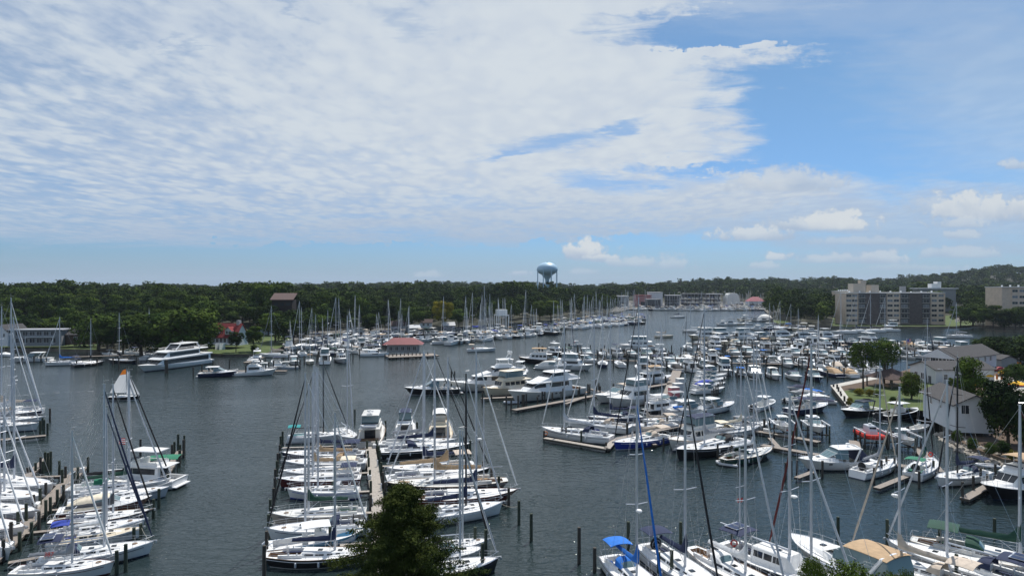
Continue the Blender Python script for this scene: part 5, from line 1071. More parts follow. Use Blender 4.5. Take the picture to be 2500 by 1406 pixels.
# riprap rocks
rk = pmat('riprap_stone', (.34,.31,.27), .95, var=.35, scale=.8, bump=.6, bscale=4); RR = random.Random(11); rocks = []
for i in range(7):
    bm = bmesh.new(); bmesh.ops.create_icosphere(bm, subdivisions=1, radius=.5)
    for vv in bm.verts: vv.co *= RR.uniform(.7, 1.15); vv.co.z *= .65
    me = bpy.data.meshes.new('rock'); bm.to_mesh(me); bm.free(); me.materials.append(rk); rocks.append(me)
line = [(2302,1062),(2320,1078),(2350,1098),(2385,1112),(2420,1126),(2455,1139),(2520,1148)]
cnt = 0; rb = {}
for (a, c), (d, f) in zip(line, line[1:]):
    A_, B_ = at(a, c), at(d, f); n = int((B_-A_).length/.62)
    for i in range(n):
        for k in range(4):
            q = A_.lerp(B_, (i+RR.random())/n); nn = Vector((B_-A_).normalized()); nn = Vector((-nn.y, nn.x, 0)); off = -.9+k*.75+RR.uniform(-.2, .2)
            o = bpy.data.objects.new('rock', rocks[cnt % 7]); C.objects.link(o); o.location = q+nn*off+Vector((0, 0, .05+k*.36)); s = RR.uniform(.9, 1.7); o.scale = (s*1.2, s, s*.9); o.rotation_euler = (RR.uniform(-.4,.4), RR.uniform(-.4,.4), RR.uniform(0, 6.3)); cnt += 1
            rr_ = ('waterline', 'second row', 'third row', 'top row')[k]
            rb[k] = rb.get(k, -1)+1; tagp(o, 'pale grey boulder of the stone bank, %s from left in its %s' % (ordn(rb[k]), rr_), 'boulder', 'boulders of the stone bank')
            if cnt >= 290: break
        if cnt >= 290: break
    if cnt >= 290: break
print('rocks', cnt)
# peninsula trees (crown higher detail)
def pro(seed, hh, rad, lm, nc, size, shape='round', nb=26, base=.25, tr=.25):
    V = crown(seed, hh, rad, nb, nc, size, base, shape); return (quadmesh('crown', V, lm), trunk_mb(seed, hh, rad, tr, 7, base).mesh('trunk', [bark]), hh, rad, V)
P1 = pro(201, 12, 4.6, leaf_mid, 4000, .23, base=.42, nb=17); P2 = pro(202, 8, 3.4, leaf_lite, 6000, .2, base=.1); P3 = pro(203, 9, 4.5, leaf_dark, 7000, .26, base=.1); P4 = pro(204, 13, 4.5, leaf_mid, 8000, .26, base=.25, nb=20); P5 = pro(205, 13, 4.5, leaf_mid, 5200, .24, base=.3, nb=13)
def ptree(P, u, vb, vt, label, nm='broadleaf_tree', wide=1.0, leaf=None, z=PZ):
    p = at(u, vb, z); hh = (H-z)-(vt-HOR)/F*p.y; s = hh/P[2]/.97; e = tree(nm, (p.x, p.y, z), P, s*wide, u % 6, label, leaf=leaf, sz=s); return e
ptree(P1, 2108, 948, 838, 'spreading thin crowned tree, left of the two beside the pavilion', wide=.95); ptree(P1, 2158, 938, 832, 'spreading tree nearer the pavilion, right of the two', wide=1.05)
ptree(P2, 2225, 975, 910, 'bright green rounded tree between the pavilion and the stilt house', wide=1.0)
ptree(P5, 2378, 1040, 878, 'large leafy tree standing against the stilt house', wide=.85); ptree(P4, 2362, 1000, 895, 'slim tree rising behind the stilt house roof', wide=.6)
ptree(P3, 2462, 1085, 935, 'dense dark tree right of the stilt house', wide=.8); ptree(P3, 2500, 1090, 960, 'dark tree at the right edge above the stone bank', wide=.8)
ptree(P3, 2410, 880, 826, 'wide dark tree behind the restaurant, left of the row', wide=1.6); ptree(P3, 2450, 886, 824, 'wide dark tree behind the parked cars, middle of the row', wide=1.6); ptree(P3, 2495, 886, 822, 'wide dark tree behind the parked cars at the right edge', wide=1.6); ptree(P3, 2545, 890, 824, 'wide dark tree beyond the right edge of the parking lot', wide=1.6)
ptree(P3, 2478, 940, 890, 'rounded dark shrub by the yellow parasols', 'shrub', wide=1.3); ptree(P3, 2520, 930, 895, 'second rounded shrub by the yellow parasols', 'shrub', wide=1.3)
for i, (u, vb, vt, lab, wd, lf) in enumerate([(2100,965,948,'yellow green hedge shrub at the back of the lawn, left',1.8,leaf_yel),(2122,967,950,'yellow green hedge shrub at the back of the lawn, middle',1.6,leaf_yel),(2140,968,952,'yellow green hedge shrub at the back of the lawn, right',1.5,leaf_lite),(2075,992,970,'yellow flowering shrub beside the boardwalk corner',.9,leaf_yel),(2090,998,978,'low shrub at the front edge of the lawn',1.1,leaf_lite),(2180,985,968,'grey green shrub in the garden bed near the pavilion',1.3,leaf_mid),(2340,1082,1050,'tangled green shrub above the stone bank, leftmost',1.0,leaf_mid),(2375,1100,1070,'tangled green shrub above the stone bank, second',1.1,leaf_mid),(2415,1112,1080,'brownish shrub above the stone bank, third',1.1,leaf_dark),(2470,1125,1098,'bright yellow shrub above the stone bank near the edge',1.1,leaf_yel),(2445,1110,1075,'dark bush above the stone bank behind the yellow shrub',1.2,leaf_dark),(2320,940,922,'small shrub by the wall of the white house',1.2,leaf_lite)]):
    ptree(P2, u, vb, vt, lab, 'shrub', wd, lf)
# far-bank feature trees
ptree(P4, 576, 858, 810, 'rounded green tree on the lawn in front of the red roofed house', wide=1.0, z=1.6); ptree(P4, 620, 856, 796, 'larger rounded tree on the lawn right of the red roofed house', wide=1.15, z=1.6); ptree(P3, 622, 860, 842, 'small clipped dark bush on the lawn', 'shrub', wide=1.2, z=1.5)
ptree(P4, 1080, 806, 735, 'tall yellow green tree on the left marina shore', wide=1.0, leaf=leaf_yel, z=1.5); ptree(P4, 1005, 808, 750, 'round mid green tree behind the left marina', wide=1.6, z=1.5); ptree(P4, 1345, 785, 733, 'pale green tree at the point of the left marina', wide=1.6, leaf=leaf_lite, z=1.5); ptree(P4, 1318, 787, 735, 'yellowish tree beside the pale one at the marina point', wide=1.3, leaf=leaf_lite, z=1.5); ptree(P4, 1120, 800, 755, 'bushy green tree by the boat yard huts', wide=1.4, z=1.5)
ptree(P4, 2150, 786, 762, 'small tree in front of the apartment block', wide=1.0, z=2.5)
for i, (u, vb, vt) in enumerate([(2425,800,745),(2452,803,757),(2480,804,752),(2510,805,750),(2345,797,748),(2375,795,742),(2400,800,752)]): ptree(P3 if i % 2 else P4, u, vb, vt, 'waterside tree right of the apartment lawn, %s in that cluster' % ORD[i], wide=1.3, z=1.5)
for i, (u, vb, vt) in enumerate([(20,838,775),(75,830,770),(130,826,775),(190,822,768),(240,852,770),(262,856,800),(300,862,790),(345,862,770),(395,864,765),(440,866,760),(456,868,757),(655,818,770),(672,832,764),(715,834,760),(694,828,768),(740,818,778),(775,812,770),(820,812,772),(860,812,775),(905,808,768),(940,806,772)]): ptree([P4, P3, P1][i % 3] if i % 3 < 2 else P4, u, vb, vt, 'large rounded tree of the left bank front, %s from the left' % ORD[i] if i < 20 else 'large rounded tree of the left bank front, rightmost', wide=1.45, z=2.0, leaf=[leaf_mid, leaf_dark, leaf_mid, leaf_dark][i % 4])
# parasols
ym = cloth('yellow')
for i, (u, vb, lab, closed) in enumerate([(2372,960,'open yellow parasol left of the others, nearest the stilt house',0),(2410,935,'open yellow parasol on the patio behind the big tree',0),(2395,928,'small open yellow parasol at the back of the patio',0),(2425,935,'closed orange parasol, left of the three furled ones',1),(2434,936,'closed orange parasol, middle of the three furled ones',1),(2446,935,'closed orange parasol, right of the three furled ones',1),(2452,928,'open yellow parasol just right of the furled ones',0),(2485,958,'large open yellow parasol with red trim at the right edge',2),(2495,935,'open yellow parasol at the right edge behind the larger one',0)]):
    p = at(u, vb, PZ); e = empty('parasol', (p.x, p.y, PZ), .3*i, lab, 'parasol'); MB().tube([(0,0,0),(0,0,2.9)], .04, 6).build('pole', alu, e)
    if closed == 1: MB().lathe([(.3, 1.2), (.26, 2.2), (.05, 3.0)], 8).build('canopy', cloth('orange') if i % 2 else cloth('orange'), e, smooth=True)
    else: r = 2.3 if closed == 2 else 1.7; MB().add([(r*cos(pi*j/4), r*sin(pi*j/4), 2.3) for j in range(8)]+[(0,0,3.1)]+[(r*cos(pi*j/4), r*sin(pi*j/4), 2.05) for j in range(8)], [(j, (j+1) % 8, 8) for j in range(8)]+[(j, j+9, (j+1) % 8+9, (j+1) % 8) for j in range(8)], [0]*8+[1]*8).build('canopy', [ym, cloth('red') if closed == 2 else ym], e)
# parked cars
def car(u, v, rz, col, label, z=PZ):
    p = at(u, v, z); e = empty('parked_car', (p.x, p.y, z+.02), rz, label, 'car', 'cars parked near the restaurant'); K = Kit(('car',), e)
    K.part('body', lambda: MB().loft([(2.25,.35,.72,.75,.7),(1.9,.28,.85,.88,.8),(.9,.26,.98,.9,.82),(-1.7,.28,1.0,.9,.82),(-2.2,.35,.9,.82,.72)], 0, None, .08), paint(col), smooth=True)
    cb = [(1.1,.95,.97,.78,.72),(.35,.95,1.42,.78,.62),(-1.1,.95,1.42,.78,.62),(-1.75,.95,1.0,.78,.7)]
    k = K.part('cabin', lambda: MB().loft(cb, 0, None, .05), paint(col), smooth=True); K.part('windscreen', lambda: front_glass(cb, 0, .1, .95, 1, 1.0, .02), glass, k); K.part('rear_window', lambda: front_glass(cb, 2, .05, .9, 1, 1.0, .02), glass, k)
    for sd in (1, -1):
        K.part('side_window', lambda: side_glass(cb, -1.2, .6, .25, .85, sd), glass, k)
        for x in (1.35, -1.35): K.part('wheel', lambda: MB().tube([(x, sd*.7, .33), (x, sd*.92, .33)], .33, 12), flat('black'))
        K.part('headlight', lambda: MB().box(2.1, 2.24, sd*.6-.14, sd*.6+.14, .6, .72), lglass)
for i, (u, v, rz, c, lab) in enumerate([(2340,934,.3,'white','white car beside the white house wall'),(2322,930,.3,'ltgrey','silver car behind the white one by the house wall'),(2418,903,.2,'white','white car in the parking lot nearest the shrub'),(2440,906,.2,'red','red car in the front of the parking lot'),(2452,893,.1,'white','white car in the middle of the parking lot'),(2475,890,.1,'orange','orange car in the parking lot'),(2430,888,.1,'white','white car at the left end of the back row'),(2495,886,.1,'offwhite','cream car at the right edge of the parking lot')]): car(u, v, rz, c, lab)
# lamp posts
for i, (u, v, hh, lab) in enumerate([(2302,975,7.5,'grey lamp post between the white houses'),(2215,955,8,'slim lamp post beside the bright green tree'),(2370,985,8,'dark lamp post in front of the big tree')]):
    p = at(u, v, PZ); e = empty('lamp_post', (p.x, p.y, PZ), 0, lab, 'lamp post'); MB().tube([(0,0,0),(0,0,hh)], [.09,.05], 6).build('post', steel, e); MB().tube([(0,0,hh),(-.9,0,hh+.15)], .04, 5).build('arm', steel, e); MB().box(-1.3,-.8,-.12,.12,hh+.08,hh+.2).build('lamp_head', flat('ltgrey'), e)
# rail beams of the dock in front of the lawn
HAZE = 0.00005
# ------------------------------------------------------------ docks and pilings
PIL = {}
NPIL = [0]
def piling(p, top=1.9, r=.16, mat_=None, label=None, group=None, name='piling', lean=0):
    k = (round(r, 2), round(top*2)/2); 
    if k not in PIL: PIL[k] = MB().tube([(0,0,-1.5),(0,0,k[1])], [r, r*.93], 9).box(-.0, .0, 0, 0, 0, 0).mesh('piling', [pilew]) if False else MB().tube([(0,0,-1.5),(0,0,k[1])], [r, r*.93], 9).mesh('piling', [pilew])
    if NPIL[0] >= 300: STUFFP.append((p, k[1], r)); return
    NPIL[0] += 1
    o = bpy.data.objects.new(name, PIL[k]); C.objects.link(o); o.location = (p.x, p.y, 0); o.rotation_euler = (lean, lean*.5, 0); o.scale = (1, 1, top/k[1])
    if mat_: o.material_slots[0].link = 'OBJECT'; o.material_slots[0].material = mat_
    o['_g'] = group; o['category'] = 'piling'; PGR.setdefault(group, []).append(o); return o
PGR = {}; STUFFP = []
def dock(name, pts, wd, label, z=.75, mat_=None, fingers=(), pil=None, group=None):
    """walkway along world points; fingers: (i, t, side, length, width)"""
    pts = [Vector((q[0], q[1], 0)) for q in pts]; e = empty(name, pts[0], 0, label, 'dock'); o0 = pts[0]; g = MB(); b_ = MB()
    for a, c in zip(pts, pts[1:]):
        d = (c-a).normalized(); n = Vector((-d.y, d.x, 0)); q = [a-n*wd/2-o0, c-n*wd/2-o0, c+n*wd/2-o0, a+n*wd/2-o0]
        g.add([(v.x, v.y, z-.08) for v in q]+[(v.x, v.y, z) for v in q], [(0,3,2,1),(4,5,6,7),(0,1,5,4),(1,2,6,5),(2,3,7,6),(3,0,4,7)])
        q = [a-n*wd*.46-o0, c-n*wd*.46-o0, c+n*wd*.46-o0, a+n*wd*.46-o0]
        b_.add([(v.x, v.y, z-.4) for v in q]+[(v.x, v.y, z-.083) for v in q], [(0,3,2,1),(4,5,6,7),(0,1,5,4),(1,2,6,5),(2,3,7,6),(3,0,4,7)])
    g.build('walkway', mat_ or plank, e); b_.build('stringer', beamw, e)
    for (a, c, w2) in fingers:
        a = Vector((*a[:2], 0)); c = Vector((*c[:2], 0)); d = (c-a).normalized(); n = Vector((-d.y, d.x, 0)); q = [a-n*w2/2-o0, c-n*w2/2-o0, c+n*w2/2-o0, a+n*w2/2-o0]
        MB().add([(v.x, v.y, z-.35) for v in q]+[(v.x, v.y, z-.012) for v in q], [(0,3,2,1),(4,5,6,7),(0,1,5,4),(1,2,6,5),(2,3,7,6),(3,0,4,7)], [1,0,1,1,1,1]).build('finger_pier', [mat_ or plank, beamw], e)
    return e
def P2(u, v, z=.75): q = at(u, v, z); return (q.x, q.y)
RD = random.Random(21)
def boat(fn, u, v, hd, L, label, group=None, nm='sailboat', cat=None, z=0, **kw):
    p = at(u, v, 0); e = empty(nm, (p.x, p.y, z), radians(hd), label, cat or {'sailboat': 'sailboat', 'motorboat': 'motorboat', 'motor_yacht': 'motor yacht', 'dinghy': 'dinghy'}.get(nm, 'boat'), group); return fn(e, L, **kw)
def sb(u1, v1, u2, v2, label, nm='sailboat', fn=sailboat, flip=False, group=None, z=0, cat=None, Lk=None, **kw):
    """stern (u1,v1) to bow (u2,v2) at the waterline"""
    a, c = at(u1, v1), at(u2, v2); d = c-a; L = Lk or d.length*1.03; p = (a+c)/2
    e = empty(nm, (p.x, p.y, z), atan2(d.y, d.x), label, cat or {'sailboat': 'sailboat', 'motorboat': 'motorboat', 'motor_yacht': 'motor yacht', 'dinghy': 'dinghy'}.get(nm, 'boat'), group); return fn(e, L, **kw)
S = ('cover', 'furl', 'wheel')
# --- left dock
dA = [P2(-60, 1400), P2(10, 1335), P2(198, 1140)]
fing = [(P2(u, v), P2(u2, v2), .75) for u, v, u2, v2 in [(160,1195,285,1183),(110,1245,235,1236),(62,1300,215,1284),(20,1372,120,1355),(150,1185,20,1163),(175,1160,60,1164),(60,1262,0,1270)]]
dock('walkway_pier', dA, 1.9, 'grey plank walkway dock running away at lower left', fingers=fing)
dock('walkway_pier', [P2(398, 1165), P2(440, 1100)], 1.2, 'short plank pier end with tall pilings beyond the left dock boats'); dock('walkway_pier', [P2(60, 1166), P2(118, 1115)], 1.2, 'short plank pier with pilings behind the left dock')
for (u, v, t, g_) in [(8,1372,2.4,'left dock walkway'),(48,1345,2.2,'left dock walkway'),(77,1325,2.4,'left dock walkway'),(95,1300,2.6,'left dock walkway'),(112,1270,2.6,'left dock walkway'),(64,1285,2.9,'left dock walkway'),(44,1310,3.0,'left dock walkway'),(27,1338,3.0,'left dock walkway'),(82,1262,2.9,'left dock walkway'),(98,1245,2.9,'left dock walkway'),(123,1262,2.6,'left dock walkway'),(140,1238,2.4,'left dock walkway'),(155,1225,2.4,'left dock walkway'),(112,1220,2.4,'left dock walkway'),(127,1205,2.4,'left dock walkway'),(152,1190,2.7,'left dock walkway'),(160,1178,2.5,'left dock walkway'),(182,1190,2.5,'left dock walkway'),(190,1180,2.5,'left dock walkway'),(215,1155,2.6,'left dock walkway'),(145,1165,2.6,'left dock walkway'),(180,1200,1.8,'left dock walkway'),
   (307,1395,2.9,'outer ends of the left dock slips'),(344,1340,2.9,'outer ends of the left dock slips'),(375,1265,2.5,'outer ends of the left dock slips'),(388,1240,2.6,'outer ends of the left dock slips'),(410,1190,2.2,'outer ends of the left dock slips'),(327,1325,1.8,'outer ends of the left dock slips'),(285,1400,2.4,'outer ends of the left dock slips'),
   (343,1112,2.9,'left dock far end'),(420,1122,2.6,'left dock far end'),(426,1114,2.6,'left dock far end'),(435,1100,3,'left dock far end'),(448,1118,3.2,'left dock far end'),(440,1128,3,'left dock far end'),(432,1150,2.6,'left dock far end'),(438,1140,2.8,'left dock far end'),(450,1106,3.2,'left dock far end'),
   (124,1150,3.2,'pier behind the left dock'),(117,1150,3,'pier behind the left dock'),(110,1148,3,'pier behind the left dock'),(99,1152,2.4,'pier behind the left dock'),(105,1160,2.2,'pier behind the left dock'),(87,1160,2,'pier behind the left dock'),(75,1163,1.6,'pier behind the left dock'),(67,1166,1.6,'pier behind the left dock'),
   (98,1058,2.6,'upper left dock end'),(108,1058,2.8,'upper left dock end'),(116,1062,2.4,'upper left dock end'),(122,1030,3.0,'upper left dock end'),(104,1050,2.6,'upper left dock end')]:
    piling(at(u, v), t, .20 if v > 1100 else .22, pilew2 if (u*7+v) % 3 else None, group=g_)
r1 = 'boats on the right side of the left dock'; r2 = 'boats on the left side of the left dock'
sb(88,1392,372,1352,'large white sloop with navy solar canopy and dodger, bow to the channel', canvas='navy', furl='navy', opts=('solar','dodger','furl','wheel','reverse'), MH=19.2, boot='navy', stripe='ltgrey', bl=.42, mx=.07)
K = sb(40,1414,276,1400,'white sloop with maroon stripe and grey cover numbered 387 in red', furl='white', hull='white', stripe='maroon', boot='maroon', cover='grey', canvas='grey', opts=('furl','wheel','cover'), MH=15, mx=.07, bl=.44)
text_mesh('387', .62, flat('red'), K.root, (K.mr-2.1, -.26, K.mz+K.bz+.14), (radians(80), 0, 0))
sb(120,1345,345,1312,'beige decked sloop with bright blue canvas behind the large white sloop', canvas='royal', cover='white', deck='cream', opts=('bimini','cover','wheel'), MH=17.0, bl=.38)
sb(125,1325,352,1292,'white sloop with plain deck between blue canvas sloop and navy hulled sloop', furl='navy', cover='grey', opts=('furl','wheel'), MH=15.2)
sb(140,1292,370,1268,'navy hulled sloop with dark grey boom cover on the left dock', hull='navy', boot='white', cover='darkgrey', furl='black', opts=('cover','furl','wheel','classic'), MH=17.5, bl=.5)
sb(150,1268,368,1240,'express cruiser with cream canopy and dark hull on the left dock', fn=cruiser, nm='motorboat', hull='maroon', boot='white', canvas='cream', opts=('camper',))
sb(172,1245,410,1212,'long white sloop with low deck ahead of the cream canopy cruiser', furl='alu', opts=('furl','wheel'), MH=17.0, hull='ltgrey')
K = sb(180,1222,415,1190,'white sloop with dark green sail cover numbered 73406', cover='dkgreen', opts=('cover','wheel','furl'), furl='black', MH=17.5, bl=.46, mx=.06)
text_mesh('73406', .62, flat('offwhite'), K.root, (K.mr-2.6, -.26, K.mz+K.bz+.16), (radians(80), 0, 0))
K = sb(175,1210,404,1197,'white sloop with black sail cover marked J 105', hull='white', cover='black', canvas='green', opts=('cover','wheel','furl','dodger'), furl='black', MH=16.5, bl=.44, mx=.10)
text_mesh('J 105', .62, flat('offwhite'), K.root, (K.mr-2.3, -.26, K.mz+K.bz+.16), (radians(80), 0, 0))
sb(434,1188,262,1180,'white pilothouse trawler with blue striped roof and green awning at the left dock end', fn=flybridge, nm='motorboat', hull='white', opts=('hardtop',), canvas='green')
p_ = at(402,1172); e = empty('awning', (p_.x, p_.y, 3.6), .2, 'green canvas awning at the stern of the pilothouse trawler', 'awning'); canopy(MB(), -2.2, 2.2, 1.5, 0, .2).build('canopy', cloth('green'), e, smooth=True); [MB().tube([(x_,-1.4,-3),(x_,-1.4,0)],.03,4).build('frame', steel, e) for x_ in (-2, 2)]
sb(-90,1190,128,1212,'white sloop with navy boom cover and navy bimini left of the left dock', canvas='navy', cover='navy', opts=('bimini','cover','wheel'), MH=16.5, bl=.42, flip=True)
sb(-110,1222,100,1240,'white sloop with open cockpit, second on the left side of the left dock', opts=('wheel','furl'), furl='ltgrey', MH=15)
sb(-120,1256,86,1276,'white sloop with grey hull side, third on the left of the left dock', hull='ltgrey', opts=('wheel','furl','cover'), cover='grey', MH=15.5)
sb(-150,1292,58,1318,'white sloop with dark red trim, fourth on the left of the left dock', stripe='maroon', opts=('wheel','furl'), MH=16)
sb(-190,1345,25,1370,'white sloop cut by the left edge, nearest on that side of the left dock', opts=('wheel','furl','dodger'), MH=16)
# upper left group
dock('walkway_pier', [P2(-60, 1078), P2(112, 1062)], 1.3, 'plank pier end under the sloops at the left edge')
sb(-80,1052,112,1050,'white sloop with black rail stripe nearest at the upper left pier', stripe='black', furl='white', opts=('furl','cover'), cover='grey', MH=21, Lk=13)
sb(-90,1042,125,1034,'grey hulled sloop with brown hatch cover behind the striped one', hull='ltgrey', cover='beige', canvas='brown', opts=('furl','cover','radome'), furl='alu', MH=23, Lk=14)
sb(-110,1028,132,1020,'navy hulled sloop with grey boom cover at the upper left pier', hull='navy', cover='ltgrey', opts=('furl','cover','radome'), furl='white', MH=27, Lk=15)
sb(132,1010,-100,1018,'sloop with dark blue folded canvas, farthest at the upper left pier', cover='beige', canvas='navy', opts=('cover','furl','bimini'), furl='black', MH=25, Lk=14)
# --- centre dock
cd = [P2(952,1480), P2(925,1254), P2(903,1082)]
fg = [(P2(a,b_), P2(c,d), .7) for a,b_,c,d in [(905,1085,690,1092),(915,1152,872,1154),(918,1197,820,1202),(930,1250,885,1250),(935,1320,830,1330),(932,1137,970,1136),(945,1182,985,1180),(955,1240,1010,1236)]]
dock('walkway_pier', cd, 1.75, 'pale plank walkway dock in the centre foreground, reaching away', fingers=fg, mat_=wood_mat('pale_planks', (.35,.315,.275), (8, .6, 4)))  # plank colour a tone paler than the weathered planks
for (u, v, t, g_) in [(888,1085,1.9,'centre dock walkway'),(916,1085,1.8,'centre dock walkway'),(896,1105,1.9,'centre dock walkway'),(919,1100,1.8,'centre dock walkway'),(900,1150,1.9,'centre dock walkway'),(927,1130,1.9,'centre dock walkway'),(903,1180,1.8,'centre dock walkway'),(931,1160,1.8,'centre dock walkway'),(905,1215,2.1,'centre dock walkway'),(935,1190,2.0,'centre dock walkway'),(905,1250,2.0,'centre dock walkway'),(940,1213,1.8,'centre dock walkway'),(945,1240,1.9,'centre dock walkway'),(898,1128,1.7,'centre dock walkway'),(924,1115,1.7,'centre dock walkway'),
   (685,1095,2,'left ends of the centre dock'),(690,1082,2,'left ends of the centre dock'),(683,1118,2,'left ends of the centre dock'),(678,1140,2,'left ends of the centre dock'),(676,1160,2,'left ends of the centre dock'),(672,1182,2,'left ends of the centre dock'),(671,1205,2,'left ends of the centre dock'),(668,1232,2,'left ends of the centre dock'),(660,1262,2,'left ends of the centre dock'),(656,1312,2.4,'left ends of the centre dock'),(651,1362,2.6,'left ends of the centre dock'),(645,1410,2.9,'left ends of the centre dock'),(813,1210,1.8,'left ends of the centre dock'),(806,1345,2.4,'left ends of the centre dock'),
   (1124,1092,2,'right ends of the centre dock'),(1136,1100,2.2,'right ends of the centre dock'),(1148,1110,2.2,'right ends of the centre dock'),(1164,1150,2.2,'right ends of the centre dock'),(1180,1165,2.2,'right ends of the centre dock'),(1200,1185,2.2,'right ends of the centre dock'),(1218,1205,2.2,'right ends of the centre dock'),(1242,1236,2.2,'right ends of the centre dock'),(1267,1280,2.6,'right ends of the centre dock'),(1297,1320,2.8,'right ends of the centre dock'),(1186,1358,2.6,'right ends of the centre dock'),(1178,1402,2.8,'right ends of the centre dock'),(1160,1335,2,'right ends of the centre dock'),(1055,1165,1.8,'right ends of the centre dock'),
   (866,1030,2.4,'head of the centre dock'),(941,1060,2.4,'head of the centre dock'),(1018,1058,2,'head of the centre dock'),(1090,1062,2.2,'head of the centre dock'),
   (1414,1375,3.4,'open water in front of the right fairway'),(1452,1395,2.2,'open water in front of the right fairway'),(1534,1365,3.6,'open water in front of the right fairway')]:
    piling(at(u, v), t*1.15, .20 if v > 1080 else .22, pilew2 if (u*5+v) % 3 else None, group=g_)
cl = 'boats on the left side of the centre dock'; cr_ = 'boats on the right side of the centre dock'
sb(668,1378,915,1372,'black hulled classic sloop with navy boom cover at the bottom of the centre dock', hull='black', boot='white', cover='navy', opts=('cover','wheel','classic','furl'), furl='white', MH=16.2, mx=.1, bl=.42)
K = sb(660,1352,885,1322,'white centre console with large grey outboard beside the black hulled sloop', fn=console, nm='motorboat', hull='ltblue', ob='ltgrey', nob=1, top='white')
sb(890,1300,655,1318,'large white sloop with navy dodger and black furled jib, left of the centre dock', canvas='navy', cover='white', furl='black', opts=('dodger','furl','wheel','wheelcover'), MH=19.5, mx=.12, hull='white')
sb(888,1268,663,1280,'beige decked sloop with dark green boom cover left of the centre dock', deck='offwhite', cover='dkgreen', canvas='dkgreen', furl='black', opts=('cover','wheel'), MH=17.5, mx=.1, hull='beige')
sb(878,1212,703,1216,'short white sloop with plumb bow left of the centre dock', opts=('wheel','reverse','dodger'), canvas='ltgrey', MH=15.5, hull='white', boot='royal')
sb(876,1182,681,1190,'maroon hulled sloop with navy canvas and yellow fender', hull='maroon', canvas='navy', cover='navy', opts=('bimini','wheel','furl'), furl='black', MH=17)
sb(874,1164,688,1170,'white sloop with cream bimini and tan boom cover left of the centre dock', canvas='cream', cover='tan', opts=('bimini','cover','wheel'), MH=17.5, hull='white')
sb(890,1143,693,1148,'grey sloop with light deck in the middle of the centre dock left row', hull='ltgrey', cover='tan', opts=('cover','dodger'), canvas='tan', MH=16.5)
sb(885,1122,690,1126,'dark sloop under navy boom cover left of the centre dock', hull='navy', cover='navy', opts=('cover','dodger','bimini'), canvas='navy', MH=16)
sb(700,1080,852,1072,'white racing sloop with teal canvas at the dock head, pointing right', canvas='teal', cover='white', opts=('bimini','furl','reverse'), furl='carbon' if False else 'black', mast='carbon', MH=15.5, hull='white', boot='white')
boat(sailboat, 845, 1072, -62, 11, 'white sloop pointing toward the camera beside the trawler with a dinghy', cover='white', furl='ltgrey', opts=('furl',), MH=24)
boat(flybridge, 908, 1076, 97, 14.5, 'cream topped trawler seen from the stern with a grey dinghy aboard', nm='motor_yacht', hull='offwhite', deck='offwhite', opts=('trawler','hardtop','radar','dinghy','enclosed'))
boat(flybridge, 990, 1062, 97, 11.5, 'motor yacht with dark navy bimini seen from the stern', nm='motor_yacht', opts=('bimini','enclosed'), canvas='navy')
boat(flybridge, 1076, 1070, 95, 13.5, 'cream flybridge trawler seen from the stern, right of the navy bimini one', nm='motor_yacht', hull='cream', deck='cream', canvas='white', opts=('trawler','bimini'), boot='maroon')
sb(930,1098,1112,1092,'white sloop with grey boom cover at the head of the centre dock', cover='grey', canvas='grey', opts=('cover','furl','dodger'), furl='white', MH=17.5)
sb(935,1118,1148,1104,'black hulled sloop with white deck at the centre dock right side', hull='black', boot='white', canvas='navy', opts=('dodger','furl','wheel','cover'), cover='navy', furl='black', MH=18.5)
boat(dinghy, 955, 1094, 60, 3.4, 'white inflatable dinghy propped beside the centre dock head', nm='dinghy')
boat(dinghy, 950, 1118, 70, 3.4, 'second white inflatable dinghy behind the black hulled sloop', nm='dinghy')
sb(1152,1150,946,1166,'grey hulled cruiser sloop with beige bimini right of the centre dock', hull='ltgrey', canvas='beige', cover='navy', opts=('bimini','cover','wheel','furl'), furl='alu', MH=19.5)
sb(950,1188,1192,1168,'dark hulled sloop with tan boom cover right of the centre dock', hull='black', cover='tan', opts=('cover','furl','wheel'), furl='black', MH=19, bl=.48)
sb(1215,1194,948,1206,'black hulled ketch with long tan covers right of the centre dock', hull='black', cover='tan', canvas='tan', opts=('cover','furl','mizzen','classic','wheel'), furl='white', MH=19.5, deck='offwhite')
sb(1020,1236,1262,1222,'maroon hulled sloop with bowsprit and white deck', hull='maroon', boot='white', cover='navy', opts=('cover','furl','wheel','classic','radome'), furl='white', MH=21, stripe='teak' if False else 'maroon')
sb(1010,1280,1225,1252,'long white sloop with sharp bow beside the maroon one', hull='white', cover='navy', opts=('cover','furl','wheel'), furl='ltgrey', mast='carbon', MH=18.6, boot='white')
sb(1040,1352,1192,1338,'white sloop partly hidden by the cedar, upper of three', opts=('furl',), MH=13.5, furl='black')
sb(1010,1375,1176,1366,'white runabout with wheel partly hidden by the cedar', fn=cruiser, nm='motorboat', opts=('arch',), canvas='white')
sb(990,1425,1214,1392,'black hulled sloop at the cedar foot with furled white jib', hull='black', opts=('furl','wheel'), furl='alu', MH=15)
for (u,v,hd,c,lab) in [(852,1173,10,'yellow','yellow horseshoe fender on the maroon hulled sloop'),]: pass
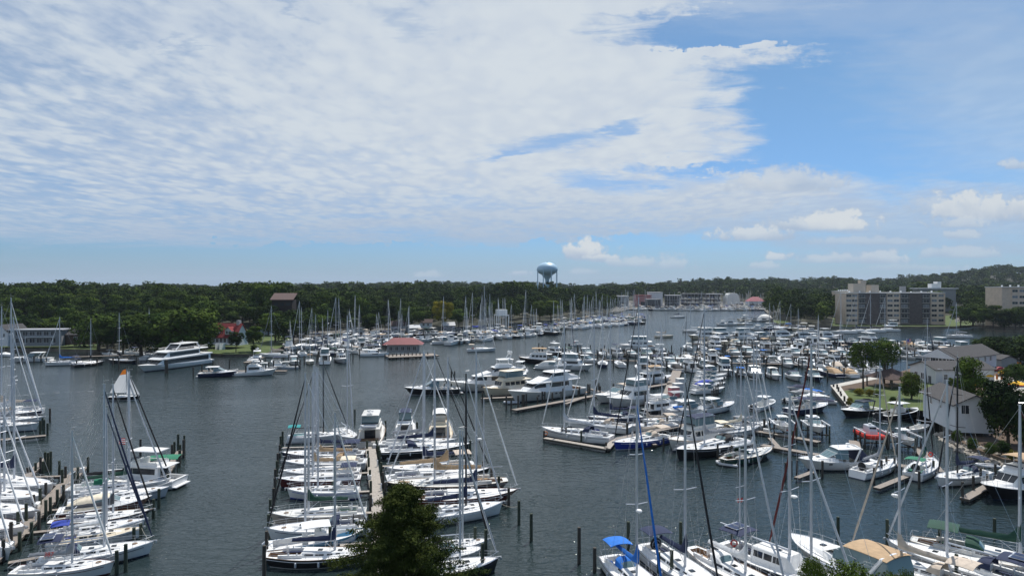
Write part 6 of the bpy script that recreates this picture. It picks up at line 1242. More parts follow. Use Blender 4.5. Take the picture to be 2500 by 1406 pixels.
# foreground cedar and bush
def cedar_crown(hh, nsp, nc):
    R = np.random.default_rng(5); P_, N_ = [], []
    for i in range(nsp):
        t = R.uniform(0, 1)**.8; z0 = hh*(.12+.84*t); reach = (1-t)**.72*9.0*R.uniform(.3, 1.1)+.3; a = R.uniform(0, 2*pi); k = int(nc*(.3+reach/5))
        s_ = R.uniform(.12, 1, k); rise = R.uniform(.12, .5); c = np.stack([cos(a)*reach*s_, sin(a)*reach*s_, z0+reach*rise*s_-.25*reach*s_**2], 1)
        w_ = (.13+.15*reach**.5)*(1.12-s_)[:, None]+.06; off = R.normal(0, 1, (k, 3))*w_*np.array([1, 1, .62]); P_.append(c+off); N_.append(off+np.array([0, 0, .5]))
    V = cards(np.vstack(P_), np.vstack(N_), .075, R); m_ = V.mean(axis=1, keepdims=True); a_ = (V[:, 2]-V[:, 0])/2*1.1; b_ = (V[:, 3]-V[:, 1])/2*.62; m_ = m_[:, 0]; V[:, 0] = m_-a_; V[:, 2] = m_+a_; V[:, 1] = m_-b_; V[:, 3] = m_+b_; return V
V = cedar_crown(18.3, 430, 760)
CED = (quadmesh('crown', V, cedar_m), trunk_mb(9, 17.5, 3.6, .3, 12, .12).mesh('trunk', [bark]), 18.5, 4.2, V)
print('cedar', len(V))
tree('cedar_tree', (-6.6, 40.5, .3), CED, 1.0, .6, 'dark green cedar tree rising in front of the centre dock')
BU = pro(302, 12, 4.3, leaf_lite, 26000, .11, nb=40, base=.1)
e = tree('broadleaf_tree', (23.2, 45.5, .2), BU, 1.0, 1.1, 'bright green leafy tree top at the bottom edge, left of two', leaf=leaf_mid); e.scale = (.72, .72, .93)
e = tree('broadleaf_tree', (20.2, 45.0, .2), BU, 1.0, 2.6, 'light green branch tip tree beside the dark ketch bow', leaf=leaf_lite); e.scale = (.36, .36, .99)
e = tree('broadleaf_tree', (27.2, 46.5, .2), BU, 1.0, 4.1, 'small leafy tree top at the bottom edge, right of two', leaf=leaf_mid); e.scale = (.34, .34, .865)
# --- bottom right row
dock('walkway_pier', [P2(1440,1560), P2(2700,1500)], 2.0, 'plank quay along the near shore under the moored row')
br = 'boats in the bottom right row'
boat(sailboat, 1552, 1440, -74, 11.5, 'white sloop with bright blue bimini and blue furled jib', group=br, canvas='blue', cover='blue', furl='blue', opts=('bimini','dodger','cover','furl','wheel','radome'), MH=19, mast='alu', hull='white', mx=.02)
boat(sailboat, 1662, 1414, -71, 13, 'white sloop with navy bimini and black round wheel cover', group=br, canvas='navy', cover='navy', furl='black', opts=('bimini','cover','furl','wheelcover','wheel'), MH=21, mx=.06, bl=.36)
boat(sailboat, 1802, 1425, -65, 12.5, 'white sloop with white boom cover and white cockpit canvas', group=br, canvas='white', cover='white', furl='ltgrey', opts=('dodger','cover','furl','wheel','classic'), MH=19.5, mx=.08)
boat(sailboat, 1915, 1416, -56, 15, 'dark hulled pilothouse ketch with solar panels on its stern frame', group=br, hull='darkgrey', canvas='navy', opts=('pilot','furl','solar','mizzen','radome','wheel'), furl='ltgrey', MH=19, mx=.04)
boat(cruiser, 2078, 1412, 117, 15, 'big white express yacht with tan canopy in the bottom row', group=br, nm='motor_yacht', canvas='tan', opts=('arch','bimini','enclosed'), hull='white')
boat(sailboat, 2228, 1414, 128, 12.5, 'white sloop with cream boom cover and tan bimini', group=br, canvas='beige', cover='beige', furl='beige', opts=('bimini','dodger','cover','furl','radome'), MH=19.4, mx=.10)
boat(sailboat, 2338, 1402, 128, 14, 'white sloop with navy solar bimini in the bottom row', group=br, canvas='navy', cover='white', furl='alu', opts=('solar','dodger','furl','wheel'), MH=20, mx=.07)
boat(sailboat, 2455, 1392, -38, 15, 'cream decked ketch with dark green canopies at the lower right corner', group=br, canvas='dkgreen', cover='dkgreen', furl='maroon', opts=('bimini','dodger','cover','furl','wheel','classic'), MH=17.5, deck='offwhite', hull='offwhite')
boat(sailboat, 2003, 1445, 118, 13, 'sloop below the frame whose maroon furled jib crosses the express yacht', group=br, furl='maroon', opts=('furl',), MH=24)
for (u, v, t) in [(1608,1420,3),(1640,1420,3.2),(1662,1352,3.6),(1788,1345,3.2),(2046,1310,2.4),(2166,1345,3.6),(2294,1345,3.4),(2335,1420,2.8),(2428,1310,2.2),(1896,1420,2.8)]: piling(at(u, v), t, .19, pilew2, group='bottom right row of slips')
# --- middle right fairway
sb(1490,1082,1324,1062,'white sloop on the T shaped dock with orange life ring', canvas='navy', cover='ltgrey', opts=('dodger','cover','furl','wheel'), furl='white', MH=22.5, mx=.16, bl=.4)
sb(1535,1058,1385,1040,'white sloop with navy boom cover behind the T shaped dock one', cover='navy', canvas='beige', opts=('cover','furl','dodger'), furl='white', MH=23, mx=.05)
dock('walkway_pier', [P2(1330,1068), P2(1482,1094), P2(1500,1072)], 1.2, 'pale T shaped pier end under the white sloop', mat_=wood_mat('pale_planks', (.35,.315,.275), (8, .6, 4)))
sb(1628,1078,1500,1099,'royal blue hulled sloop with beige canvas', hull='royal', canvas='beige', cover='beige', opts=('bimini','dodger','furl','cover'), furl='black', MH=27.5, mx=.05, boot='white')
sb(1760,1078,1630,1104,'cream trawler yacht with navy bimini and row of square windows', fn=flybridge, nm='motor_yacht', hull='offwhite', deck='offwhite', canvas='navy', opts=('trawler','bimini','enclosed'), Lk=14)
sb(1815,1092,1652,1122,'black hulled sloop with covered dinghy on its foredeck', hull='black', boot='black', canvas='black', cover='grey', opts=('dodger','cover','furl','wheel'), furl='black', MH=26, mx=.1)
sb(1782,1134,1878,1112,'dark green ketch with white boom cover pointing right', hull='dkgreen', canvas='dkgreen', cover='white', opts=('dodger','cover','furl','wheel','classic'), furl='white', MH=19.5, deck='offwhite', Lk=12.5)
boat(dinghy, 1776, 1136, 150, 3.6, 'white inflatable dinghy floating behind the dark green ketch', nm='dinghy')
boat(cruiser, 1690, 1010, 20, 12, 'white express cruiser with tinted hardtop moored behind the trawler', nm='motorboat', opts=('hardtop',))
sb(1640,1015,1775,1004,'white hardtop fishing cruiser pointing right in the mid fairway', fn=cruiser, nm='motorboat', opts=('hardtop','radar'), Lk=12) if False else None
sb(1700,1012,1795,998,'white hardtop cruiser with glass cabin pointing right', fn=cruiser, nm='motorboat', opts=('hardtop','arch'), Lk=12.5)
sb(1825,1008,1902,985,'long white centre console with hard top and outboards', fn=console, nm='motorboat', top='white', hull='white', Lk=11)
sb(1570,1012,1660,1002,'small pilothouse workboat with white cabin and black hull', fn=flybridge, nm='motorboat', hull='black', opts=('hardtop',), Lk=9.5)
sb(1700,985,1560,998,'white express cruiser with pale arch in the mid fairway', fn=cruiser, nm='motorboat', opts=('arch','bimini'), canvas='grey', Lk=12)
e = bld('water_toy', 'bright blue cylinder float between the cruisers', 1655, 1000, .8, .3, 'float'); MB().tube([(-1.2,0,.4),(-1.15,0,.4),(1.15,0,.4),(1.2,0,.4)], [.3,.5,.5,.3], 12).build('body', cloth('blue'), e, smooth=True)
# cluster in front of the trawler
for i, (u, v, hd, L, c, cv, lab) in enumerate([(1590,1050,195,11,'white','beige','sloop with beige covers moored behind the royal blue one'),(1625,1036,195,11,'white','grey','sloop with grey covers in the T dock cluster'),(1500,1030,190,12,'navy','navy','sloop with navy hull behind the T dock'),(1800,1062,25,12,'offwhite','cream','sloop with cream canvas beside the black hulled one'),(1840,1050,28,11,'white','grey','sloop with grey canvas beside the ketch')]):
    boat(sailboat, u, v, hd, L, lab, hull=c, cover=cv, canvas=cv, opts=('cover','furl','dodger','bimini'), furl='white', MH=[24,20,21,17,18][i])
dock('walkway_pier', [P2(1500,1072), P2(1700,1030), P2(1905,1060), P2(2000,1078)], 1.6, 'long plank pier behind the blue sloop and the trawler', fingers=[(P2(1560,1060),P2(1600,1085),.8),(P2(1740,1040),P2(1800,1075),.8),(P2(1880,1068),P2(1905,1095),.9)])
# lift slips and fronts
def lift(u, v, hd, fn, L, label, **kw):
    boat(fn, u, v, hd, L, label, nm='motorboat', z=1.3, **kw)
    p = at(u, v); a = radians(hd); d = Vector((cos(a), sin(a), 0)); n = Vector((-d.y, d.x, 0)); e = empty('boat_lift', (p.x, p.y, 0), a, 'dark timber boat lift holding the '+label.split(' raised')[0], 'boat lift')
    for x in (-2, 2): MB().box(x-.12, x+.12, -1.9, 1.9, .75, .95).build('cradle_beam', beamw, e)
    for x in (-2.2, 2.2):
        for y in (-2.0, 2.0): MB().tube([(x, y, -1.5), (x, y, 2.6)], .17, 8).build('post', pilew, e)
    for y in (-2.0, 2.0): MB().box(-2.6, 2.6, y-.1, y+.1, 2.6, 2.85).build('top_beam', flat('ltgrey'), e)
lift(1910, 1062, -100, console, 8, 'white navy seated centre console raised out of the water', top='offwhite', nob=2)
lift(1990, 1066, -98, cruiser, 8.5, 'white hardtop cuddy boat raised beside the centre console', opts=('hardtop',))
lift(2126, 1086, -95, dinghy, 7.2, 'red inflatable fire boat raised on its lift', c=cloth('red'))
p_ = at(2126, 1086); e = empty('boat_cabin', (p_.x, p_.y, 2.0), radians(-95), 'white cabin with radar on the red inflatable boat', 'cabin'); MB().loft([(1.2,0,.8,.8,.7),(.6,0,1.7,.85,.7),(-1.4,0,1.7,.85,.75)],0).build('wall', paint('ltgrey'), e); side_glass([(1.2,0,.8,.8,.7),(.6,0,1.7,.85,.7),(-1.4,0,1.7,.85,.75)],-1.2,.5,.5,.85,1).build('window', glass, e); MB().box(.85,.95,-.6,.6,1.0,1.5).build('windscreen', glass, e); dome(MB(), -.4, 0, 1.75, .3, .3).build('radar', paint('white'), e)
lift(2205, 1096, -95, console, 7.5, 'pale topped white centre console raised right of the red one', top='white', nob=1)
dock('walkway_pier', [P2(1860,1085), P2(2060,1120)], 1.6, 'plank pier in front of the raised centre console')
dock('walkway_pier', [P2(2085,1075), P2(2093,1118), P2(2290,1150), P2(2240,1090)], 1.8, 'plank pier round the red boat lift', fingers=[(P2(1945,1165),P2(1985,1150),.9),(P2(2215,1160),P2(2140,1190),1.0),(P2(2420,1180),P2(2355,1216),1.2)])
sb(2108,1140,1962,1146,'white hardtop express cruiser with navy cockpit curtain', fn=cruiser, nm='motorboat', opts=('hardtop','radar','backcanvas','arch'), canvas='navy', Lk=12.5)
sb(2082,1172,2195,1138,'white sloop seen from its open stern with two black wheel covers', canvas='grey', cover='grey', opts=('cover','wheelcover','furl','reverse'), furl='beige', MH=17.5, Lk=12)
sb(2212,1185,2292,1128,'white sloop with dark green bimini seen from the stern', canvas='green', cover='dkgreen', opts=('bimini','cover','wheelcover','furl'), furl='black', MH=18, Lk=12)
sb(2408,1165,2282,1190,'white sloop with dark blue canvas and striped cover on its foredeck', canvas='navy', cover='navy', opts=('cover','dodger','furl','bimini'), furl='black', mast='carbon', MH=19, boot='black', Lk=11.5)
sb(2540,1195,2412,1222,'black hulled sport yacht with white house and tan roof at the right edge', fn=flybridge, nm='motor_yacht', hull='black', canvas='tan', opts=('sport','bimini'), Lk=14)
boat(dinghy, 2410, 1140, 170, 3.4, 'white inflatable dinghy beside the stone bank', nm='dinghy')
for (u, v, t) in [(1918,1170,2.6),(1932,1160,2.4),(1946,1160,2.4),(2008,1165,2.6),(2074,1130,2.2),(2134,1180,2.4),(2152,1160,2.4),(2164,1150,2.4),(2184,1150,2.2),(2244,1190,2.4),(2279,1158,2.2),(2350,1225,2.8),(2376,1205,2.6),(2394,1180,2.4),(2410,1200,2.6),(2430,1170,2.4),(2090,1075,2.4),(2100,1085,2.4),(2170,1090,2.6),(2235,1110,3.0),(2238,1090,2.6),(1945,1075,2.6),(1935,1085,2.6),(2018,1060,2.4),(2025,1078,2.4),(1620,1100,2.4),(1786,1118,2.2),(1640,1085,2.2),(1710,1095,2.2),(1752,1120,2.6),(1845,1110,2.6),(1328,1075,1.9),(1372,1072,2.4),(1382,1074,2.4),(1419,1082,2.4),(1480,1098,1.4)]: piling(at(u, v), t, .19, pilew2 if u % 2 else None, group='right fairway slips')
# second row by the lawn
sb(2155,1006,2036,1022,'black and white sport boat with dark roof by the lawn', fn=cruiser, nm='motorboat', hull='black', top='black', canvas='black', opts=('hardtop','arch'), Lk=12)
sb(2118,1030,2268,1010,'long centre console yacht with two white tops and black hull', fn=console, nm='motorboat', hull='black', top='white', Lk=13, nob=3)
sb(2210,1056,2275,1046,'small white open skiff by the stilt house', fn=console, nm='motorboat', opts=(), Lk=6.5, nob=1)
sb(1910,1014,2036,1000,'navy and white express cruiser with navy bimini by the boardwalk', fn=cruiser, nm='motorboat', hull='navy', canvas='navy', opts=('bimini','arch'), Lk=12.5)
sb(1900,985,1985,975,'white bow rider with green windscreen below the boardwalk', fn=runabout, nm='motorboat', cover=None, Lk=8)
for i, (u, v, c, lab) in enumerate([(1950,952,'navy','white boat under navy cover, uppermost of the stack left of the boardwalk'),(1975,962,'blue','white boat under bright blue cover left of the boardwalk'),(1985,974,'white','white covered boat below the bright blue one'),(1962,964,'grey','open grey covered boat left of the bright blue one'),(2000,985,'navy','navy covered boat nearest the boardwalk corner')]): boat(runabout, u, v, 190-i*5, 7.5, lab, nm='motorboat', cover=c)
# --- big yachts in the middle
sb(1112,960,994,964,'black hulled express yacht with white deck pointing left', fn=cruiser, nm='motor_yacht', hull='black', boot='ltgrey', canvas='white', opts=('hardtop','arch'), top='white', Lk=15)
boat(motor_yacht, 1196, 952, 200, 24, 'tall white three deck motor yacht with two satellite domes', nm='motor_yacht', opts=('tri',))
boat(flybridge, 1238, 962, 218, 16.5, 'cream motor yacht with flybridge between the two big white yachts', nm='motor_yacht', hull='cream', deck='cream', canvas='cream', opts=('trawler','hardtop','enclosed'))
sb(1425,958,1224,988,'large white raised pilothouse motor yacht with black windscreen', fn=motor_yacht, nm='motor_yacht', Lk=25.5)
boat(flybridge, 1272, 918, 75, 11, 'small white flybridge boat seen from the stern behind the yachts', nm='motor_yacht', opts=('hardtop',))
boat(dinghy, 1248, 985, 200, 4, 'grey inflatable dinghy under the big yacht bow', nm='dinghy')
dock('walkway_pier', [P2(1175,972), P2(1262,968)], 1.6, 'short pier between the cream and the white yachts'); dock('walkway_pier', [P2(1255,1000), P2(1480,960), P2(1640,935)], 1.8, 'plank pier along the large pilothouse yacht', fingers=[(P2(1430,968),P2(1380,985),1),(P2(1480,960),P2(1440,948),1)])
sb(1600,968,1414,990,'long white express yacht with low cabin pointing left', fn=cruiser, nm='motor_yacht', opts=('bimini',), canvas='beige', Lk=16)
sb(1618,975,1462,1000,'white sportfishing yacht with enclosed flybridge pointing left', fn=flybridge, nm='motor_yacht', opts=('sport','hardtop','enclosed','radar'), Lk=18)
boat(flybridge, 1600, 935, 30, 13, 'motor yacht with tan rounded canopy behind the sportfisher', nm='motor_yacht', canvas='tan', opts=('bimini',), hull='white')
for (u, v, t) in [(1236,1000,3.4),(1265,1002,3.6),(1248,1003,3),(1285,990,3),(1330,985,3),(1370,980,2.6),(1178,985,2.8),(1200,985,2.4),(1102,940,4.2),(1110,942,4.4),(1085,950,2.8),(1120,950,2.8),(1055,958,2.8),(1415,965,2.4),(1440,958,2.4),(1462,955,2.4),(1400,978,2.6),(1430,985,2.4),(1500,970,2.4),(1540,985,2.4),(1575,990,2.8),(1455,945,2.2)]: piling(at(u, v), t, .22, None, group='slips around the big white yachts')
# pier with kiosks
dock('walkway_pier', [P2(1625,985), P2(1645,925), P2(1655,900)], 3.0, 'wide plank pier with pedestals in the middle of the right marina')
for i, (u, v, c, lab) in enumerate([(1645,968,'pink','pink dock box on the wide pier, nearest'),(1655,958,'ltgrey','grey dock pedestal on the wide pier, middle'),(1662,945,'ltgrey','grey dock pedestal on the wide pier, farthest')]):
    p = at(u, v, .75); e = empty('dock_box', (p.x, p.y, .75), .3, lab, 'dock box'); MB().box(-1.2,1.2,-.9,.9,0,2.4).build('box', flat(c), e); MB().box(-1.3,1.3,-1,1,2.4,2.55).build('lid', flat('offwhite'), e)
for i, (v, c, o_) in enumerate([(916,'white',('hardtop',)),(927,'navy',('bimini','arch')),(938,'white',('arch',)),(950,'royal',('camper',)),(962,'white',('hardtop',))]): sb(1692+i*0,v,1790-i*5,v-4,'%s cruiser %s in the stack right of the wide pier' % (['white hardtop','navy canopied','plain white arch','royal blue covered','small white hardtop'][i], ['uppermost','second','third','fourth','lowest'][i]), fn=cruiser, nm='motorboat', canvas=c, opts=o_, Lk=11-i*.3)
for i in range(7): piling(at(1745+i*11, 905+i*3+(i % 2)*10), 3.2, .22, None, group='slips right of the wide pier')
for i in range(7): piling(at(1768-i*5, 945+i*6), 3.0, .22, None, group='slips right of the wide pier')
# --- far boats, one mesh each
def far_motor():
    g = MB(); h = motorhull(10, .9, 1.6, 1.1, 3.6); q = h.hull_mesh(10); g.v, g.f, g.m = q.v, q.f, q.m
    st = [(2.2,1.1,1.4,1.0,.8),(1.0,1.1,2.3,1.2,1.0),(-2.4,1.1,2.35,1.25,1.05)]; g.add([(-4.9,-1.4,1.05),(3.0,-1.2,1.3),(4.7,0,1.5),(3.0,1.2,1.3),(-4.9,1.4,1.05)], [(0,1,2,3,4)], 3); g.loft(st, 3, 4)
    w_ = side_glass(st,-2.2,1.0,.4,.85,1); g.add(w_.v, w_.f, 5); w_ = side_glass(st,-2.2,1.0,.4,.85,-1); g.add(w_.v, w_.f, 5); w_ = front_glass(st,0,.1,.9,1,1); g.add(w_.v, w_.f, 5)
    canopy(g, -3.2, .2, 1.15, 3.5, .15, m=4); g.tube([(-3,1.1,2.2),(-3,1.1,3.5)],.04,3,3).tube([(-3,-1.1,2.2),(-3,-1.1,3.5)],.04,3,3); return g
def far_sail():
    g = MB(); h = Hull(11,3.5,1.4,1.1,rake=.6); q = h.hull_mesh(10); g.v, g.f, g.m = q.v, q.f, q.m
    g.add([(-5.3,-1.2,1.05),(0,-1.65,1.1),(3.2,-.9,1.25),(5.2,0,1.35),(3.2,.9,1.25),(0,1.65,1.1),(-5.3,1.2,1.05)], [(0,1,2,3,4,5,6)], 3); g.loft([(3,1.1,1.3,.5,.4),(.5,1.1,1.65,1,.8),(-2,1.1,1.7,1.1,.9)],3,3)
    g.tube([(.8,0,1.4),(.8,0,15.5)],[.12,.07],6,6); g.tube([(.6,0,2.9),(-3.8,0,2.75)],[.3,.16],6,4); g.tube([(5,0,1.6),(.9,0,15)],.07,4,3); g.tube([(.8,-1.1,7),(.8,1.1,7)],.04,4,6); g.tube([(.8,0,15),(.6,1.6,1.2)],.012,3,6).tube([(.8,0,15),(.6,-1.6,1.2)],.012,3,6).tube([(.8,0,15.3),(-5.4,0,1.2)],.012,3,6); canopy(g,-4.6,-2.2,1.1,3.1,.15,m=4); return g
FMESH = {}
def far(kind, p, rz, s, hull, canv, label, group, ms=1.0):
    if kind not in FMESH: FMESH[kind] = (far_motor if kind == 'm' else far_sail)().mesh('boat', [paint('white'), paint('navy'), antif, paint('white'), cloth('navy'), glass, alu])
    o = bpy.data.objects.new('motorboat' if kind == 'm' else 'sailboat', FMESH[kind]); C.objects.link(o); o.location = p; o.rotation_euler = (0, 0, rz); o.scale = (s, s, s*ms)
    for i, m in ((0, paint(hull)), (4, cloth(canv))):
        if o.data.materials[i] is not m: o.material_slots[i].link = 'OBJECT'; o.material_slots[i].material = m
    tagp(o, label, 'motorboat' if kind == 'm' else 'sailboat', group); ROWS.setdefault(group, []).append(o); return o
ROWS = {}
CN = dict(ltgrey='pale grey', dkgreen='dark green', offwhite='off white', darkgrey='charcoal', royal='royal blue', blue='bright blue', ltblue='light blue')
CV = ['white']*3+['navy']*4+['tan','beige']+['beige','cream','blue','tan','grey','royal','black','offwhite','offwhite','dkgreen']
HV = ['white']*11+['offwhite','navy','black','ltgrey','cream','navy']
def row(name, pts, spacing, hd, mix, where, near=True, L=(8.5, 12.5), jit=6, flipp=.25, pile=True, skip=()):
    W = [at(u, v) for u, v in pts]; seg = [(b_-a).length for a, b_ in zip(W, W[1:])]; tot = sum(seg); s = spacing*.5; i = 0
    while s < tot:
        q = s
        for k, L_ in enumerate(seg):
            if q <= L_ : break
            q -= L_
        p = W[k].lerp(W[k+1], min(1, q/L_)); u_ = 1250+p.x/p.y*F; i += 1; ds = spacing*RD.uniform(.88, 1.15); s += ds
        if any(a <= u_ <= b_ for a, b_ in skip): continue
        kind = RD.choices(list(mix.keys()), list(mix.values()))[0]; hull, cv = RD.choice(HV), RD.choice(CV); a = hd+RD.uniform(-jit, jit)+(180 if RD.random() < flipp else 0); LL = RD.uniform(*L)
        if pile and (i % 2 or near): piling(p+Vector((ds*.5, RD.uniform(-3, 3), 0)), RD.uniform(2.6, 3.7), .23, None, group=where)
        if pile and near: piling(p+Vector((ds*.5, -5.5 if i % 2 else 4.5, 0)), RD.uniform(2.6, 3.7), .23, None, group=where)
        if kind == 'gap': continue
        if not near:
            far('s' if kind == 's' else 'm', (p.x, p.y, 0), radians(a), LL/10.5*(1 if kind == 's' else 1.0), hull, cv, (hull, cv), where, RD.uniform(.9, 1.25) if kind == 's' else RD.uniform(.9, 1.3)); continue
        e = empty('sailboat' if kind == 's' else 'motorboat', (p.x, p.y, 0), radians(a), 'x', 'sailboat' if kind == 's' else 'motorboat', where); e['_c'] = (hull+'|'+cv+'|'+kind); ROWS.setdefault(where, []).append(e)
        if kind == 's': sailboat(e, LL, hull=hull, cover=cv, canvas=cv, furl=RD.choice(['white','white','ltgrey','navy','black']), opts=RD.choice([('cover','furl'),('cover','furl','bimini'),('cover','furl','dodger'),('furl','bimini','cover')]), MH=LL*RD.uniform(1.35, 1.7), lod=1)
        elif kind == 'c': cruiser(e, LL, hull=hull, canvas=cv, opts=RD.choice([('arch','bimini'),('hardtop','arch'),('camper',),('bimini',),('hardtop',),('arch','camper')]), lod=1)
        elif kind == 'f': flybridge(e, LL*1.12, hull='white' if hull in ('navy','black') and RD.random() < .6 else hull, canvas=cv if cv != 'white' else 'offwhite', opts=RD.choice([('hardtop','enclosed'),('bimini',),('trawler','bimini'),('sport','hardtop'),('hardtop','radar')]), lod=1)
        elif kind == 'k': console(e, LL*.8, hull=hull, top=RD.choice(['white','white','navy','blue','offwhite']), opts=('ttop',), lod=1)
        elif kind == 'r': runabout(e, 7, hull='white', cover=RD.choice(['blue','navy','grey','white','beige']), lod=1)
mixr = {'c': 4, 'f': 3, 's': 1.4, 'k': 1.5, 'gap': .4}
dock('walkway_pier', [P2(1450,878), P2(1900,888), P2(2155,900)], 1.8, 'front long pier of the right marina, dense with boats')
dock('walkway_pier', [P2(1300,862), P2(1640,868), P2(2150,872)], 1.8, 'middle long pier of the right marina')
dock('walkway_pier', [P2(1690,838), P2(2350,858)], 1.8, 'back long pier of the right marina')
row('r1', [(1750,912),(1905,925),(2000,928)], 5.6, -100, {'c': 5, 'f': 1.5, 'k': 1}, 'front row of the right marina', L=(10, 13), flipp=.0)
row('r1b', [(2000,916),(2140,920)], 5.6, 100, {'c': 5, 'k': 1}, 'slips beside the boardwalk', L=(9, 12), flipp=.0)
row('r1c', [(1330,902),(1440,903)], 7, -20, {'f': 2, 'c': 2}, 'slips behind the pilothouse yacht', L=(11, 14), flipp=.2)
row('r2', [(1450,893),(1560,894)], 6.5, 88, {'s': 1}, 'stern facing sloops of the right marina', L=(10, 12), flipp=0)
row('r2b', [(1580,895),(1740,896)], 5.8, -80, {'s': 1.3, 'c': 3, 'k': 1, 'gap': .6}, 'left end of the front long pier', L=(9, 12))
row('r3', [(1720,884),(2140,893)], 5.6, 82, {'c': 3, 'f': 2, 's': .7, 'k': 1.2, 'gap': .3}, 'second row of the right marina', L=(9, 12.5))
row('r4', [(1340,868),(1640,872)], 6.2, -75, {'f': 2, 'c': 3, 's': 1.6}, 'left end of the middle long pier', L=(10, 13))
row('r2c', [(1548,907),(1700,904)], 5.4, 95, {'s': 1.2, 'c': 3, 'f': 1}, 'near side of the west pier', L=(9, 12))
row('r3b', [(1560,884),(1710,882)], 5.6, -85, {'s': 1, 'c': 3, 'f': 1}, 'far side of the west pier', L=(9, 12))
row('r4b', [(1330,884),(1450,886)], 6.5, -30, {'c': 3, 's': 1}, 'left tip of the right marina', L=(10, 13), jit=20)
row('r9', [(1905,895),(2140,903)], 5.6, 80, {'c': 3, 'k': 1, 's': .4}, 'inner slips above the boardwalk', L=(9, 12))
row('r5', [(1700,866),(2120,873),(2330,880)], 6.2, -85, {'c': 3, 'f': 2.2, 's': .8, 'k': 1}, 'third row of the right marina', L=(10, 13))
row('r6', [(1660,852),(2100,858),(2380,866)], 6.6, 85, {'c': 2.5, 'f': 2.6, 's': 1.0, 'k': 1}, 'fourth row of the right marina', L=(10, 13))
row('r7', [(1700,842),(2060,841),(2330,852)], 7.5, -80, {'f': 3, 'c': 2, 's': 1.0}, 'back row of the right marina', L=(11, 15))
row('r8', [(1690,828),(2040,828)], 11, 10, {'f': 3, 'c': 1}, 'outer edge of the right marina', L=(13, 17))
for (u, v, hd, L, lab, kw) in [(1310,886,170,14,'dark hulled workboat with tan awning at the left end of the right marina',dict(hull='black',canvas='tan',opts=('trawler','bimini'))),(1552,853,185,17,'white two deck trawler yacht left of the big marina',dict(hull='white',opts=('trawler','hardtop','enclosed')))]: boat(flybridge, u, v, hd, L, lab, nm='motor_yacht', **kw)
def pilerow(pts, sp, off, where, t=(2.4, 3.6)):
    W = [at(u, v) for u, v in pts]
    for a, b_ in zip(W, W[1:]):
        n = max(1, int((b_-a).length/sp))
        for i in range(n): p = a.lerp(b_, (i+.5)/n); piling(p+Vector((RD.uniform(-.5, .5), off+RD.uniform(-.6, .6), 0)), RD.uniform(*t), .24, None, group=where)
for pts, nm_ in (([(1450,878),(1900,888),(2155,900)], 'front long pier'), ([(1300,862),(1640,868),(2150,872)], 'middle long pier'), ([(1690,838),(2350,858)], 'back long pier')):
    for off in (-11, -1.6, 1.6, 11): pilerow(pts, 5.5 if abs(off) > 5 else 8, off, nm_)
pilerow([(1255,1000),(1480,960),(1640,935)], 5, -1.2, 'pier along the pilothouse yacht'); pilerow([(1255,1000),(1480,960)], 6, 1.2, 'pier along the pilothouse yacht'); pilerow([(1500,1072),(1700,1030),(1905,1060)], 6, 1.1, 'pier behind the blue sloop', (2, 2.6)); pilerow([(700,880),(950,868)], 8, 0, 'left marina slips'); pilerow([(2035,952),(2072,1004)], 4, 0, 'boardwalk edge', (2, 2.6))
for (u, v, z_, c, lab) in [(1333,1074,1.3,'orange','orange life ring on the T dock piling'),(2272,1140,2.1,'red','red life ring on a stern rail in the right fairway'),(1792,1375,2.2,'red','red horseshoe buoy on the white canvassed sloop'),(1922,1070,1.9,'red','red life ring under the raised centre console')]:
    p = at(u, v, 0); p.z = z_; e = MB().tube([(.32*cos(a_), 0, .32*sin(a_)) for a_ in [i*2*pi/14 for i in range(15)]], .1, 6).build('life_ring', flat(c), None, smooth=True, loc=p); tagp(e, lab, 'life ring')
boat(dinghy, 1462, 1052, 200, 4.2, 'dark blue inflatable dinghy slung at the T dock sloop stern', nm='dinghy', c=cloth('royal'))
# moored and moving boats in the fairways
boat(sailboat, 1176, 858, 15, 13, 'white sloop under way with beige bimini in the left channel', canvas='beige', cover='white', opts=('bimini','furl'), furl='white', MH=19, lod=1)
boat(console, 1407, 845, 20, 7, 'small motorboat under way with a white wake', nm='motorboat')
boat(sailboat, 1622, 824, 10, 11, 'beige moored sloop in mid channel', hull='cream', deck='cream', canvas='beige', opts=('bimini','cover'), cover='beige', MH=16, lod=1)
boat(sailboat, 1690, 811, 160, 13, 'white moored sloop with beige canvas in mid channel', canvas='beige', opts=('bimini','cover','furl'), cover='white', MH=19, lod=1)
boat(sailboat, 1655, 776, 8, 14, 'long white moored sloop in the far channel', opts=('cover',), cover='navy', MH=18, lod=1)
boat(sailboat, 2340, 825, 182, 14.5, 'lone white sloop moored in front of the apartments', cover='grey', opts=('cover','furl'), furl='alu', MH=20, hull='white', boot='black', lod=0)
boat(catamaran, 914, 868, 12, 12, 'white catamaran with flat hardtop beside the fuel dock', nm='catamaran', opts=())
boat(cruiser, 1090, 840, 5, 14, 'cream motor yacht with rounded stern beside the fuel dock', nm='motor_yacht', opts=('hardtop','arch'))
for i, (u, v) in enumerate([(2048,814),(2085,812),(2120,811),(2155,809)]): boat(sailboat, u+10, v, 178+i*2, 16, 'tall masted white sloop rafted before the apartments, %s from the left' % ORD[i], cover=['dkgreen','navy','black','white'][i], opts=('cover','furl'), furl='white', MH=[26,24,24,22][i], lod=1)
boat(flybridge, 2175, 800, 185, 13, 'white motor yacht moored right of the rafted sloops', nm='motor_yacht', opts=('hardtop',), lod=1)
boat(sailboat, 1177, 813, 8, 17, 'tall two masted yacht whose masts top the left marina', hull='navy', cover='navy', opts=('cover','furl','mizzen'), furl='navy', MH=29, lod=1)
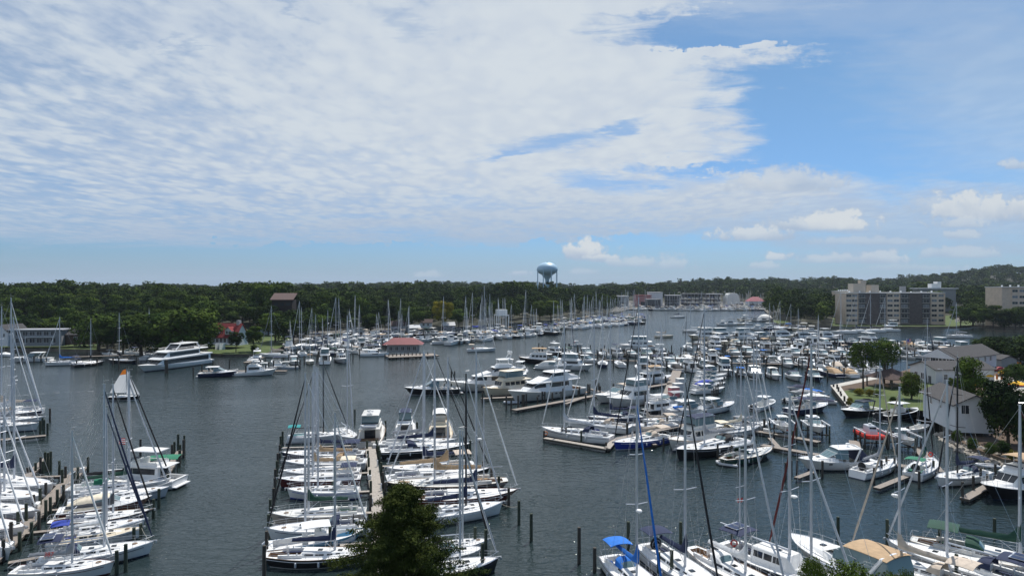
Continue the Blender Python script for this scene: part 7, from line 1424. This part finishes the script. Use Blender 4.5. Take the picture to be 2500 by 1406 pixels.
boat(sailboat, 668, 872, 170, 13, 'sloop with tall bare mast right of the lawn', cover='beige', opts=('cover','furl'), furl='grey', MH=21, lod=1)
# tour boat and left bank boats
sb(503,886,338,910,'large white two deck tour boat with long black window bands', fn=tour_boat, nm='tour_boat', cat='tour boat', Lk=31)
e = bld('dolphin_post', 'thick timber dolphin in front of the tour boat', 404, 912, 0, 0, 'mooring post')
for x, y in ((0,0),(.6,.2),(.2,.6),(.5,-.4)): MB().tube([(x,y,-1),(x*.8,y*.8,4.6)], .26, 8).build('post', pilew, e)
sb(492,920,578,918,'navy hulled lobster style boat with small white pilothouse', fn=cruiser, nm='motorboat', hull='navy', opts=('hardtop',), Lk=12)
sb(582,917,672,915,'white flybridge sportfisher pointing right on the left bank pier', fn=flybridge, nm='motor_yacht', opts=('sport','hardtop','radar'), Lk=13)
sb(120,882,32,884,'white express yacht with dark windows at the upper left', fn=cruiser, nm='motor_yacht', opts=('hardtop','arch'), Lk=14)
sb(190,890,115,893,'white sloop with bright blue cover on the upper left bank', cover='blue', canvas='navy', opts=('cover','furl','bimini'), MH=18, furl='white', Lk=11.5)
sb(180,897,250,890,'dark hulled sloop with white deck on the upper left bank', hull='black', cover='black', canvas='navy', opts=('cover','bimini'), MH=17, Lk=11)
boat(sailboat, 296, 886, 170, 11, 'dark sloop left of the tour boat with bare mast', hull='black', cover='black', opts=('cover','furl'), furl='black', MH=19, lod=1)
boat(sailboat, 362, 876, 100, 12, 'sloop behind the tour boat with furled jib', opts=('cover','furl'), furl='white', MH=20, lod=1)
boat(cruiser, 316, 867, 170, 12, 'white express cruiser with swept arch near the left bank wall', nm='motorboat', opts=('arch','bimini'), lod=1)
boat(console, 268, 868, 170, 8, 'small white boat near the left bank wall', nm='motorboat', lod=1); boat(runabout, 14, 870, 170, 8, 'small white boat at the left edge of the far bank', nm='motorboat', cover='white')
boat(sailboat, 380, 870, 172, 10, 'small sloop tucked behind the tour boat bow', opts=('cover',), MH=10, cover='white', lod=1)
for (u, v, t) in [(83,885,2.6),(100,884,2.6),(54,888,2.4),(66,886,2.6),(113,893,2.8),(237,893,3),(187,896,2.6),(276,893,3),(160,885,2.4),(472,918,3.2),(493,915,3.4),(510,914,3),(600,917,3.4),(649,916,3.4),(333,890,2.8),(312,885,2.6),(290,903,4.6),(520,900,2.8),(560,898,2.8)]: piling(at(u, v), t, .24, None, group='upper left bank slips')
for (a, b_, lab) in [((60,875),(120,872),'small pier with white boats at the upper left bank'),((150,872),(330,866),'plank pier in front of the left bank lawn'),((490,905),(700,905),'plank pier behind the sportfisher'),((600,885),(640,872),'gangway pier from the red roofed house lawn'),((945,871),(1065,866),'fuel dock platform on pilings')]: dock('walkway_pier', [P2(*a), P2(*b_)], 2.2 if 'fuel' not in lab else 9.5, lab, z=.95 if 'fuel' in lab else .8)
for i in range(12): piling(at(940+i*9.5, 876-i*.45), 2.2, .24, None, group='fuel dock')
# sailing sloop
p_ = at(305, 976); e = empty('sailing_sloop', (p_.x, p_.y, 0), .03, 'small sloop under sail with orange tipped mainsail in the channel', 'sailboat')
K = sailboat(e, 7.8, hull='black', boot='white', opts=(), MH=7.9, mx=.07, lod=1); hm_ = 13.2
mk = K.root.scale[0]
def sailm(c):
    m = pmat('sailcloth_'+c, COL[c] if c != 'white' else (.85,.85,.85), .8, var=.04); nt = m.node_tree; b = nt.nodes['Principled BSDF']
    if not any(n.bl_idname == 'ShaderNodeBsdfTranslucent' for n in nt.nodes):
        t = nt.nodes.new('ShaderNodeBsdfTranslucent'); t.inputs[0].default_value = (*(COL[c] if c != 'white' else (.85,.85,.85)), 1); mx = nt.nodes.new('ShaderNodeMixShader'); mx.inputs[0].default_value = .5
        o = [n for n in nt.nodes if n.bl_idname == 'ShaderNodeOutputMaterial'][0]; nt.links.new(b.outputs[0], mx.inputs[1]); nt.links.new(t.outputs[0], mx.inputs[2]); nt.links.new(mx.outputs[0], o.inputs[0])
    return m
for (nm_, pts_s, c_) in (('mainsail', [(.55,.0,2.4),(-4.6,-1.3,2.5),(-3.3,-1.1,6),(-1.5,-.6,10.3),(.4,0,10.6),(.5,0,6)], 'white'), ('sail_tip', [(.4,0,10.62),(-1.45,-.58,10.35),(-.6,-.25,12.4),(.3,0,12.9)], 'orange'), ('jib', [(5.0,0,1.6),(.9,-.9,1.9),(1.1,-.5,6),(.75,0,12.3)], 'white')):
    n_ = len(pts_s); MB().add([(x*.78, y*.6, .5+z*.6) for x, y, z in pts_s], [tuple(range(n_))]).build(nm_, sailm(c_), K.root)
# left marina rows
ml = {'s': 4.2, 'c': 3, 'f': 1.6, 'k': .5}
row('l1', [(606,893),(700,890),(800,885),(850,884)], 6.2, -70, {'s': 2, 'c': 3, 'f': 1}, 'front row of the left marina', L=(9, 12), flipp=.4)
row('l2', [(690,868),(800,866),(900,860),(945,858)], 5.6, 130, ml, 'second row of the left marina', L=(10, 13), jit=35)
row('l2b', [(770,855),(880,850),(1000,846)], 6.2, -60, ml, 'slips before the yard office', L=(10, 13), jit=35)
row('l0', [(620,905),(700,901)], 7, 15, {'c': 2, 'k': 1}, 'slips behind the sportfisher', L=(9, 12), jit=15)
row('l3', [(690,852),(860,848),(960,842)], 5.0, -80, ml, 'third row of the left marina', near=False, L=(10.5, 15), jit=38, pile=True)
row('l4', [(760,838),(900,835),(1120,830)], 5.2, 95, ml, 'fourth row of the left marina', near=False, L=(10.5, 15), jit=38)
row('l5', [(830,826),(1000,822),(1240,812)], 5.2, -85, ml, 'fifth row of the left marina', near=False, L=(10.5, 15), jit=38)
row('l6', [(1100,842),(1180,830),(1300,820),(1375,814)], 6, 105, {'s': 3, 'c': 2, 'f': 2}, 'channel side of the left marina', near=False, L=(10.5, 15), jit=38)
row('l7', [(1150,822),(1300,808),(1400,800)], 5.5, -80, {'s': 3, 'c': 2}, 'inner row near the marina point', near=False, L=(10, 13))
row('l8', [(1260,812),(1400,803),(1560,790)], 5.5, 100, {'s': 3, 'c': 3}, 'channel side of the point', near=False, L=(10.5, 15), jit=38, pile=False)
row('l9', [(1350,795),(1480,785),(1580,781)], 6, -80, {'s': 4, 'c': 2}, 'middle row at the marina point', near=False, L=(9, 14), pile=False)
row('l10', [(1420,786),(1560,775)], 6, 90, {'s': 4, 'c': 2}, 'back row at the marina point', near=False, L=(10, 14), pile=False)
row('f1', [(1545,757),(1700,759),(1860,758),(1975,762)], 5.5, -60, {'c': 4, 's': 1.2}, 'water front row of the far marina', near=False, L=(11, 16), jit=40, pile=False)
row('f2', [(1520,752.5),(1700,754),(1960,754)], 6, 60, {'c': 3, 's': 1.6}, 'second row of the far marina', near=False, L=(10, 15), jit=50, pile=False)
for i, (u, D, pz) in enumerate(RACK): far('m', ((u-1250)/F*D, D, pz), -pi/2+RD.uniform(-.15, .15), RD.uniform(.8, 1.1), RD.choice(HV), RD.choice(CV), (RD.choice(['white', 'offwhite']), 'white'), 'storage racks of the far marina')
row('f3', [(1515,748.5),(1760,749),(1960,749)], 7, 70, {'c': 3, 's': 2}, 'yard row of the far marina', near=False, jit=50, L=(10, 15), pile=False)
row('f4', [(1500,737),(1700,736),(1960,738)], 26, 85, {'s': 3}, 'distant masts of the far marina', near=False, L=(11, 15), pile=False)
row('p1', [(1750,795),(1840,792)], 8, 10, {'c': 2, 's': 1}, 'pier off the point, right of the channel', near=False, L=(9, 13), pile=False)
row('p2', [(1830,806),(1930,806),(2000,812)], 8, 170, {'c': 2, 's': 2}, 'slips below the point', near=False, L=(9, 13), pile=False)
row('p3', [(1800,783),(1870,785)], 9, 20, {'c': 2, 'f': 1}, 'slips by the dome tent', near=False, L=(10, 14), pile=False)
row('p4', [(1880,798),(1930,806)], 8, 150, {'c': 1, 's': 1}, 'slips at the grassy point', near=False, L=(9, 12), pile=False)
# label every boat of a row by its place
for wname, L_ in ROWS.items():
    L_.sort(key=lambda o: (o.location.x/o.location.y))
    for i, o in enumerate(L_):
        if '_c' in o: hull, cv, kd = o['_c'].split('|'); del o['_c']
        else: hull, cv = o['label']; kd = 's' if o.name.startswith('sail') else 'm'
        o['label'] = '%s %s, %s from left in the %s' % (CN.get(hull, hull), {'s': 'sloop', 'c': 'cruiser', 'f': 'flybridge boat', 'k': 'centre console', 'r': 'runabout', 'm': 'motorboat'}[kd], ordn(i), wname)
        o['group'] = 'boats in the '+wname
for gname, L_ in PGR.items():
    L_.sort(key=lambda o: (o.location.x/o.location.y))
    for i, o in enumerate(L_): o['label'] = 'timber piling, %s from the left at the %s' % (ordn(i), gname); o['group'] = 'pilings at the '+str(gname); del o['_g']
if STUFFP:
    g = MB()
    for p, t, r in STUFFP: g.tube([(p.x, p.y, -1), (p.x, p.y, t)], r, 6)
    tagp(g.build('pilings', pilew), 'remaining dock pilings far across the marina', 'pilings', None, 'stuff')
# power pedestals and dock boxes on the near docks
def clutter(pts, n, where, side):
    W = [at(u, v, .75) for u, v in pts]
    for i in range(n):
        t = (i+.5)/n*(len(W)-1); k = min(int(t), len(W)-2); p = W[k].lerp(W[k+1], t-k); d = (W[k+1]-W[k]).normalized(); q = p+Vector((d.y, -d.x, 0))*.72*(side if i % 2 else -side)
        if i % 3 != 2: e = empty('power_pedestal', q, atan2(d.y, d.x), 'white power pedestal, %s from the near end on the %s' % (ordn(i), where), 'pedestal', 'pedestals of the '+where); MB().box(-.11,.11,-.09,.09,0,.9).build('post', paint('white'), e); MB().lathe([(.13,0),(.14,.08),(.05,.16)], 8, c=(0,0,.9)).build('lamp_cap', flat('ltgrey'), e)
        else: e = empty('dock_box', q, atan2(d.y, d.x), 'white dock box, %s from the near end on the %s' % (ordn(i), where), 'dock box', 'dock boxes of the '+where); MB().box(-.6,.6,-.26,.26,0,.5).build('box', paint('offwhite'), e); MB().loft([(-.63,.5,.6,.3,.2),(.63,.5,.6,.3,.2)]).build('lid', paint('white'), e)
clutter([(-60,1400),(10,1335),(198,1140)], 12, 'left dock', 1); clutter([(946,1440),(925,1254),(903,1082)], 12, 'centre dock', 1); clutter([(1500,1072),(1700,1030),(1905,1060)], 6, 'long pier behind the blue sloop', -1)
# mooring lines
def mline(u1, v1, z1, u2, v2, z2, lab):
    a, b_ = at(u1, v1, 0), at(u2, v2, 0); a.z, b_.z = z1, z2; MB_ = MB().tube([a.lerp(b_, t)-a-Vector((0, 0, 1.1*t*(1-t))) for t in (0, .2, .4, .6, .8, 1)], .022, 4)
    o = MB_.build('mooring_line', pmat('rope', (.5, .46, .38), .9), None, loc=a); tagp(o, lab, 'mooring line', 'mooring lines')
for i, q in enumerate([(1452,1395,2.0,1488,1402,1.3,'pale line from the lone piling to the blue bimini sloop'),(656,1312,2.1,672,1300,1.3,'line from the outer piling to the big sloop bow'),(651,1362,2.3,672,1372,1.3,'line from the outer piling to the black classic sloop'),(1267,1280,2.3,1222,1256,1.5,'line from the outer piling to the long white sloop'),(1242,1236,2,1215,1206,1.4,'line from the outer piling to the ketch stern'),(344,1340,2.6,368,1352,1.5,'line from the slip piling to the large sloop bow'),(327,1325,1.7,345,1312,1.3,'line from the slip piling to the cream decked sloop'),(375,1265,2.3,368,1268,1.4,'line from the slip piling to the navy sloop bow'),(2166,1345,3.2,2230,1370,1.6,'line from the quay piling to the cream covered sloop'),(2294,1345,3.1,2300,1372,1.7,'line from the tall piling to the solar bimini sloop'),(1328,1075,1.8,1332,1066,1.6,'short line at the T dock corner'),(2134,1180,2.2,2100,1172,1.3,'line from the pier piling to the open stern sloop')]): mline(*q)
# people aboard
def person(p, rz, label, shirt, pants='navy', sit=True):
    me = bpy.data.meshes.new('body'); hz = .45 if sit else .9
    J = [(0,0,hz),(0,0,hz+.28),(0,0,hz+.52),(0,0,hz+.62),(.02,0,hz+.76),(0,.18,hz+.5),(.08,.24,hz+.24),(.28,.18,hz+.16),(0,-.18,hz+.5),(.08,-.24,hz+.24),(.28,-.18,hz+.16),(.05,.1,hz-.02),(.42,.12,hz) if sit else (0,.1,hz-.45),(.46,.12,.05) if sit else (0,.1,.05),(.05,-.1,hz-.02),(.42,-.12,hz) if sit else (0,-.1,hz-.45),(.46,-.12,.05) if sit else (0,-.1,.05),(.60,.12,.03) if sit else (.14,.1,.03),(.60,-.12,.03) if sit else (.14,-.1,.03)]
    E = [(0,1),(1,2),(2,3),(3,4),(2,5),(5,6),(6,7),(2,8),(8,9),(9,10),(0,11),(11,12),(12,13),(0,14),(14,15),(15,16),(13,17),(16,18)]; Rr = [.15,.15,.14,.06,.10,.07,.05,.04,.07,.05,.04,.1,.075,.05,.1,.075,.05,.04,.04]
    me.from_pydata(J, E, []); o = bpy.data.objects.new('tmp', me); C.objects.link(o); m = o.modifiers.new('s', 'SKIN'); sub = o.modifiers.new('b', 'SUBSURF'); sub.levels = 1
    for i, r in enumerate(Rr): me.skin_vertices[0].data[i].radius = (r, r)
    me.skin_vertices[0].data[0].use_root = True
    bpy.context.view_layer.update(); m2 = bpy.data.meshes.new_from_object(o.evaluated_get(bpy.context.evaluated_depsgraph_get())); bpy.data.objects.remove(o)
    m2.materials.clear(); skin = pmat('skin', (.45,.27,.19), .6)
    for q in (cloth(shirt), skin, cloth(pants), cloth('brown')): m2.materials.append(q)
    for f in m2.polygons:
        z = f.center.z; f.material_index = 1 if hz+.58 < z < hz+.80 else 3 if z >= hz+.80 else 0 if z > hz+.02 and f.center.x < .2 else 2 if z <= hz+.1 and f.center.x < .5 else 1
    b_ = bpy.data.objects.new('person', m2); C.objects.link(b_); b_.location = p; b_.rotation_euler = (0, 0, rz); tagp(b_, label, 'person')
q = at(1407, 845); person(Vector((q.x-.8, q.y, .75)), .3, 'person in red shirt standing at the helm of the small motorboat', 'red', sit=False); person(Vector((q.x+1.4, q.y+.3, .7)), .3, 'person in white shirt seated forward in the small motorboat', 'white')
q = at(1176, 858)
for i, (dx_, dy_, c) in enumerate([(-4.2,-.9,'navy'),(-3.2,-.9,'white'),(-3.8,.5,'red')]): person(Vector((q.x+dx_, q.y+dy_-.8, .75)), .25+pi/2*(1 if i < 2 else -1), 'person in %s shirt in the cockpit of the sloop under way' % c, c)
q = at(305, 976); person(Vector((q.x-2.4, q.y+.1, .55)), .1, 'person in white shirt steering the small sloop under sail', 'white')
# wakes: broken foam lying on the water
fm, nt, b = nmat('foam'); b.inputs['Base Color'].default_value = (.6,.63,.65,1); b.inputs['Roughness'].default_value = .8
g_ = nt.nodes.new('ShaderNodeNewGeometry'); nz = nt.nodes.new('ShaderNodeTexNoise'); nz.inputs['Scale'].default_value = 1.3; nz.inputs['Detail'].default_value = 5; nt.links.new(g_.outputs['Position'], nz.inputs['Vector']); mr_ = nt.nodes.new('ShaderNodeMapRange'); mr_.inputs[1].default_value = .48; mr_.inputs[2].default_value = .68; mr_.inputs[4].default_value = .75; nt.links.new(nz.outputs[0], mr_.inputs[0]); nt.links.new(mr_.outputs[0], b.inputs['Alpha'])
for lab, pl, w0 in (('foam wake trailing the small motorboat', [(1400,847),(1380,850),(1345,854),(1310,859)], 1.6),('thin pale wake line on the left channel', [(20,967),(90,962),(160,957),(230,955)], .35),('faint wake line in the middle of the channel', [(985,886),(1050,878),(1130,874)], .35)):
    W = [at(u, v, .03) for u, v in pl]; V = []
    for i, q in enumerate(W): k = w0*(1+.4*i) if 'motorboat' in lab else w0; V += [(q.x, q.y-k, .03), (q.x, q.y+k, .03)]
    tagp(MB().add(V, [(2*i, 2*i+2, 2*i+3, 2*i+1) for i in range(len(W)-1)]).build('wake', fm), lab, 'wake', None, 'stuff')
# flags
# flags
def flag(p, s, rz, label, kind='us'):
    e = empty('flag', p, rz, label, 'flag'); n = 6; V, F_, M_ = [], [], []
    for i in range(n+1):
        for j in range(8): V.append((i/n*1.6*s, .12*s*sin(i*1.3), (j/7-1)*s-.12*s*i/n*sin(i)))
    for i in range(n):
        for j in range(7): a = i*8+j; F_.append((a, a+8, a+9, a+1)); M_.append(2 if (kind == 'us' and i < 3 and j > 2) else (j % 2 if kind == 'us' else 1))
    m = MB().add(V, F_, M_); m.build('cloth', [flat('red'), flat('white'), flat('royal')] if kind == 'us' else [flat('red'), flat('red'), flat('red')], e); MB().tube([(0,0,-1.3*s),(0,0,.1)], .02, 4).build('staff', steel, e)
flag(pt(290, 1068, 98), .9, -.5, 'small american flag hanging among the left dock masts'); flag(pt(2212, 828, 255), 1.5, .2, 'large american flag on the pole by the restaurant'); flag(pt(1800, 1216, 78), .5, .3, 'small red flag on a mast in the bottom row', 'r')
p_ = at(2214, 905, PZ); e = empty('flagpole', (p_.x, p_.y, PZ), 0, 'white flagpole in front of the restaurant', 'flagpole'); hh_ = H-(826-HOR)/F*p_.y-PZ; MB().tube([(0,0,0),(0,0,hh_)], [.14,.07], 7).build('pole', trimw, e); MB().box(-1.6,1.6,-.05,.05,hh_*.62,hh_*.62+.12).build('yardarm', trimw, e)
# haze
if HAZE:
    hm, nt, b = nmat('haze_air'); nt.nodes.remove(b); pv = nt.nodes.new('ShaderNodeVolumePrincipled'); pv.inputs['Color'].default_value = (.72,.84,1,1); pv.inputs['Density'].default_value = HAZE; pv.inputs['Anisotropy'].default_value = .2
    nt.links.new(pv.outputs[0], [n for n in nt.nodes if n.bl_idname == 'ShaderNodeOutputMaterial'][0].inputs['Volume'])
    hz_ = MB().box(-9500, 9500, -450, 9500, -3, 130).build('haze', hm); hz_['kind'] = 'stuff'; hz_['label'] = 'thin summer haze over the harbour'
